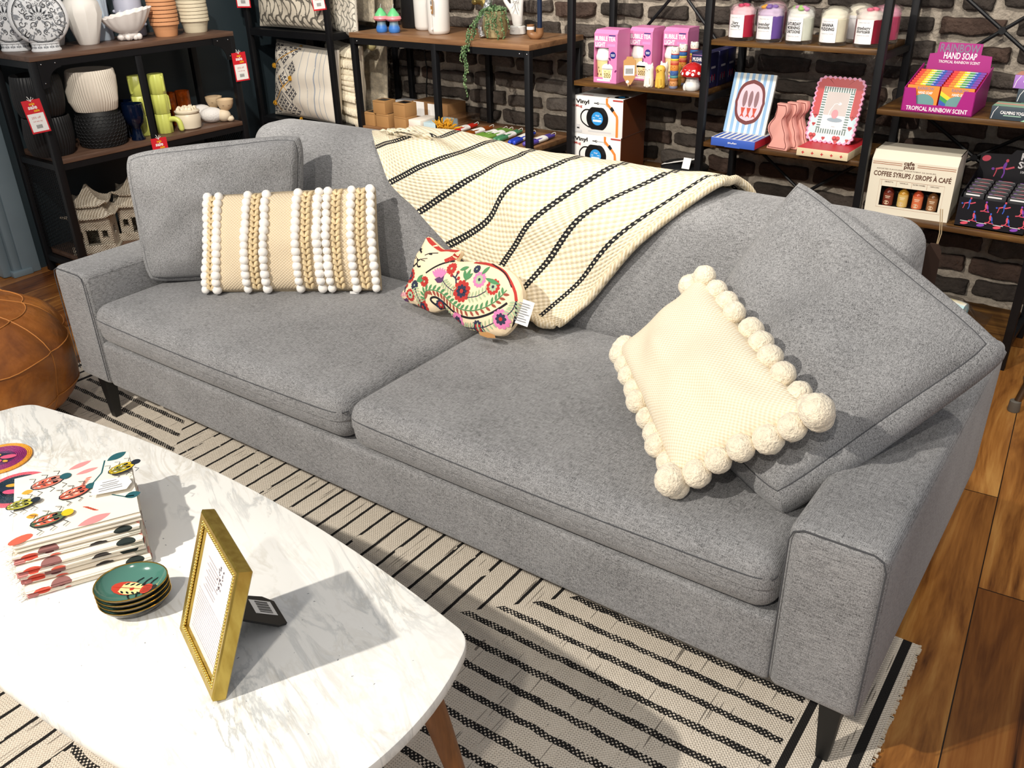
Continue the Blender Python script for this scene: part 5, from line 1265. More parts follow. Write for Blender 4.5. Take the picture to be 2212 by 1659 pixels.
def mushroom(loc, label):
    t = thing('mushroom_candle', label, 'candle', loc, 0, 'mushroom candles')
    g = NT('blue_to_grey_wax', .35); x, y, z = g.sep(g.tc.outputs['Object']); g.col(g.ramp(g.math('MULTIPLY', z, 16), [(.42, '#3f7fd0'), (.62, '#6f8ea0'), (1., '#8fa5a8')])); g.b.inputs['Coat Weight'].default_value = .4
    mb = MB(); mb.lathe([(.022, 0), (.027, .006), (.027, .020), (.021, .036), (.019, .060)], 24, capt=True); mb.build('stem', g.m, t)
    mb = MB(); mb.lathe([(.010, .055), (.030, .052), (.037, .060), (.034, .070), (.028, .074)], 24, capt=True); mb.build('cap_rim', mat('pink_wax', '#e8929a', .35, coat=.3), t)
    mb = MB(); mb.lathe([(.030, .072), (.026, .082), (.016, .094), (.009, .104), (.003, .107), (.0003, .1075)], 24, capb=False); mb.build('cap_top', mat('mint_wax', '#6fd08a', .35, coat=.3), t)
    mb = MB(); mb.tube([(0, 0, .105), (.001, 0, .115), (.005, .001, .124)], .0013, 5); mb.build('wick', M_WHITE, t)
mushroom((-.622, 2.062, Z0), 'mushroom candle with mint top, pink rim and blue stem, left of the pair'); mushroom((-.553, 2.075, Z0), 'mushroom candle with mint top, pink rim and blue stem, right of the pair')
lathe_thing('canister', 'tall matt black canister behind the mushroom candles', 'vase', (-.625, 2.290, Z0), [(.058, 0), (.061, .004), (.062, .22), (.060, .222)], mat('matt_black_metal', '#1c1d1f', .4), 40, inner=[(.058, .22), (.055, .1)])
wp = mat('white_glaze', '#efece7', .3, coat=.2, var=(7, .02)); cyl = [(.040, 0), (.048, .005), (.051, .018), (.052, .20), (.050, .203)]
lathe_thing('ceramic_tumbler', 'white ceramic jar without a tag beside the black canister', 'jar', (-.500, 2.235, Z0), cyl, wp, 40, inner=[(.048, .20), (.045, .1)], grp='white ceramic jars')
t = lathe_thing('ceramic_tumbler', 'white ceramic jar with a kraft tag on its front', 'jar', (-.325, 2.135, Z0), cyl, wp, 40, inner=[(.048, .20), (.045, .1)], grp='white ceramic jars')
kc = mat('kraft_card', '#b98a55', .8); Mt = FRONT(.010, -.0545, .135) @ Matrix.Rotation(-.45, 4, 'Y')
mb = MB(); mb.prism([(-.016, -.045), (.016, -.045), (.018, -.02), (.018, .018), (.012, .024), (.012, .034), (.004, .038), (0, .044), (-.004, .038), (-.012, .034), (-.012, .024), (-.018, .018), (-.018, -.02)], 0, .001, Mt); k = mb.build('hang_tag', kc, t)
a = Art(M=Mt @ T(0, 0, .001)); a.rect(-.011, -.012, .022, .03, M_WHITE); a.lay(); a.rect(-.008, -.006, .016, .014, mat('grey_ink', '#8b8b8e')); a.rect(-.008, .012, .016, .003, M_INK); a.lay(); a.ell(0, -.03, .006, .005, M_WHITE); a.build('tag_print', k)
mb = MB(); mb.tube([Mt @ V(0, -.03, .003), Mt @ V(.004, -.06, .006), Mt @ V(.002, -.105, .004)], .001, 5); mb.sphere(Mt @ V(.002, -.110, .004), .004, 8, 6, sc=(1, 1, 1.6)); mb.build('cord', M_WHITE, t, 180)
def planter():
    t = thing('trailing_plant', 'trailing string of pearls plant in a gold leopard planter', 'plant', (.020, 2.120, Z0)); g = NT('gold_cream_glaze', .35); o = g.tc.outputs['Object']; g.col(g.ramp(g.noise(o, 22, 3), [(.4, '#8f8058'), (.6, '#b3a57d')])); g.b.inputs['Metallic'].default_value = .25
    mb = MB(); mb.lathe([(.036, 0), (.046, .006), (.056, .04), (.055, .08), (.048, .105), (.050, .110), (.045, .112)], 36); mb.lathe([(.044, .11), (.044, .09)], 36, capb=False, capt=True); mb.build('planter', g.m, t)
    gm = mat('dark_gold', '#7a6a3a', .3, .6, bump=(40, .3, .004)); mb = MB()
    mb.sphere((-.085, .01, .150), .028, 16, 10, sc=(1.25, .8, .7)); mb.sphere((-.112, .0, .143), .015, 12, 8, sc=(1.2, .8, .8)); mb.sphere((-.072, -.010, .175), .008, 8, 6); mb.sphere((-.072, .028, .175), .008, 8, 6); mb.tube([(-.07, .01, .145), (-.045, .012, .11), (-.05, .012, .04), (-.056, .0, .003)], [.020, .017, .013, .016], 12); mb.build('leopard', gm, t, 180)
    mi = mat('mirror_mosaic', '#cfd2d4', .12, .9, bump=(120, 1., .006), var=(160, .4)); mb = MB(); mb.tube(smoothpts([(-.058, -.022, .006), (-.064, -.024, .04), (-.052, -.022, .08), (-.034, -.018, .12), (-.02, -.01, .16)], 5), [.014]*8+[.016]*13, 12); mb.build('mosaic_leg', mi, t, 180)
    r = random.Random(12); pm = [mat('pearl_green', '#4d6b43', .5, var=(80, .2)), mat('pearl_green_pale', '#7d9468', .5, var=(80, .2))]; mb = MB(); st = MB()
    strands = [((-.035, -.030), .30), ((-.025, -.045), .24), ((-.045, -.025), .20), ((-.01, -.05), .15), ((.012, -.05), .10), ((.035, -.038), .11), ((.045, -.02), .13), ((.0, -.052), .07), ((.028, -.045), .06), ((-.03, -.04), .34), ((.05, .0), .06)]
    for (x, y), L in strands:
        pts = [V(x*.3, y*.3, .112), V(x, y, .122), V(x*1.28, y*1.30, .105)]; n = int(L/.012); sw = r.uniform(-.1, .1)
        base = V(x*1.28, y*1.30, .105); toe = V(-.012, -.090, 0) if L > .14 else V(x*.1, y*.1, 0)
        for k in range(1, n+1):
            q = k/n; p = base+toe*min(1, q*2.2)+V(.006*math.sin(k*.6+x*90), .003*math.cos(k*.7), -.012*k); pts.append(p)
        if L > .14: pts = [p if p.z > -.02 else V(p.x, min(p.y, -.155), p.z) for p in pts]
        st.tube(pts, .0008, 4)
        for k in range(len(pts)-1):
            for _ in range(3):
                p = lerp(pts[k], pts[k+1], r.random())+V(r.uniform(-.006, .006), r.uniform(-.005, .003), r.uniform(-.004, .004)); mb.sphere(p, r.uniform(.0026, .0040), 6, 4, mi=r.choice((0, 0, 1)), sc=(1, 1, 1.3))
    for k in range(240):
        a, q = r.uniform(0, 2*PI), math.sqrt(r.random())*.05; mb.sphere((q*math.cos(a), q*math.sin(a), .116+r.uniform(-.004, .022)*(1-q/.06)), r.uniform(.003, .0045), 6, 4, mi=r.choice((0, 0, 1)))
    f = mb.build('pearl_leaves', pm, t, 180); f['kind'] = 'stuff'; st.build('stems', pm[0], t, 180)
planter()
def palm_hand():
    t = thing('hand_vase', 'white palmistry hand ornament with black lines', 'ornament', (.020, 2.280, Z0), .25); wm = mat('white_gloss_ceramic', '#f0eeea', .2, coat=.5, var=False)
    # hand stands upright, wrist down: wrist, palm, four fingers and thumb as one skin
    me = bpy.data.meshes.new('hand'); P = [(0, 0, .0), (0, 0, .04), (.0, 0, .085), (.0, 0, .125)]; R_ = [(.029, .026), (.025, .022), (.030, .018), (.036, .016)]; E = [(0, 1), (1, 2), (2, 3)]
    for i, (x, L) in enumerate(((-.030, .052), (-.011, .066), (.009, .070), (.028, .060))):
        b = len(P); P += [(x*.9, 0, .140), (x*1.1, -.003, .140+L*.45), (x*1.18, -.002, .140+L)]; R_ += [(.010, .010), (.0085, .0085), (.0065, .0065)]; E += [(3, b), (b, b+1), (b+1, b+2)]
    b = len(P); P += [(.034, -.008, .085), (.052, -.014, .112), (.060, -.014, .136)]; R_ += [(.013, .012), (.010, .010), (.008, .008)]; E += [(2, b), (b, b+1), (b+1, b+2)]
    me.from_pydata([(-x, y, z) for x, y, z in P], E, []); o = bpy.data.objects.new('hand', me); COL.objects.link(o); s = o.modifiers.new('s', 'SKIN'); o.modifiers.new('d', 'SUBSURF').levels = 2
    for i, q in enumerate(R_): me.skin_vertices[0].data[i].radius = q
    me.skin_vertices[0].data[0].use_root = True
    ev = o.evaluated_get(bpy.context.evaluated_depsgraph_get()); m2 = bpy.data.meshes.new_from_object(ev); o.modifiers.clear(); o.data = m2; m2.materials.clear(); m2.materials.append(wm); m2.polygons.foreach_set('use_smooth', [True]*len(m2.polygons)); o.parent = t; o.location = (0, 0, .028)
    mb = MB(); mb.lathe([(.032, 0), (.037, .003), (.037, .032), (.033, .036)], 32, capt=True); bs = mb.build('base', wm, t)
    a = Art(lambda x, y, h: V(x, -.0250+.0*abs(x)-.012*min(1, max(0, (.15-y)/.1))*0-h-.0*y+10*x*x, y)); dk = mat('grey_ink', '#8b8b8e')
    for ps in ([(-.018, .11), (-.004, .125), (.012, .145)], [(-.012, .09), (0, .112), (.006, .14)], [(.012, .085), (.004, .105), (-.012, .15)], [(-.02, .13), (0, .138), (.018, .132)], [(.016, .10), (.012, .12), (.018, .15)]): a.line([(p.x, p.y) for p in smoothpts([Vector(p).to_3d() for p in ps], 5)], .0012, M_INK)
    a.build('palm_lines', t)
    c = Art(lambda x, y, h: V(.037*math.sin(x), -.0373*math.cos(x)-h, y)); c.line([(-.5+.06*k, .017+.004*((k*7) % 3-1)) for k in range(9)], .0014, M_INK); c.build('lettering', bs)
palm_hand()
def u_holder():
    t = thing('candle_holder', 'brown u shaped candle holder with a dark blue taper', 'candle holder', (.198, 2.170, Z0), .15); br = mat('brown_stoneware', '#8a6240', .4, coat=.2, var=(14, .08)); mb = MB()
    R_ = .022; mb.tube([(-R_*math.cos(PI*k/20), 0, .026-R_*.62*math.sin(PI*k/20)) for k in range(21)], [.0165+.0*k for k in range(21)], 18)
    for x, h in ((-R_, .058), (R_, .046)): mb.lathe([(.0165, .022), (.0165, h), (.014, h)], 22, M=T(x, 0, 0)); mb.lathe([(.0135, h), (.0125, .03)], 22, M=T(x, 0, 0), capb=False, capt=True)
    mb.build('holder', br, t, 50)
    mb = MB(); mb.lathe([(.0105, .031), (.0105, .24)], 20, M=T(R_, 0, 0), capt=True); mb.build('taper_candle', mat('dark_blue_wax', '#1a2740', .35), t)
    mb = MB(); mb.lathe([(.0172, .038), (.0172, .050)], 22, M=T(-R_, 0, 0), capb=False); mb.build('paper_band', M_WHITE, t)
u_holder()
# lower board
kb = mat('kraft_board', '#a67c4c', .8, var=(10, .06)); kd = mat('black_window', '#15161a', .3)
def kraft(loc, rz, label):
    t = thing('kraft_box', label, 'box', loc, rz, 'small kraft boxes'); mb = MB(); mb.box((0, 0, .031), (.080, .080, .062), .0012); mb.build('carton', kb, t); a = Art(M=T(0, 0, .0621)); a.rect(-.028, -.022, .056, .046, kd); a.build('window', t); mb = MB(); mb.box((0, -.0402, .0565), (.079, .0006, .0015)); mb.build('lid_edge', mat('kraft_dark', '#7d5a34', .8), t)
kraft((-.715, 2.050, Z1), 0, 'small kraft box, lower left of the pile beside the table leg'); kraft((-.622, 2.050, Z1), .04, 'small kraft box, lower middle of the pile'); kraft((-.500, 2.050, Z1), -.03, 'small kraft box, lower right of the pile beside the pink box')
kraft((-.640, 2.052, Z1+.0626), .03, 'small kraft box on top of the pile, at left'); kraft((-.503, 2.054, Z1+.0626), -.05, 'small kraft box on top of the pile, at right')
def carton(name, label, loc, d, m, rz=0, cat='box', grp=None, bev=.0015):
    t = thing(name, label, cat, loc, rz, grp); mb = MB(); mb.box((0, 0, d[2]/2), d, bev); mb.build('carton', m, t); return t
t = carton('cardboard_box', 'brown cardboard box lying at the back of the lower board', (-.500, 2.295, Z1), (.24, .14, .095), mat('brown_cardboard', '#85603a', .8, var=(9, .08)))
mb = MB(); mb.box((-.07, -.0705, .06), (.07, .001, .07)); mb.build('paper_wrap', M_WHITE, t); mb = MB(); mb.box((.02, -.0706, .06), (.06, .001, .062)); mb.build('paper_wrap', M_WHITE, t)
carton('white_tissue_box', 'white folded paper box behind the kraft boxes', (-.69, 2.24, Z1), (.12, .14, .085), mat('grey_white_paper', '#cfd0d2', .7))
pk = mat('blush_soap', '#e2cdbf', .5)
carton('soap_block', 'blush pink block, bottom of two beside the kraft box', (-.408, 2.075, Z1), (.075, .13, .028), pk, 0, 'block', 'blush pink blocks'); carton('soap_block', 'blush pink block, top of two beside the kraft box', (-.408, 2.077, Z1+.0285), (.075, .13, .028), mat('cream_soap', '#efe6da', .5), .02, 'block', 'blush pink blocks')
t = carton('clear_lid_box', 'pale blue box with long clear lid between pink blocks and candles', (-.318, 2.10, Z1), (.085, .15, .050), mat('pale_blue_card', '#bcd3db', .5)); mb = MB(); mb.box((.015, .09, .027), (.10, .26, .052), .003); mb.build('clear_lid', plast, t)
def tapers(col, nm, loc, end, label, n=2):
    d = Vector(end)-Vector(loc); L = .215; t = thing('taper_candles', label, 'candles', (*loc, Z1+.0112), math.atan2(d.y, d.x)-PI/2, 'bundles of taper candles'); m = mat(nm, col, .3, coat=.3, var=False)
    for s in (-1, 1):
        mb = MB(); mb.lathe([(.0035, 0), (.0085, .003), (.0108, .012), (.0105, .10), (.0075, L)], 16, M=T(s*.0112, 0, 0) @ Matrix.Rotation(-PI/2, 4, 'X'), capt=True); mb.build('candle', m, t)
    mb = MB(); mb.grid([[(x, y, z) for x, z in [(.0235*math.cos(q)+0, .0122*math.sin(q)) for q in [2*PI*k/20 for k in range(20)]]] for y in (.075, .150)], cu=True); mb.build('paper_band', M_WHITE, t)
    mb = MB(); mb.tube(smoothpts([(-.0112, L, 0), (-.012, L+.018, .002), (-.002, L+.028, .008), (.008, L+.020, .003), (.0112, L, 0)], 4), .0011, 5); mb.build('wick', M_WHITE, t, 180)
for col, nm, l, e, lab in (('#c42a1c', 'red_wax', (-.222, 2.040), (-.234, 2.25), 'pair of red taper candles with white paper band'), ('#8a4516', 'rust_wax', (-.130, 2.030), (-.132, 2.25), 'pair of rust brown taper candles with white paper band'), ('#6f9a3e', 'leaf_green_wax', (-.052, 2.030), (-.05, 2.3), 'pair of leaf green taper candles next to the rust pair'), ('#769f45', 'leaf_green_wax2', (-.002, 2.034), (-.02, 2.3), 'pair of leaf green taper candles next to the sea green pair'), ('#4d8a62', 'sea_green_wax', (.066, 2.040), (.034, 2.29), 'pair of sea green taper candles with white paper band'), ('#2a46c4', 'royal_blue_wax', (.158, 2.036), (.115, 2.272), 'pair of royal blue taper candles with white paper band'), ('#5a4aa8', 'violet_wax', (.232, 2.042), (.222, 2.3), 'pair of violet taper candles with white paper band')): tapers(col, nm, l, e, lab)
t = thing('power_cable', 'black power cable running down the brick wall behind the table', 'cable', (-.66, 2.385, .52)); mb = MB(); mb.tube(smoothpts([(0, .0, .0), (-.002, 0, .1), (.012, 0, .2), (.004, 0, .28), (.012, 0, .40)], 6), .0035, 6); mb.build('cord', mat('black_rubber', '#141414', .5), t, 180)
# ---------------------------------------------------------------- wall of black steel shelving on the right
UY0, UY1 = 2.020, 2.335; PX = (.487, 1.083, 1.703, 2.268)
def shelving():
    ox, oy = (PX[0]+PX[3])/2, (UY0+UY1)/2; t = thing('shelving_unit', 'black steel shelving unit with three bays of rustic brown boards on the brick wall', 'shelves', (ox, oy, 0))
    for x in PX:
        for y in (UY0, UY1): mb = MB(); mb.box((x-ox, y-oy, .9), (.026, .026, 1.8), .002); mb.build('post', M_BLACK, t)
    bays = ((0, (.812, .445, .10)), (1, (1.0, .635, .10)), (2, (.815, .46, .10)))
    for b, zs in bays:
        x0, x1 = PX[b]+.014, PX[b+1]-.014
        for z in zs:
            mb = MB(); mb.box(((x0+x1)/2-ox, -.006, z-.009), (x1-x0, UY1-UY0-.01, .018), .001); mb.build('shelf_board', M_SHELF2, t)
            mb = MB()
            for x in (x0-.012, x1+.012): mb.box((x-ox, 0, z-.026), (.018, UY1-UY0-.028, .02))
            mb.box(((x0+x1)/2-ox, UY1-oy, z-.026), (x1-x0+.002, .016, .02)); mb.build('rail', M_BLACK, t)
    for b, za, zb in ((0, .84, 1.45), (2, .84, 1.24), (2, .44, .80), (1, .18, .62)):
        x0, x1 = PX[b]+.01, PX[b+1]-.01
        for q in (0, 1):
            p, r = V(x0-ox, UY1-oy+.012+.006*q, za if q else zb), V(x1-ox, UY1-oy+.012+.006*q, zb if q else za)
            mb = MB(); mb.tube([p, r], .0065, 8); mb.build('cross_brace', M_BLACK, t)
        mb = MB(); mb.lathe([(.012, -.010), (.012, .010)], 12, M=T((x0+x1)/2-ox, UY1-oy+.012, (za+zb)/2) @ Matrix.Rotation(PI/2, 4, 'X'), capt=True); mb.build('brace_hub', M_BLACK, t)
shelving()
# ---- bay one, upper board
ZA = .8126
pinkm = mat('pink_carton', '#dd82b4', .4, var=(6, .03)); pinkd = mat('magenta_print', '#7a2a6a', .5); navy = mat('navy_print', '#262a78', .5); wt = mat('white_print', '#f6f3f4', .5); yl = mat('pale_yellow_plastic', '#f0dca0', .4); wl = mat('white_plastic', '#f0eee8', .4); brn = mat('brown_print', '#4a2c20', .5)
def bubble_box(loc, rz, label):
    t = thing('bubble_tea_light_box', label, 'box', loc, rz, 'pink bubble tea light boxes'); w_, d, h = .105, .10, .198; c = .014
    mb = MB(); y = -d/2
    # carton with an open window in the front
    wx0, wx1, wz0, wz1 = -.050, .014, .020, .132
    for x0, x1, z0, z1 in ((-w_/2, w_/2, 0, wz0), (-w_/2, w_/2, wz1, h-c), (-w_/2, wx0, wz0, wz1), (wx1, w_/2, wz0, wz1)):
        mb.box(((x0+x1)/2, y+.001, (z0+z1)/2), (x1-x0, .002, z1-z0))
    mb.box((0, d/2-.001, h/2), (w_, .002, h)); mb.box((-w_/2+.001, 0, (h-c)/2), (.002, d-.004, h-c)); mb.box((w_/2-.001, 0, (h-c)/2), (.002, d-.004, h-c)); mb.box((0, 0, .001), (w_-.004, d-.004, .002))
    mb.add([(-w_/2, y, h-c), (w_/2, y, h-c), (w_/2-.002, y+c, h), (-w_/2+.002, y+c, h)], [(0, 1, 2, 3)]); mb.box((0, c/2, h-.0008), (w_-.004, d-c-.002, .0016))
    mb.add([(-w_/2, y, h-c), (-w_/2+.002, y+c, h), (-w_/2, d/2, h), (-w_/2, d/2, h-c)], [(0, 1, 2, 3)]); mb.add([(w_/2, y, h-c), (w_/2, d/2, h-c), (w_/2, d/2, h), (w_/2-.002, y+c, h)], [(0, 1, 2, 3)])
    mb.build('carton', pinkm, t, 20)
    a = Art(M=FRONT(0, y-.0002, 0)); a.text('BUBBLE TEA', -.002, .158, .016, wt, .03, width=.092); a.text('LIGHT', -.024, .136, .016, wt, .03, width=.045); a.rect(.008, .137, .036, .010, mat('lilac_print', '#c993c8', .5)); a.rect(.014, .176, .030, .004, navy)
    a.ell(.034, .106, .0135, .0135, navy, n=20); a.lay(); a.rect(.025, .107, .018, .0022, wt); a.rect(.026, .102, .016, .0022, wt)
    r = random.Random(3)
    for k in range(26):
        x, z = r.uniform(-.05, .05), r.uniform(.003, .10)
        if (wx0-.004 < x < wx1+.004 and z > wz0-.002) or (-.02 < x < .04 and z < .075): 
            continue
        a.ell(x, z, .0036, .0036, pinkd, n=8)
    a.rect(-.036, .006, .06, .007, wt)
    # printed cup with a straw
    cx = .010; a.rect(cx+.001, .070, .005, .014, pinkd); a.poly([(cx-.024, .056), (cx+.024, .056), (cx+.019, .014), (cx-.019, .014)], wt); a.ell(cx, .057, .025, .017, wt); a.lay(); a.poly([(cx-.019, .050), (cx+.019, .050), (cx+.016, .018), (cx-.016, .018)], yl); a.lay()
    for i in range(4):
        for j in range(3): a.ell(cx-.012+.008*i+(.003 if j % 2 else 0), .022+.006*j, .0024, .0024, brn, n=8)
    for s in (-1, 1): a.line([(cx+s*.009-.003, .041), (cx+s*.009, .044), (cx+s*.009+.003, .041)], .0014, brn)
    a.line([(cx-.003, .038), (cx, .036), (cx+.003, .038)], .0014, brn); a.build('carton_print', t)
    cup = MB(); cup.lathe([(.028, .003), (.030, .010), (.036, .086), (.037, .090)], 28, M=T(-.018, -.015, 0)); c_ = cup.build('lamp_cup', yl, t)
    cup = MB(); cup.lathe([(.038, .084), (.0395, .090), (.0395, .098), (.036, .106), (.033, .122), (.024, .137), (.009, .144), (.0005, .145)], 28, M=T(-.018, -.014, 0)); cup.build('lamp_lid', wl, t)
    b = Art(lambda x, z, hh: V(-.018+.036*math.sin(x), -.014-.0368*math.cos(x)-hh+.075*(.09-z), z))
    for s in (-1, 1): b.line([(s*.35-.1, .072), (s*.35, .078), (s*.35+.1, .072)], .003, brn)
    b.line([(-.1, .066), (0, .061), (.1, .066)], .003, brn)
    for k in range(8): b.ell(-.6+.18*k, .03+.013*((k*5) % 3), .09, .0042, brn, n=8)
    b.build('lamp_face', c_)
bubble_box((.640, 2.082, ZA), .02, 'pink bubble tea light box in front of the other two'); bubble_box((.728, 2.205, ZA), .0, 'pink bubble tea light box, middle one, behind the kraft tag'); bubble_box((.852, 2.258, ZA), .03, 'pink bubble tea light box, right one, behind the cat figures')
t = thing('kraft_tag', 'kraft card price tag leaning in front of the middle pink box', 'price tag', (.758, 2.022, ZA)); mb = MB(); Mk = Matrix.Scale(1.45, 4) @ FRONT(0, 0, .028) @ Matrix.Rotation(.08, 4, 'Z') @ Matrix.Rotation(-.12, 4, 'X')
mb.prism([(-.018, -.006), (-.004, -.026), (.006, -.026), (.020, -.006), (.020, .036), (.012, .040), (.010, .046), (-.008, .046), (-.010, .040), (-.018, .036)], 0, .001, Mk); mb.build('card', kc, t)
a = Art(M=Mk @ T(0, 0, .001)); a.rect(-.015, -.002, .032, .026, M_WHITE); a.lay()
for k in range(11): a.rect(-.011+.0022*k, .002, .0011+.0005*(k % 2), .014, M_INK)
a.ell(-.004, -.018, .005, .004, M_WHITE); a.build('barcode', t)
mb = MB(); mb.tube([Mk @ V(0, -.02, .002), (0, -.006, .008), (.004, -.012, .004)], .0009, 5); mb.sphere((.006, -.013, .004), .004, 8, 6, sc=(1, 1, 1.5)); mb.build('cord', mat('beige_cord', '#b79f7c', .9), t)
def animal(loc, rz, label, grp, col, kind):
    t = thing(kind+'_figurine', label, 'figurine', loc, rz, grp); m = mat(kind+'_figure_body', col, .5, bump=(60, .3, .003)); dk = mat('brown_print', '#4a2c20', .5); pt = mat('ochre_patch', '#a8742a', .5)
    mb = MB(); mb.lathe([(.0165, 0), (.0185, .004), (.0175, .03), (.0155, .055), (.0165, .066), (.0155, .076), (.010, .081), (.0005, .0825)], 24, fn=lambda a, r, z: r*(1+.06*math.cos(2*a)))
    for s in (-1, 1):
        mb.sphere((s*.008, -.013, .006), .0068, 10, 7, sc=(1, 1.1, .9)); mb.tube([(s*.0065, -.0165, .008), (s*.006, -.0155, .034)], [.0045, .0035], 8)
    mb.build('body', m, t, 180); mb = MB()
    for s in (-1, 1):
        if kind == 'cat': mb.lathe([(.006, 0), (.004, .008), (.0004, .014)], 10, M=T(s*.0095, 0, .076) @ Matrix.Rotation(s*.25, 4, 'Y'))
        else: mb.sphere((s*.0165, -.002, .066), .006, 10, 7, sc=(.6, .9, 1.5))
    mb.build('ears', m if kind == 'cat' else pt, t, 180)
    a = Art(lambda x, z, h: V(.0172*math.sin(x), -.0172*math.cos(x)*1.02-.0012-h, z))
    for s in (-1, 1): a.ell(s*.42, .066, .10, .0016, dk, n=8)
    a.ell(0, .062, .08, .0014, dk, n=8)
    if kind == 'dog': a.ell(-.42, .064, .22, .006, pt); a.lay(); a.ell(-.42, .066, .10, .0016, dk, n=8)
    a.build('face', t)
animal((.838, 1.985+.052, ZA), .1, 'white cat figurine at the front of the shelf, in front of its twin', 'white cat figurines', '#efe9dc', 'cat'); animal((.868, 2.100, ZA), .1, 'white cat figurine standing behind its twin', 'white cat figurines', '#efe9dc', 'cat')
animal((.885, 2.042, ZA), .15, 'yellow dog figurine at the front of the shelf, in front of its twin', 'yellow dog figurines', '#e0b548', 'dog'); animal((.917, 2.115, ZA), .15, 'yellow dog figurine standing behind its twin', 'yellow dog figurines', '#e0b548', 'dog')
def totem(loc, label, s=1.):
    t = thing('totem_candle', label, 'candle', loc, .1, 'stacked animal totem candles'); z = 0
    for k, (c, h) in enumerate((('#6c6f86', .012), ('#c98f5a', .022), ('#b8743a', .014), ('#4f8a8a', .012), ('#3f5f9a', .022), ('#d98a3a', .026), ('#c23a2e', .006), ('#d97a5a', .012), ('#d9c23f', .010), ('#3f6fae', .018), ('#b8302a', .004), ('#f0e9dd', .028))):
        m = mat('totem_'+c[1:], c, .5); mb = MB(); mb.lathe([(.0148, z), (.0162, z+h*.25), (.0165, z+h*.6), (.0150, z+h)], 22, capt=True)
        if k in (5, 11, 1):
            for q in (-1, 1): mb.sphere((q*.010, -.006, z+h), .0045, 8, 6)
        mb.build('animal', m, t, 50); z += h
    a = Art(lambda x, zz, h: V(.0163*math.sin(x), -.0166*math.cos(x)-.0004-h, zz)); dk = mat('brown_print', '#4a2c20', .5)
    for zz in (.172, .10, .024):
        for q in (-1, 1): a.ell(q*.38, zz, .09, .0016, dk, n=8)
        a.ell(0, zz-.005, .07, .0013, dk, n=8)
    a.ell(0, .070, .45, .008, mat('totem_3f5f9a', '#3f5f9a')); a.build('faces', t); t.scale = (s, s, s*.80)
totem((.938, 2.052, ZA), 'striped animal totem candle, front one of three'); totem((.928, 2.135, ZA), 'striped animal totem candle, middle one of three'); totem((.935, 2.215, ZA), 'striped animal totem candle, rear one of three')
def toadstool():
    t = thing('mushroom_ornament', 'red and white spotted mushroom ornament at the front of the shelf', 'ornament', (1.016, 2.054, ZA)); wm = mat('white_gloss_ceramic', '#f0eeea', .2, coat=.5, var=False); rm = mat('red_gloss_ceramic', '#b81a1c', .18, coat=.6, var=False)
    mb = MB(); mb.lathe([(.024, 0), (.029, .006), (.030, .018), (.024, .036), (.020, .056)], 28, capt=True); mb.sphere((-.022, -.012, .010), .012, 12, 8, sc=(.8, .8, 1.3)); mb.build('stem', wm, t, 60)
    mb = MB(); mb.lathe([(.018, .052), (.042, .050), (.047, .056), (.045, .068), (.037, .084), (.022, .095), (.008, .100), (.0004, .101)], 36); mb.build('cap', rm, t, 60)
    def cap(x, z, h): 
        q = max(0, min(1, (z-.056)/.045)); r = .047*(1-q**1.9)**.62+.0006+h; return V(r*math.sin(x), -r*math.cos(x), z+h*.5)
    a = Art(cap); 
    for x, z, s in ((0, .066, 1.2), (-.5, .063, .9), (.45, .062, .9), (-.35, .082, 1.1), (.1, .084, .7), (.55, .078, .9), (-.95, .068, 1), (.95, .066, 1), (-.9, .085, .8), (1.1, .083, .9), (.1, .095, .9), (1.4, .066, .9), (-1.4, .066, .9)): a.ell(x, z, .13*s, .0058*s, wt, n=12)
    a.build('spots', t)
    b = Art(lambda x, y, h: V(x, -.0012-.0245-.001-h, y)); 
toadstool()
def navybox(loc, label):
    t = thing('mushroom_box', label, 'box', loc, 0, 'navy printed boxes behind the mushroom'); mb = MB(); mb.box((0, 0, .064), (.075, .075, .128), .0012); mb.build('carton', mat('navy_carton', '#1a1b4a', .45, var=(5, .05)), t)
    a = Art(M=FRONT(0, -.0377, 0)); a.text('MUSHROOM', 0, .098, .013, wt, .03, width=.064); a.rect(-.024, .083, .020, .006, wt); a.rect(-.001, .083, .026, .006, wt); a.rect(-.033, .118, .066, .002, mat('lilac_print', '#c993c8', .5)); a.ell(.004, .035, .02, .016, wt); a.ell(.004, .02, .008, .018, wt); a.lay(); a.ell(.004, .04, .018, .012, M_RED); a.build('print', t)
    b = Art(M=frame_m((.0377, 0, 0), (0, 1, 0), (0, 0, 1))); b.text('MUSHROOM', 0, .07, .008, wt, .02, width=.035)
    for k in range(4): b.rect(-.02+.011*k, .02+.006*(k % 2), .004, .022, M_RED if k % 2 else M_GREYINK)
    b.build('print', t)
for x, y, l in ((1.020, 2.138, 'navy mushroom light box just behind the red mushroom'), (1.023, 2.217, 'navy mushroom light box, second in the row behind the post'), (1.020, 2.296, 'navy mushroom light box, rearmost in the row behind the post')): navybox((x, y, ZA), l)
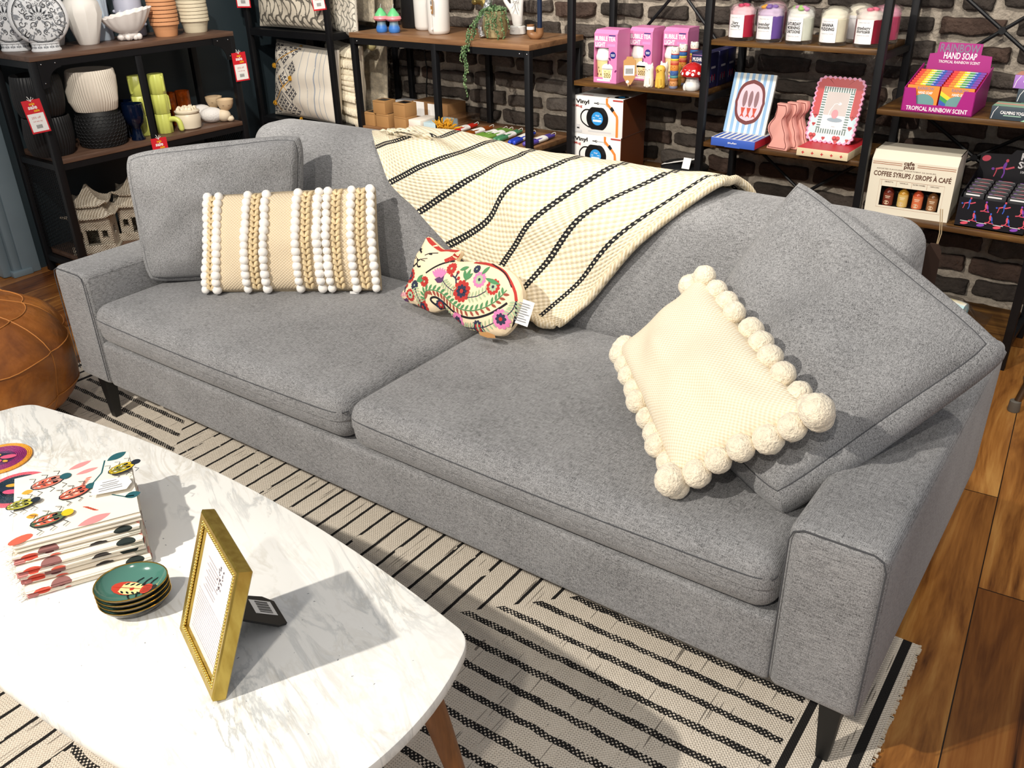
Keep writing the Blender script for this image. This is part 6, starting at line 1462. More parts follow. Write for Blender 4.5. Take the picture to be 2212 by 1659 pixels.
# ---- bay one, lower board
ZB = .4456
def mugbox(loc, rz, label):
    t = thing('mug_box', label, 'box', loc, rz, 'vinyl record mug boxes'); w_, d, h = .235, .20, .1525; wb = mat('white_carton', '#ecebe9', .4, var=(5, .02)); bb = mat('rust_brown_carton', '#5e2f14', .45, var=(7, .1))
    mb = MB(); mb.box((-.0005, 0, h/2), (w_-.001, d, h), .0008); mb.build('carton', wb, t); mb = MB(); mb.box((w_/2-.0002, 0, h/2), (.0012, d-.002, h-.002)); s = mb.build('side_panel', bb, t, label='rust brown printed side panel')
    a = Art(M=FRONT(0, -d/2-.0002, 0)); og = mat('orange_print', '#e8873a', .5); bl = mat('blue_label_print', '#2f94dc', .5); dk = mat('black_vinyl_print', '#111214', .4); g2 = mat('dark_groove_print', '#2e3034', .4); pg = mat('shadow_grey_print', '#c9c9cb', .5)
    a.rect(-.045, .012, .11, .006, pg); cx, cz, R = -.002, .068, .052
    a.lay(); a.line([(p.x, p.y) for p in smoothpts([Vector(q).to_3d() for q in ((-.035, .10), (-.062, .098), (-.080, .078), (-.076, .052), (-.050, .034), (-.03, .030))], 8)], .0055, dk)
    pts = [(cx+R*math.cos(2*PI*k/64), max(cz-R*.86, min(cz+R*.86, cz+R*math.sin(2*PI*k/64)))) for k in range(64)]; a.lay(); a.poly(pts, dk); a.lay()
    for q in (.93, .86, .79, .72): a.line([(cx+R*q*math.cos(x), cz+R*q*math.sin(x)) for x in [.25+1.0*k/12 for k in range(13)]], .0012, g2)
    a.ell(cx, cz, .027, .027, bl, n=32); a.lay(); a.text('Vinyl', cx, cz+.009, .0065, wt, .01); a.rect(cx-.020, cz-.013, .040, .008, wt); a.rect(cx-.021, cz+.001, .010, .002, wt); a.rect(cx+.008, cz+.001, .012, .002, wt)
    a.text('Vinyl', -.106, .124, .0155, M_INK, .035, 'L', width=.064); a.text('Mug', -.106, .108, .010, mat('rust_red_print', '#b8423a', .5), .02, 'L', width=.031)
    a.line([(-.018, .129), (-.006, .129)], .0035, M_INK); a.ell(.000, .129, .006, .0045, M_INK); a.lay(); a.ell(.001, .129, .0025, .0018, wt); a.line([(.008, .129), (.034, .129), (.046, .118)], .0011, M_INK)
    a.line([(p.x, p.y) for p in [Vector((.042, .152)), Vector((.042, .132)), Vector((.078, .098)), Vector((.090, .084)), Vector((.092, .07)), Vector((.092, .0))]], .011, og); a.lay(); a.poly([(.056, .112), (.066, .122), (.078, .108), (.068, .099)], M_INK)
    a.rect(.070, .143, .046, .006, mat('rust_red_print', '#b8423a', .5)); a.rect(-.110, .006, .035, .010, pg); a.rect(-.100, .02, .014, .018, pg); a.lay(); a.rect(-.099, .021, .012, .005, M_INK)
    a.build('print', t)
    b = Art(M=T(0, 0, h+.0002)); b.ell(.085, -.055, .03, .03, dk, n=24); b.lay(); b.ell(.085, -.055, .014, .014, bl); b.rect(-.09, -.075, .05, .008, mat('rust_red_print', '#b8423a', .5)); b.rect(.035, -.098, .010, .02, og); b.build('print', t)
mugbox((.600, 2.140, ZB), .02, 'white vinyl mug box, lower of two, behind the throw'); mugbox((.603, 2.141, ZB+.153), .03, 'white vinyl mug box, upper of two')
t = thing('black_pouch', 'black bag with a white paper tag lying on the lower board', 'bag', (.935, 2.20, ZB)); mb = MB(); mb.sphere((0, 0, .030), .06, 24, 12, sc=(1.7, 1.6, .5), fn=lambda d: 1+.10*noise.noise(d*3)+.05*noise.noise(d*9)); mb.build('bag_body', mat('black_nylon', '#121315', .45, bump=(60, .6, .004)), t, 180)
mb = MB(); mb.box((0, 0, 0), (.034, .0012, .044), M=T(.045, -.075, .068) @ Matrix.Rotation(-.4, 4, 'X')); mb.box((0, 0, 0), (.15, .03, .001), M=T(.0, -.05, .066) @ Matrix.Rotation(-.25, 4, 'Y')); mb.build('paper_tag', M_WHITE, t)
# ---- bay two, upper board: jar candles
ZC = 1.0006
cg = mat('clear_glass', '#ffffff', .03, trans=1., ior=1.18, var=False); cg.node_tree.nodes['Principled BSDF'].inputs['Alpha'].default_value = .35
def jar(loc, label, wax, top, lines, cap, bold=True, small=True, full=True, bits=()):
    t = thing('jar_candle', label, 'candle', loc, -.12, 'whipped wax jar candles'); R, H = .046, .110
    mb = MB(); mb.lathe([(R*.92, 0), (R, .005), (R, H), (R*.965, H)], 40); mb.lathe([(R*.96, H), (R*.96, .012), (R*.85, .009)], 40, capb=False, capt=True); mb.build('glass_jar', cg, t)
    mb = MB(); mb.lathe([(R*.93, .013), (R*.95, .016), (R*.95, .084), (R*.9, .086)], 36, capt=True); mb.build('wax', mat('wax_'+wax[1:], wax, .35, var=(20, .12)), t)
    mb = MB(); r = random.Random(len(label)); mb.sphere((0, 0, .088), R*.93, 36, 12, sc=(1, 1, .62 if full else .45), fn=lambda d: 1+.10*noise.noise(d*3.2+V(len(label), 0, 0))+.07*noise.noise(d*7)); mb.build('whipped_top', mat('whip_'+top[1:], top, .5), t, 180)
    if bits:
        for c in bits:
            mb = MB()
            for k in range(3): a = r.uniform(3.4, 6); q = r.uniform(.012, .030); mb.sphere((q*math.cos(a), q*math.sin(a), .090+.026*math.sqrt(max(0, 1-(q/.045)**2))+.002), .009, 10, 7, sc=(1.3, 1, .7))
            mb.build('wax_bits', mat('bit_'+c[1:], c, .4), t, 180)
    mb = MB(); mb.sphere((0, 0, .108), R*1.05, 36, 12, sc=(1, 1, .32), fn=lambda d: 1+.13*noise.noise(d*6+V(3, len(label), 0))+.09*noise.noise(d*17)); mb.build('cellophane', plast, t, 180)
    def cyl_(x, z, h): q = x/R; return V((R+.0004+h)*math.sin(q), -(R+.0004+h)*math.cos(q), z)
    a = Art(cyl_); a.rect(-.030, .012, .060, .075, wt, 12); a.lay(); g_ = M_GREYINK
    a.text('SPRING STREET ART', 0, .076, .0028, g_, 0, width=.036)
    if bold:
        for k, s in enumerate(lines): a.text(s, -.002, .062-.0125*k, .0095, M_INK, .04, width=min(.052, .0068*len(s)))
        z = .062-.0125*len(lines)
    else:
        for k, s in enumerate(lines): a.text(s, -.001, .056-.010*k, .0105, M_INK, .025, width=min(.046, .0062*len(s)))
        z = .056-.010*len(lines)
    a.text(cap, 0, z+.001, .0036, g_, .0, width=.042); a.rect(-.014, .020, .028, .0012, g_); a.build('paper_label', t); return t
jar((1.193, 2.058, ZC), 'cherry red jar candle at the left end of the front row', '#b5283f', '#f3c9cf', ['Very', 'Cherry'], 'scented soy wax candle', False, bits=('#d0486a',)); jar((1.300, 2.052, ZC), 'purple jar candle with an orange slice on top, next to the red one', '#6f52a0', '#d9c3dc', ['lavender', 'lemonade'], 'scented soy wax candle', False, bits=('#e0a03a', '#8a6ab0'))
jar((1.408, 2.052, ZC), 'white jar candle with pastel bits, middle of the front row', '#dfe2d2', '#f2f0e8', ['SATURDAY', 'MORNING', 'CARTOONS'], 'Scented Soy Candle', bits=('#a8d07a', '#d99ac8')); jar((1.522, 2.060, ZC), 'cream jar candle with a tall whipped top, fourth in the front row', '#e6dfc4', '#f6f0da', ['BANANA', 'PUDDING'], 'Scented Soy Candle')
jar((1.636, 2.070, ZC), 'dark red jar candle beside the right post of its board', '#8f1f33', '#f4e6dd', ['strawberry', 'shortcake'], 'scented soy wax candle', False, bits=('#e0708a',))
jar((1.565, 2.185, ZC), 'cream jar candle in the back row between two front ones', '#e8dcc8', '#f2ead6', [], ''); jar((1.652, 2.190, ZC), 'pink jar candle in the back row behind the dark red one', '#c0486a', '#e6a0b4', [], '', False)
jar((1.255, 2.190, ZC), 'plum jar candle in the back row behind the cherry red and purple ones', '#8a3a5a', '#c9a0a8', [], '', False)
# ---- bay two, lower board
ZD = .6356
def flatbox(name, label, loc, d, mtop, mside, rz=0):
    t = thing(name, label, 'box', loc, rz); mb = MB(); mb.box((0, 0, d[2]/2), d, .001); mb.build('carton', mside, t); mb = MB(); mb.box((0, 0, d[2]+.0003), (d[0]-.002, d[1]-.002, .0008)); mb.build('lid_panel', mtop, t); return t
sb = mat('cobalt_carton', '#3f62c0', .45); t = flatbox('gift_box', 'flat blue and white striped box under the sardine frame', (1.232, 2.085, ZD), (.172, .21, .030), M_WHITE, sb); a = Art(M=T(0, 0, .0309))
for k in range(8): a.rect(-.082+.022*k, -.102, .011, .10, sb)
a.build('stripes', t); a = Art(M=FRONT(0, -.1052, 0)); [a.rect(-.018+.006*k, .0125+.001*(k % 2), .0042, .0055-.001*(k % 3), wt) for k in range(6)]; a.rect(-.03, -.0008, .06, .006, sb); a.build('lettering', t)
mb = MB(); mb.box((.0865, 0, .015), (.001, .2, .026)); mb.build('side_panel', mat('red_carton', '#c0263a', .45), t, label='red side panel')
def sardine():
    t = thing('photo_frame', 'light blue striped picture frame with an oval window of sardines', 'photo frame', (1.224, 2.090, ZD+.0318), .0); L = Matrix.Rotation(-.30, 4, 'X'); w_, h = .166, .216
    mb = MB(); mb.box((0, .006, h/2), (w_, .012, h), .001, L); mb.build('frame', mat('pale_cream_board', '#eef0ea', .4), t); a = Art(M=L @ FRONT(0, -.0002, 0)); lb = mat('sky_blue_stripe', '#8fb8de', .45); mr = mat('maroon_border', '#6e2a2c', .4); pk_ = mat('pale_pink_photo', '#ecc8d4', .3); fs_ = mat('red_fish', '#c4462e', .4); gy_ = mat('mauve_fish', '#8d6a70', .4)
    n = 7; sw = w_/(2*n)
    for k in range(n): a.rect(-w_/2+sw*(2*k), 0, sw, h, lb)
    def oval(s, ds=0):
        p = []
        for k in range(48):
            q = 2*PI*k/48; x = math.copysign(abs(math.cos(q))**.75, math.cos(q))*.056*s; y = math.copysign(abs(math.sin(q))**.8, math.sin(q))*.078*s
            if abs(q % PI-PI/2) < .2: y *= 1+.05*(1-abs(q % PI-PI/2)/.2)
            if abs(math.sin(q)) < .09: x *= 1.05
            p.append((x, h*.52+y))
        return p
    a.lay(); a.poly(oval(1), mr); a.lay(); a.poly(oval(.83), pk_); a.lay()
    for x in (-.022, .001, .024):
        a.ell(x, h*.52+.012, .0085, .030, gy_, n=16); a.poly([(x-.0085, h*.52-.02), (x+.0085, h*.52-.02), (x+.003, h*.52-.042), (x+.009, h*.52-.056), (x, h*.52-.050), (x-.009, h*.52-.056), (x-.003, h*.52-.042)], fs_)
    a.build('printed_front', t); mb = MB(); mb.box((0, .098, .062), (.05, .003, .118), M=Matrix.Rotation(.16, 4, 'X')); mb.build('easel_stand', mat('black_card', '#121212', .6), t)
sardine()
def wavy(loc, label):
    t = thing('wavy_vase', label, 'vase', loc, -.15, 'pink wavy vases'); h = .162; prof = [(0, .041), (.012, .040), (.035, .030), (.06, .036), (.085, .030), (.11, .018), (.125, .021), (.145, .022), (.162, .020)]
    L = [Vector((x, z, 0)) for z, x in prof]; L = smoothpts(L, 4); sh = lambda z: .009*math.sin(z*52+.3)
    pts = [(p.x+sh(p.y), p.y) for p in L]+[(-p.x+sh(p.y), p.y) for p in reversed(L)]; pk_ = mat('salmon_pink_card', '#f0aca0', .55)
    mb = MB(); mb.prism(pts, -.012, .012, FRONT(0, 0, 0), bev=.001); mb.build('body', pk_, t, 30); a = Art(M=FRONT(0, -.0125, 0)); c = (0, h/2)
    a.line([(p[0]*.84, h/2+(p[1]-h/2)*.93) for p in pts], .0022, mat('maroon_border', '#6e2a2c', .4), True); a.build('outline', t)
wavy((1.378, 2.050, ZD), 'pink wavy silhouette vase, front one of three'); wavy((1.400, 2.090, ZD), 'pink wavy silhouette vase, middle one of three'); wavy((1.418, 2.130, ZD), 'pink wavy silhouette vase, rear one of three')
rb = mat('scarlet_carton', '#cc2a34', .45); crm = mat('cream_carton', '#e6d5b0', .5); t = flatbox('gift_box', 'flat red box with a cream front under the scalloped frame', (1.562, 2.120, ZD), (.182, .25, .028), rb, crm); a = Art(M=FRONT(0, -.1252, 0))
for k in range(5): a.petals(-.068+.034*k, .013, .0055, 4, rb, .3)
a.build('star_print', t)
def scallop():
    t = thing('photo_frame', 'scalloped red and aqua picture frame with small hearts', 'photo frame', (1.540, 2.105, ZD+.0298), -.02); L = Matrix.Rotation(-.30, 4, 'X'); w_, h = .172, .226
    def rr(s, bump=0):
        p = []; W2, H2, r = w_/2*s, h/2*(1-(1-s)*w_/h), .03*s; per = []
        for cx, cy, a0 in ((W2-r, H2-r, 0), (-W2+r, H2-r, PI/2), (-W2+r, -H2+r, PI), (W2-r, -H2+r, 1.5*PI)):
            for k in range(9): q = a0+PI/2*k/8; per.append(Vector((cx+r*math.cos(q), cy+r*math.sin(q), 0)))
        q = []
        for i in range(len(per)):
            a_, b_ = per[i], per[(i+1) % len(per)]; n = max(1, int((b_-a_).length/.0025))
            for k in range(n): q.append(lerp(a_, b_, k/n))
        tot = 0; out = []
        for i, p_ in enumerate(q):
            d = (q[(i+1) % len(q)]-q[i-1]).normalized(); nrm = V(d.y, -d.x, 0); tot += (p_-q[i-1]).length if i else 0; k = abs(math.sin(tot*PI/.0175)); v = p_+nrm*(bump*(k-.5)); out.append((v.x, v.y+h/2))
        return out
    aq = mat('pale_aqua_board', '#cfe8ee', .4); rd = mat('coral_red_print', '#c8484a', .4); pk_ = mat('pink_edge', '#eaa0c4', .4); gn_ = mat('green_stripe_print', '#5f7f78', .4); gl = mat('pale_print', '#d8cfcb', .15)
    mb = MB(); mb.prism(rr(1, .006), -.012, 0, L @ FRONT(0, .0, 0)); mb.build('frame', pk_, t, 30); a = Art(M=L @ FRONT(0, 0, 0)); o2 = rr(.93, .006); a.poly(o2, aq); a.lay()
    a.poly([p for p in o2 if p[1] > h*.42], rd); a.lay()
    for x, y, s, r in ((-.062, .018, .020, .2), (-.02, .014, .010, 0), (.026, .014, .022, .1), (.066, .014, .010, 0), (.066, .056, .012, .3), (-.066, .092, .016, 0), (.066, .094, .016, 0), (-.066, .060, .010, 0)):
        a.ell(x-s*.28, y+s*.2, s*.38, s*.38, rd, n=10); a.ell(x+s*.28, y+s*.2, s*.38, s*.38, rd, n=10); a.poly([(x-s*.62, y+s*.08), (x+s*.62, y+s*.08), (x, y-s*.75)], rd)
    a.lay(); a.rect(-.056, .030, .112, .162, wt); a.lay()
    for k in range(13): x = -.052+.104*k/12; a.rect(x-.0022, .031, .0044, .016, gn_); a.rect(x-.0022, .175, .0044, .016, gn_)
    for k in range(15): z = .050+.122*k/14; a.rect(-.055, z-.0022, .014, .0044, gn_); a.rect(.041, z-.0022, .014, .0044, gn_)
    a.lay(); a.rect(-.040, .047, .080, .128, gl); a.lay(); a.rect(-.040, .047, .080, .048, wt); a.lay(); a.ell(.006, .080, .028, .008, mat('grey_blue_photo', '#9fb0bc')); a.lay(); a.line([(-.022, .082), (-.018, .11), (-.006, .134), (.010, .138)], .0025, wt); a.ell(.012, .136, .007, .005, wt); a.ell(.002, .10, .012, .016, mat('pink_photo', '#dba0a8')); a.rect(.0, .056, .012, .0012, M_GREYINK)
    a.build('printed_front', t); mb = MB(); mb.box((0, .098, .062), (.05, .003, .118), M=Matrix.Rotation(.16, 4, 'X')); mb.build('easel_stand', mat('black_card', '#121212', .6), t)
scallop()
# ---- bay three, upper board
ZE = .8156
mg = mat('magenta_carton', '#a8207e', .42, var=(4, .04)); ra = [mat('rainbow_'+c[1:], c, .4) for c in ('#e03a2e', '#f08a2a', '#f2d22a', '#3a9a4a', '#2f57b0', '#7a3aa0')]
def soapdisplay():
    t = thing('soap_display_box', 'magenta counter display box of rainbow hand soaps', 'display box', (1.898, 2.125, ZE), .02); w_, d, h = .216, .205, .075; mb = MB(); y = -d/2
    mb.box((0, 0, .002), (w_, d, .004))
    for sx in (-1, 1): mb.prism([(y, 0), (d/2, 0), (d/2, .125), (y, h)], -.0015, .0015, frame_m((sx*(w_/2-.0015), 0, 0), (0, 1, 0), (0, 0, 1)))
    mb.prism([(-w_/2, 0), (w_/2, 0), (w_/2, h), (w_/2-.035, h), (w_/2-.05, .026), (-w_/2+.045, .026), (-w_/2+.035, h), (-w_/2, h)], -.0015, .0015, FRONT(0, y+.0015, 0))
    mb.prism([(-w_/2, 0), (w_/2, 0), (w_/2-.012, .155), (.062, .158), (.062, .192), (-.072, .192), (-.074, .158), (-w_/2+.012, .155)], -.0015, .0015, FRONT(0, d/2-.0015, 0) @ Matrix.Rotation(-.08, 4, 'X')); mb.build('carton', mg, t, 20)
    a = Art(M=FRONT(0, y-.0004, 0)); a.text('TROPICAL RAINBOW SCENT', 0, .0065, .013, wt, .015, width=.186); a.build('lettering', t)
    a = Art(M=FRONT(0, d/2-.0034, 0) @ Matrix.Rotation(-.08, 4, 'X')); sv = mat('silver_foil', '#9d8fa4', .25, .7); a.text('RAINBOW', -.005, .163, .025, sv, .02, width=.122); a.lay(); a.text('HAND SOAP', 0, .142, .020, wt, .02, width=.102); a.text('TROPICAL RAINBOW SCENT', 0, .128, .0085, wt, .01, width=.128); a.build('lettering', t); return t
soapdisplay()
def soapbox(loc, first, label, rz=.02):
    t = thing('soap_carton', label, 'box', loc, rz, 'rainbow soap cartons in the display box'); w_, h, th = .098, .078, .019; L = Matrix.Rotation(-.12, 4, 'X'); mb = MB(); mb.box((0, th/2, h/2), (w_, th, h), .0006, L); mb.build('carton', ra[0], t)
    a = Art(M=L @ T(0, 0, h+.0004)); n = 6
    for k in range(n): a.rect(-w_/2+w_*k/n, 0, w_/n, th, ra[k])
    a.lay(); a.rect(-.018, .004, .036, .005, wt); a.build('rainbow_top', t)
    if not first:
        a = Art(M=L @ FRONT(0, -.0004, 0))
        for k in range(n): a.rect(-w_/2+w_*k/n, h*.45, w_/n, h*.55, ra[k])
        a.lay(); a.rect(-.010, h*.965, .034, .0016, wt); a.build('rainbow_front', t)
    if first:
        a = Art(M=L @ FRONT(0, -.0004, 0)); a.rect(-w_/2, 0, w_, h, ra[1]); a.lay(); o = (.04, -.01)
        for k in range(6): a.poly([(-w_/2, max(0, h*1.0-.013*(k+1))), (-w_/2, max(0, h*1.0-.013*k)), (-w_/2+.052, max(0, h*.62-.013*k)), (-w_/2+.052, max(0, h*.62-.013*(k+1)))], ra[(1, 2, 3, 4, 5, 0)[k]])
        a.lay(); a.text('RAINBOW', .008, .064, .010, mat('silver_foil', '#9d8fa4', .25, .7), .02, width=.05); a.text('HAND SOAP', .008, .052, .008, wt, .02, width=.044); a.ell(.006, .026, .034, .026, mat('grey_green_soap', '#6f9a98', .2), n=24); a.build('front_print', t)
rows_ = ['front one', 'second', 'third', 'fourth', 'fifth', 'sixth', 'seventh', 'rear one']
for s, nm in ((-1, 'left'), (1, 'right')):
    for k in range(8): soapbox((1.898+s*.0515-.0004*k, 2.032+s*.001+k*.0205, ZE+.0045+.0042*k), k == 0, f'rainbow soap carton in the {nm} column of the magenta display, {rows_[k]} from the front' if 0 < k < 7 else f'rainbow soap carton in the {nm} column of the magenta display, {rows_[k]}')
def yoga(loc, m, label, rz=0, d=(.118, .085, .040)):
    t = thing('yoga_box', label, 'box', loc, rz, 'calming yoga boxes'); mb = MB(); mb.box((0, 0, d[2]/2), d, .0008); mb.build('carton', m, t); a = Art(M=FRONT(0, -d[1]/2-.0004, 0)); a.text('CALMING YOGA', .004, d[2]*.45, .009, wt, .03, width=.072); a.rect(-.022, d[2]*.3, .05, .003, mat('sage_print', '#9fc0ac')); a.line([(-d[0]/2+.004, .002), (-d[0]/2+.008, .022), (-d[0]/2+.018, d[2]-.001)], .0016, wt); a.poly([(d[0]/2-.03, 0), (d[0]/2, 0), (d[0]/2, .018), (d[0]/2-.012, .010)], mat('mint_print', '#9fd0b0')); a.build('print', t)
    b = Art(M=T(0, 0, d[2]+.0003)); b.rect(-d[0]/2+.001, -d[1]/2+.001, d[0]-.002, d[1]-.002, mat('sage_top_print', '#8fb59a', .5) if m is not _MC.get('lilac_carton') else mat('peach_top_print', '#e0a08a', .5)); b.lay(); b.rect(-d[0]/2+.002, -.005, d[0]-.004, .02, mat('peach_top_print', '#e0a08a', .5)); b.build('top_print', t)
sl = mat('slate_carton', '#3a4650', .5); li = mat('lilac_carton', '#a878c8', .5)
yoga((2.118, 2.072, ZE), sl, 'slate calming yoga box lying on the board in front of the pile'); yoga((2.182, 2.160, ZE), sl, 'slate calming yoga box at the bottom of the pile, beside the post', 0); yoga((2.166, 2.165, ZE+.0405), sl, 'slate calming yoga box in the middle of the pile'); yoga((2.148, 2.168, ZE+.081), li, 'lilac calming yoga box on top of the pile')
# ---- bay three, lower board
ZF = .4606
def syrup():
    t = thing('coffee_syrup_box', 'cream gift box of coffee syrups with a dark window', 'box', (1.856, 2.120, ZF), .06); w_, d, h, c = .272, .15, .215, .028; cm = mat('cream_gift_carton', '#ece4d0', .45, var=(5, .02)); mb = MB(); y = -d/2
    x0, x1, z0, z1 = -.092, .100, .030, .098
    for xa, xb, za, zb in ((-w_/2, w_/2, 0, z0), (-w_/2, w_/2, z1, h-c), (-w_/2, x0, z0, z1), (x1, w_/2, z0, z1)): mb.box(((xa+xb)/2, y+.0015, (za+zb)/2), (xb-xa, .003, zb-za))
    mb.box((0, d/2-.0015, h/2), (w_, .003, h)); mb.box((0, 0, .0015), (w_-.006, d-.006, .003))
    for s in (-1, 1): mb.prism([(y+.003, 0), (d/2-.003, 0), (d/2-.003, h), (y+c+.004, h), (y+.003, h-c)], -.0015, .0015, frame_m((s*(w_/2-.0015), 0, 0), (0, 1, 0), (0, 0, 1)))
    mb.add([(-w_/2, y, h-c), (w_/2, y, h-c), (w_/2, y+c, h), (-w_/2, y+c, h)], [(0, 1, 2, 3)]); mb.box((0, c/2, h-.001), (w_, d-c, .002)); mb.build('carton', cm, t, 20)
    dk = mat('dark_interior', '#1c1410', .7); mb = MB(); mb.box(((x0+x1)/2, y+.055, (z0+z1)/2), (x1-x0+.03, .002, z1-z0+.03)); mb.box(((x0+x1)/2, y+.03, z0-.006), (x1-x0+.03, .05, .002)); mb.build('tray', dk, t)
    bn = mat('brown_lettering', '#5d3a2a', .5); rd = mat('russet_rule', '#a8603a', .5); a = Art(M=FRONT(0, y-.0004, 0))
    for z in (.178, .172): a.rect(-w_/2+.004, z, .095, .0018, rd); a.rect(.012, z, w_/2-.016, .0018, rd)
    a.text('cafe', -.015, .176, .013, bn, .03, width=.034); a.text('plus', -.013, .164, .013, bn, .03, width=.034); a.text('ASSORTED FLAVOURED  ASSORTIMENT DE SAVEURS', -.022, .155, .004, bn, 0, width=.19); a.text('COFFEE SYRUPS / SIROPS À CAFÉ', 0, .132, .016, bn, .025, width=.248)
    for k, s in enumerate(('AMARETTO', 'VANILLA', 'SALTED CARAMEL', 'CAPPUCCINO')): a.text(s, -.070+.049*k, .112, .004, bn, .01, width=.028 if k != 2 else .04); a.rect(-.094+.049*k, .101, .0006, .018, rd)
    a.rect(-.098, .1195, .20, .0006, rd); a.line([(-.1, .024), (.108, .024), (.108, .12), (-.1, .12)], .0006, rd, True); a.build('lettering', t)
    for k, (c1, c2) in enumerate((('#5a1f16', '#7a3626'), ('#b8862e', '#d9b668'), ('#b5482a', '#d9744a'), ('#6a4426', '#9a6a44'))):
        nm = ('amaretto', 'vanilla', 'salted caramel', 'cappuccino')[k]; b = thing('syrup_bottle', ('dark red', 'golden yellow', 'orange', 'brown')[k]+' syrup bottle in the window of the cream coffee box', 'bottle', V(1.856, 2.120, ZF)+Matrix.Rotation(.06, 3, 'Z') @ V(-.068+.048*k, y+.028, .0262), .06, 'syrup bottles in the gift box')
        mb = MB(); mb.lathe([(.015, 0), (.0175, .003), (.0175, .046), (.014, .054), (.007, .060), (.0065, .070)], 22, capt=True); mb.build('bottle', mat('syrup_'+c1[1:], c1, .15, var=False), b)
        q = Art(lambda x, z, h_: V(.0178*math.sin(x), -.0178*math.cos(x)-.0002-h_, z)); q.rect(-1.2, .003, 2.4, .042, mat('label_'+c2[1:], c2, .5), 10); q.lay(); q.rect(-.5, .034, 1., .0022, M_CREAM, 4); q.rect(-.4, .029, .8, .0016, M_CREAM, 4); q.ell(-.1, .013, .5, .007, mat('bean_print', ('#d9c0a0', '#f0e6d0', '#8a4a26', '#c9d3da')[k])); q.build('label', b)
syrup()
def person_shape(a, x, y, s, m1, m2, kind):
    """two abstract dancers drawn as rounded limbs"""
    if kind == 0:
        a.line([(x-.45*s, y+.05*s), (x-.1*s, y+.18*s), (x+.15*s, y+.12*s), (x+.55*s, y+.28*s)], .11*s, m1); a.line([(x-.38*s, y+.06*s), (x-.42*s, y-.2*s), (x-.48*s, y-.42*s)], .06*s, m1); a.ell(x-.60*s, y+.05*s, .09*s, .08*s, m2); a.lay(); a.ell(x+.02*s, y+.30*s, .09*s, .24*s, m2, -.2); a.line([(x+.02*s, y+.12*s), (x+.06*s, y-.15*s), (x-.02*s, y-.45*s)], .08*s, m2); a.ell(x+.10*s, y+.62*s, .085*s, .10*s, m1)
    else:
        a.ell(x, y+.18*s, .11*s, .28*s, m1, .15); a.line([(x+.02*s, y-.05*s), (x-.12*s, y-.30*s), (x-.42*s, y-.36*s)], .10*s, m1); a.line([(x-.06*s, y-.33*s), (x+.36*s, y-.36*s)], .08*s, m1); a.ell(x-.02*s, y+.56*s, .085*s, .10*s, m2); a.lay(); a.ell(x+.14*s, y+.08*s, .07*s, .26*s, m2, .25); a.line([(x+.16*s, y-.1*s), (x+.3*s, y-.34*s)], .08*s, m2)
def cardbox():
    t = thing('card_display_box', 'black counter display box printed with pink and purple figures', 'display box', (2.126, 2.142, ZF), .0); w_, d, h = .208, .20, .112; bk = mat('black_carton', '#1b1a20', .4, var=(4, .05)); mb = MB(); y = -d/2
    mb.box((0, 0, .002), (w_, d, .004)); mb.prism([(-w_/2, 0), (w_/2, 0), (w_/2, .098), (-w_/2, .098)], -.001, .001, FRONT(0, y+.001, 0))
    for s in (-1, 1): mb.prism([(y+.002, 0), (d/2-.002, 0), (d/2-.002, .15), (y+.03, .11), (y+.002, .098)], -.001, .001, frame_m((s*(w_/2-.001), 0, 0), (0, 1, 0), (0, 0, 1)))
    mb.prism([(-w_/2, .0), (w_/2, .0), (w_/2, .222), (.0, .222), (-.012, .206), (-w_/2, .200)], -.001, .001, FRONT(0, d/2-.001, 0) @ Matrix.Rotation(-.05, 4, 'X')); mb.build('carton', bk, t, 20)
    co, pu, bl = mat('coral_figure', '#e0566a', .5), mat('violet_figure', '#8a4ab8', .5), mat('blue_figure', '#3f62c8', .5); a = Art(M=FRONT(0, d/2-.0024, 0) @ Matrix.Rotation(-.05, 4, 'X')); a.text('KA', .038, .192, .022, wt, .03, width=.038); a.text('SU', .034, .164, .022, wt, .03, width=.038); a.text('100', .034, .148, .008, wt, .01); person_shape(a, -.025, .150, .055, co, pu, 0); a.ell(-.085, .185, .014, .010, co, .3); a.build('print', t)
    a = Art(M=FRONT(0, y-.0004, 0))
    for i in range(4): person_shape(a, -.072+.052*i, .072 if i % 2 else .076, .034, co, pu if i % 2 else bl, i % 2)
    for i in range(4): person_shape(a, -.05+.05*i, .036, .034, co, bl, 1)
    for i in range(4): a.ell(-.075+.05*i, .014, .012, .005, pu if i % 2 else co, .2); a.rect(-.088+.05*i, .020, .030, .0018, wt)
    a.build('print', t)
    for i in range(3):
        for k in range(5):
            if k > 1 and i == 9: continue
            b = thing('card_deck', f'black card deck in the {("left", "middle", "right")[i]} column of the black display, {("front one", "second", "third", "fourth", "rear one")[k]}', 'card deck', (2.126-.066+.066*i, 2.064+.031*k, ZF+.0045+.004*k), 0, 'card decks in the black display box'); mb = MB(); mb.box((0, 0, .053), (.062, .028, .106), .0006, Matrix.Rotation(-.06, 4, 'X')); mb.build('carton', bk, b)
            q = Art(M=Matrix.Rotation(-.06, 4, 'X') @ T(0, 0, .1064)); q.rect(-.024, -.009, .05, .005, wt); q.ell(.004, .004, .016, .004, co); q.ell(-.02, .005, .006, .004, pu); q.build('top_print', b)
            if k == 0: q = Art(M=Matrix.Rotation(-.06, 4, 'X') @ FRONT(0, -.0145, 0)); q.rect(-.024, .098, .042, .0045, wt); q.build('front_print', b)
cardbox()
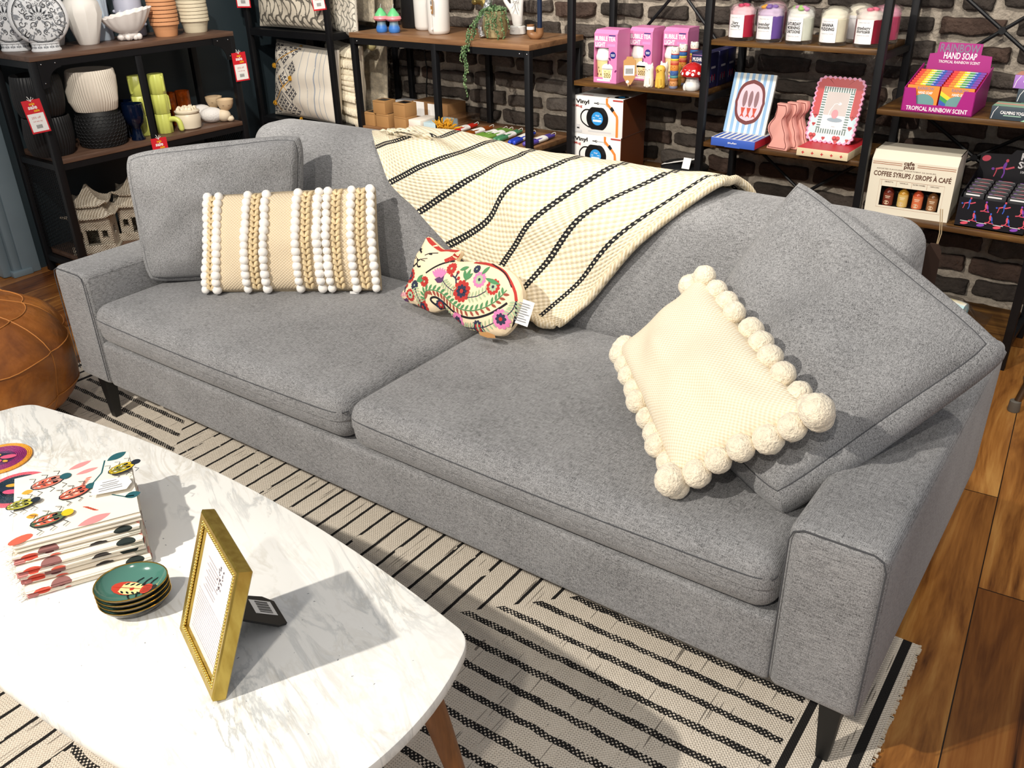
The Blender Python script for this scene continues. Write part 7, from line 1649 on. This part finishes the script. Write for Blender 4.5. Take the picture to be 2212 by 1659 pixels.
# ---- bottom board, bay three, and floor
t = thing('rolled_bundle', 'rolled pale blue bundle in clear plastic on the bottom board', 'bundle', (1.98, 2.12, .1006), .0); g = NT('tie_dye_cotton', .8); o = g.tc.outputs['Object']; g.col(g.ramp(g.noise(g.mapping(o, scale=(6, 20, 20)), 1.5, 3), [(.35, '#a8dce6'), (.5, '#f2efe6'), (.62, '#e8d9a0'), (.7, '#8fcbdc')]))
mb = MB(); mb.tube([(-.17, .04, .036), (.10, .0, .036), (.125, -.004, .036)], [.036, .036, .032], 18); mb.build('roll', g.m, t)
mb = MB(); mb.tube([(-.30, .05, .035), (-.18, .045, .035)], [.035, .035], 16); mb.build('roll', mat('terracotta_cloth', '#b0664a', .8), t, label='terracotta coloured roll')
rw = []
for i in range(19):
    row = []
    for j in range(13):
        x, y_ = lerp(-.22, .20, i/18), lerp(-.075, .10, j/12); r0 = math.exp(-((y_-.02+.14*x)/.055)**2)*(1 if x < .12 else max(0, 1-(x-.12)/.06)); row.append((x, y_, .004+.075*r0+.010*abs(noise.noise(V(x*16, y_*16, 1)))))
    rw.append(row)
mb = MB(); mb.grid(rw); mb.build('plastic_wrap', plast, t, 180)
t = thing('metal_stool', 'chair with tubular metal legs, mostly out of view at the right', 'stool', (2.60, 1.80, 0)); mm = mat('brushed_steel_tube', '#8d8577', .3, 1., var=False)
for sx, sy in ((-1, -1), (1, -1), (-1, 1), (1, 1)):
    mb = MB(); mb.tube([(sx*.235, sy*.06+(-.01 if sy < 0 else .12), .020), (sx*.16, sy*.05+.03, .44)], .0105, 12); lg = mb.build('leg', mm, t); mb = MB(); mb.lathe([(.017, .0005), (.018, .004), (.0165, .035), (.012, .038)], 16, M=T(sx*.237, sy*.06+(-.01 if sy < 0 else .12), 0), capt=True); mb.build('rubber_foot', mat('grey_rubber', '#6a655c', .6), lg)
mb = MB(); mb.lathe([(.17, .44), (.175, .445), (.175, .462), (.17, .468)], 32, capt=True, M=T(0, .03, 0)); mb.build('seat', mat('black_seat', '#1a1a1a', .5), t)
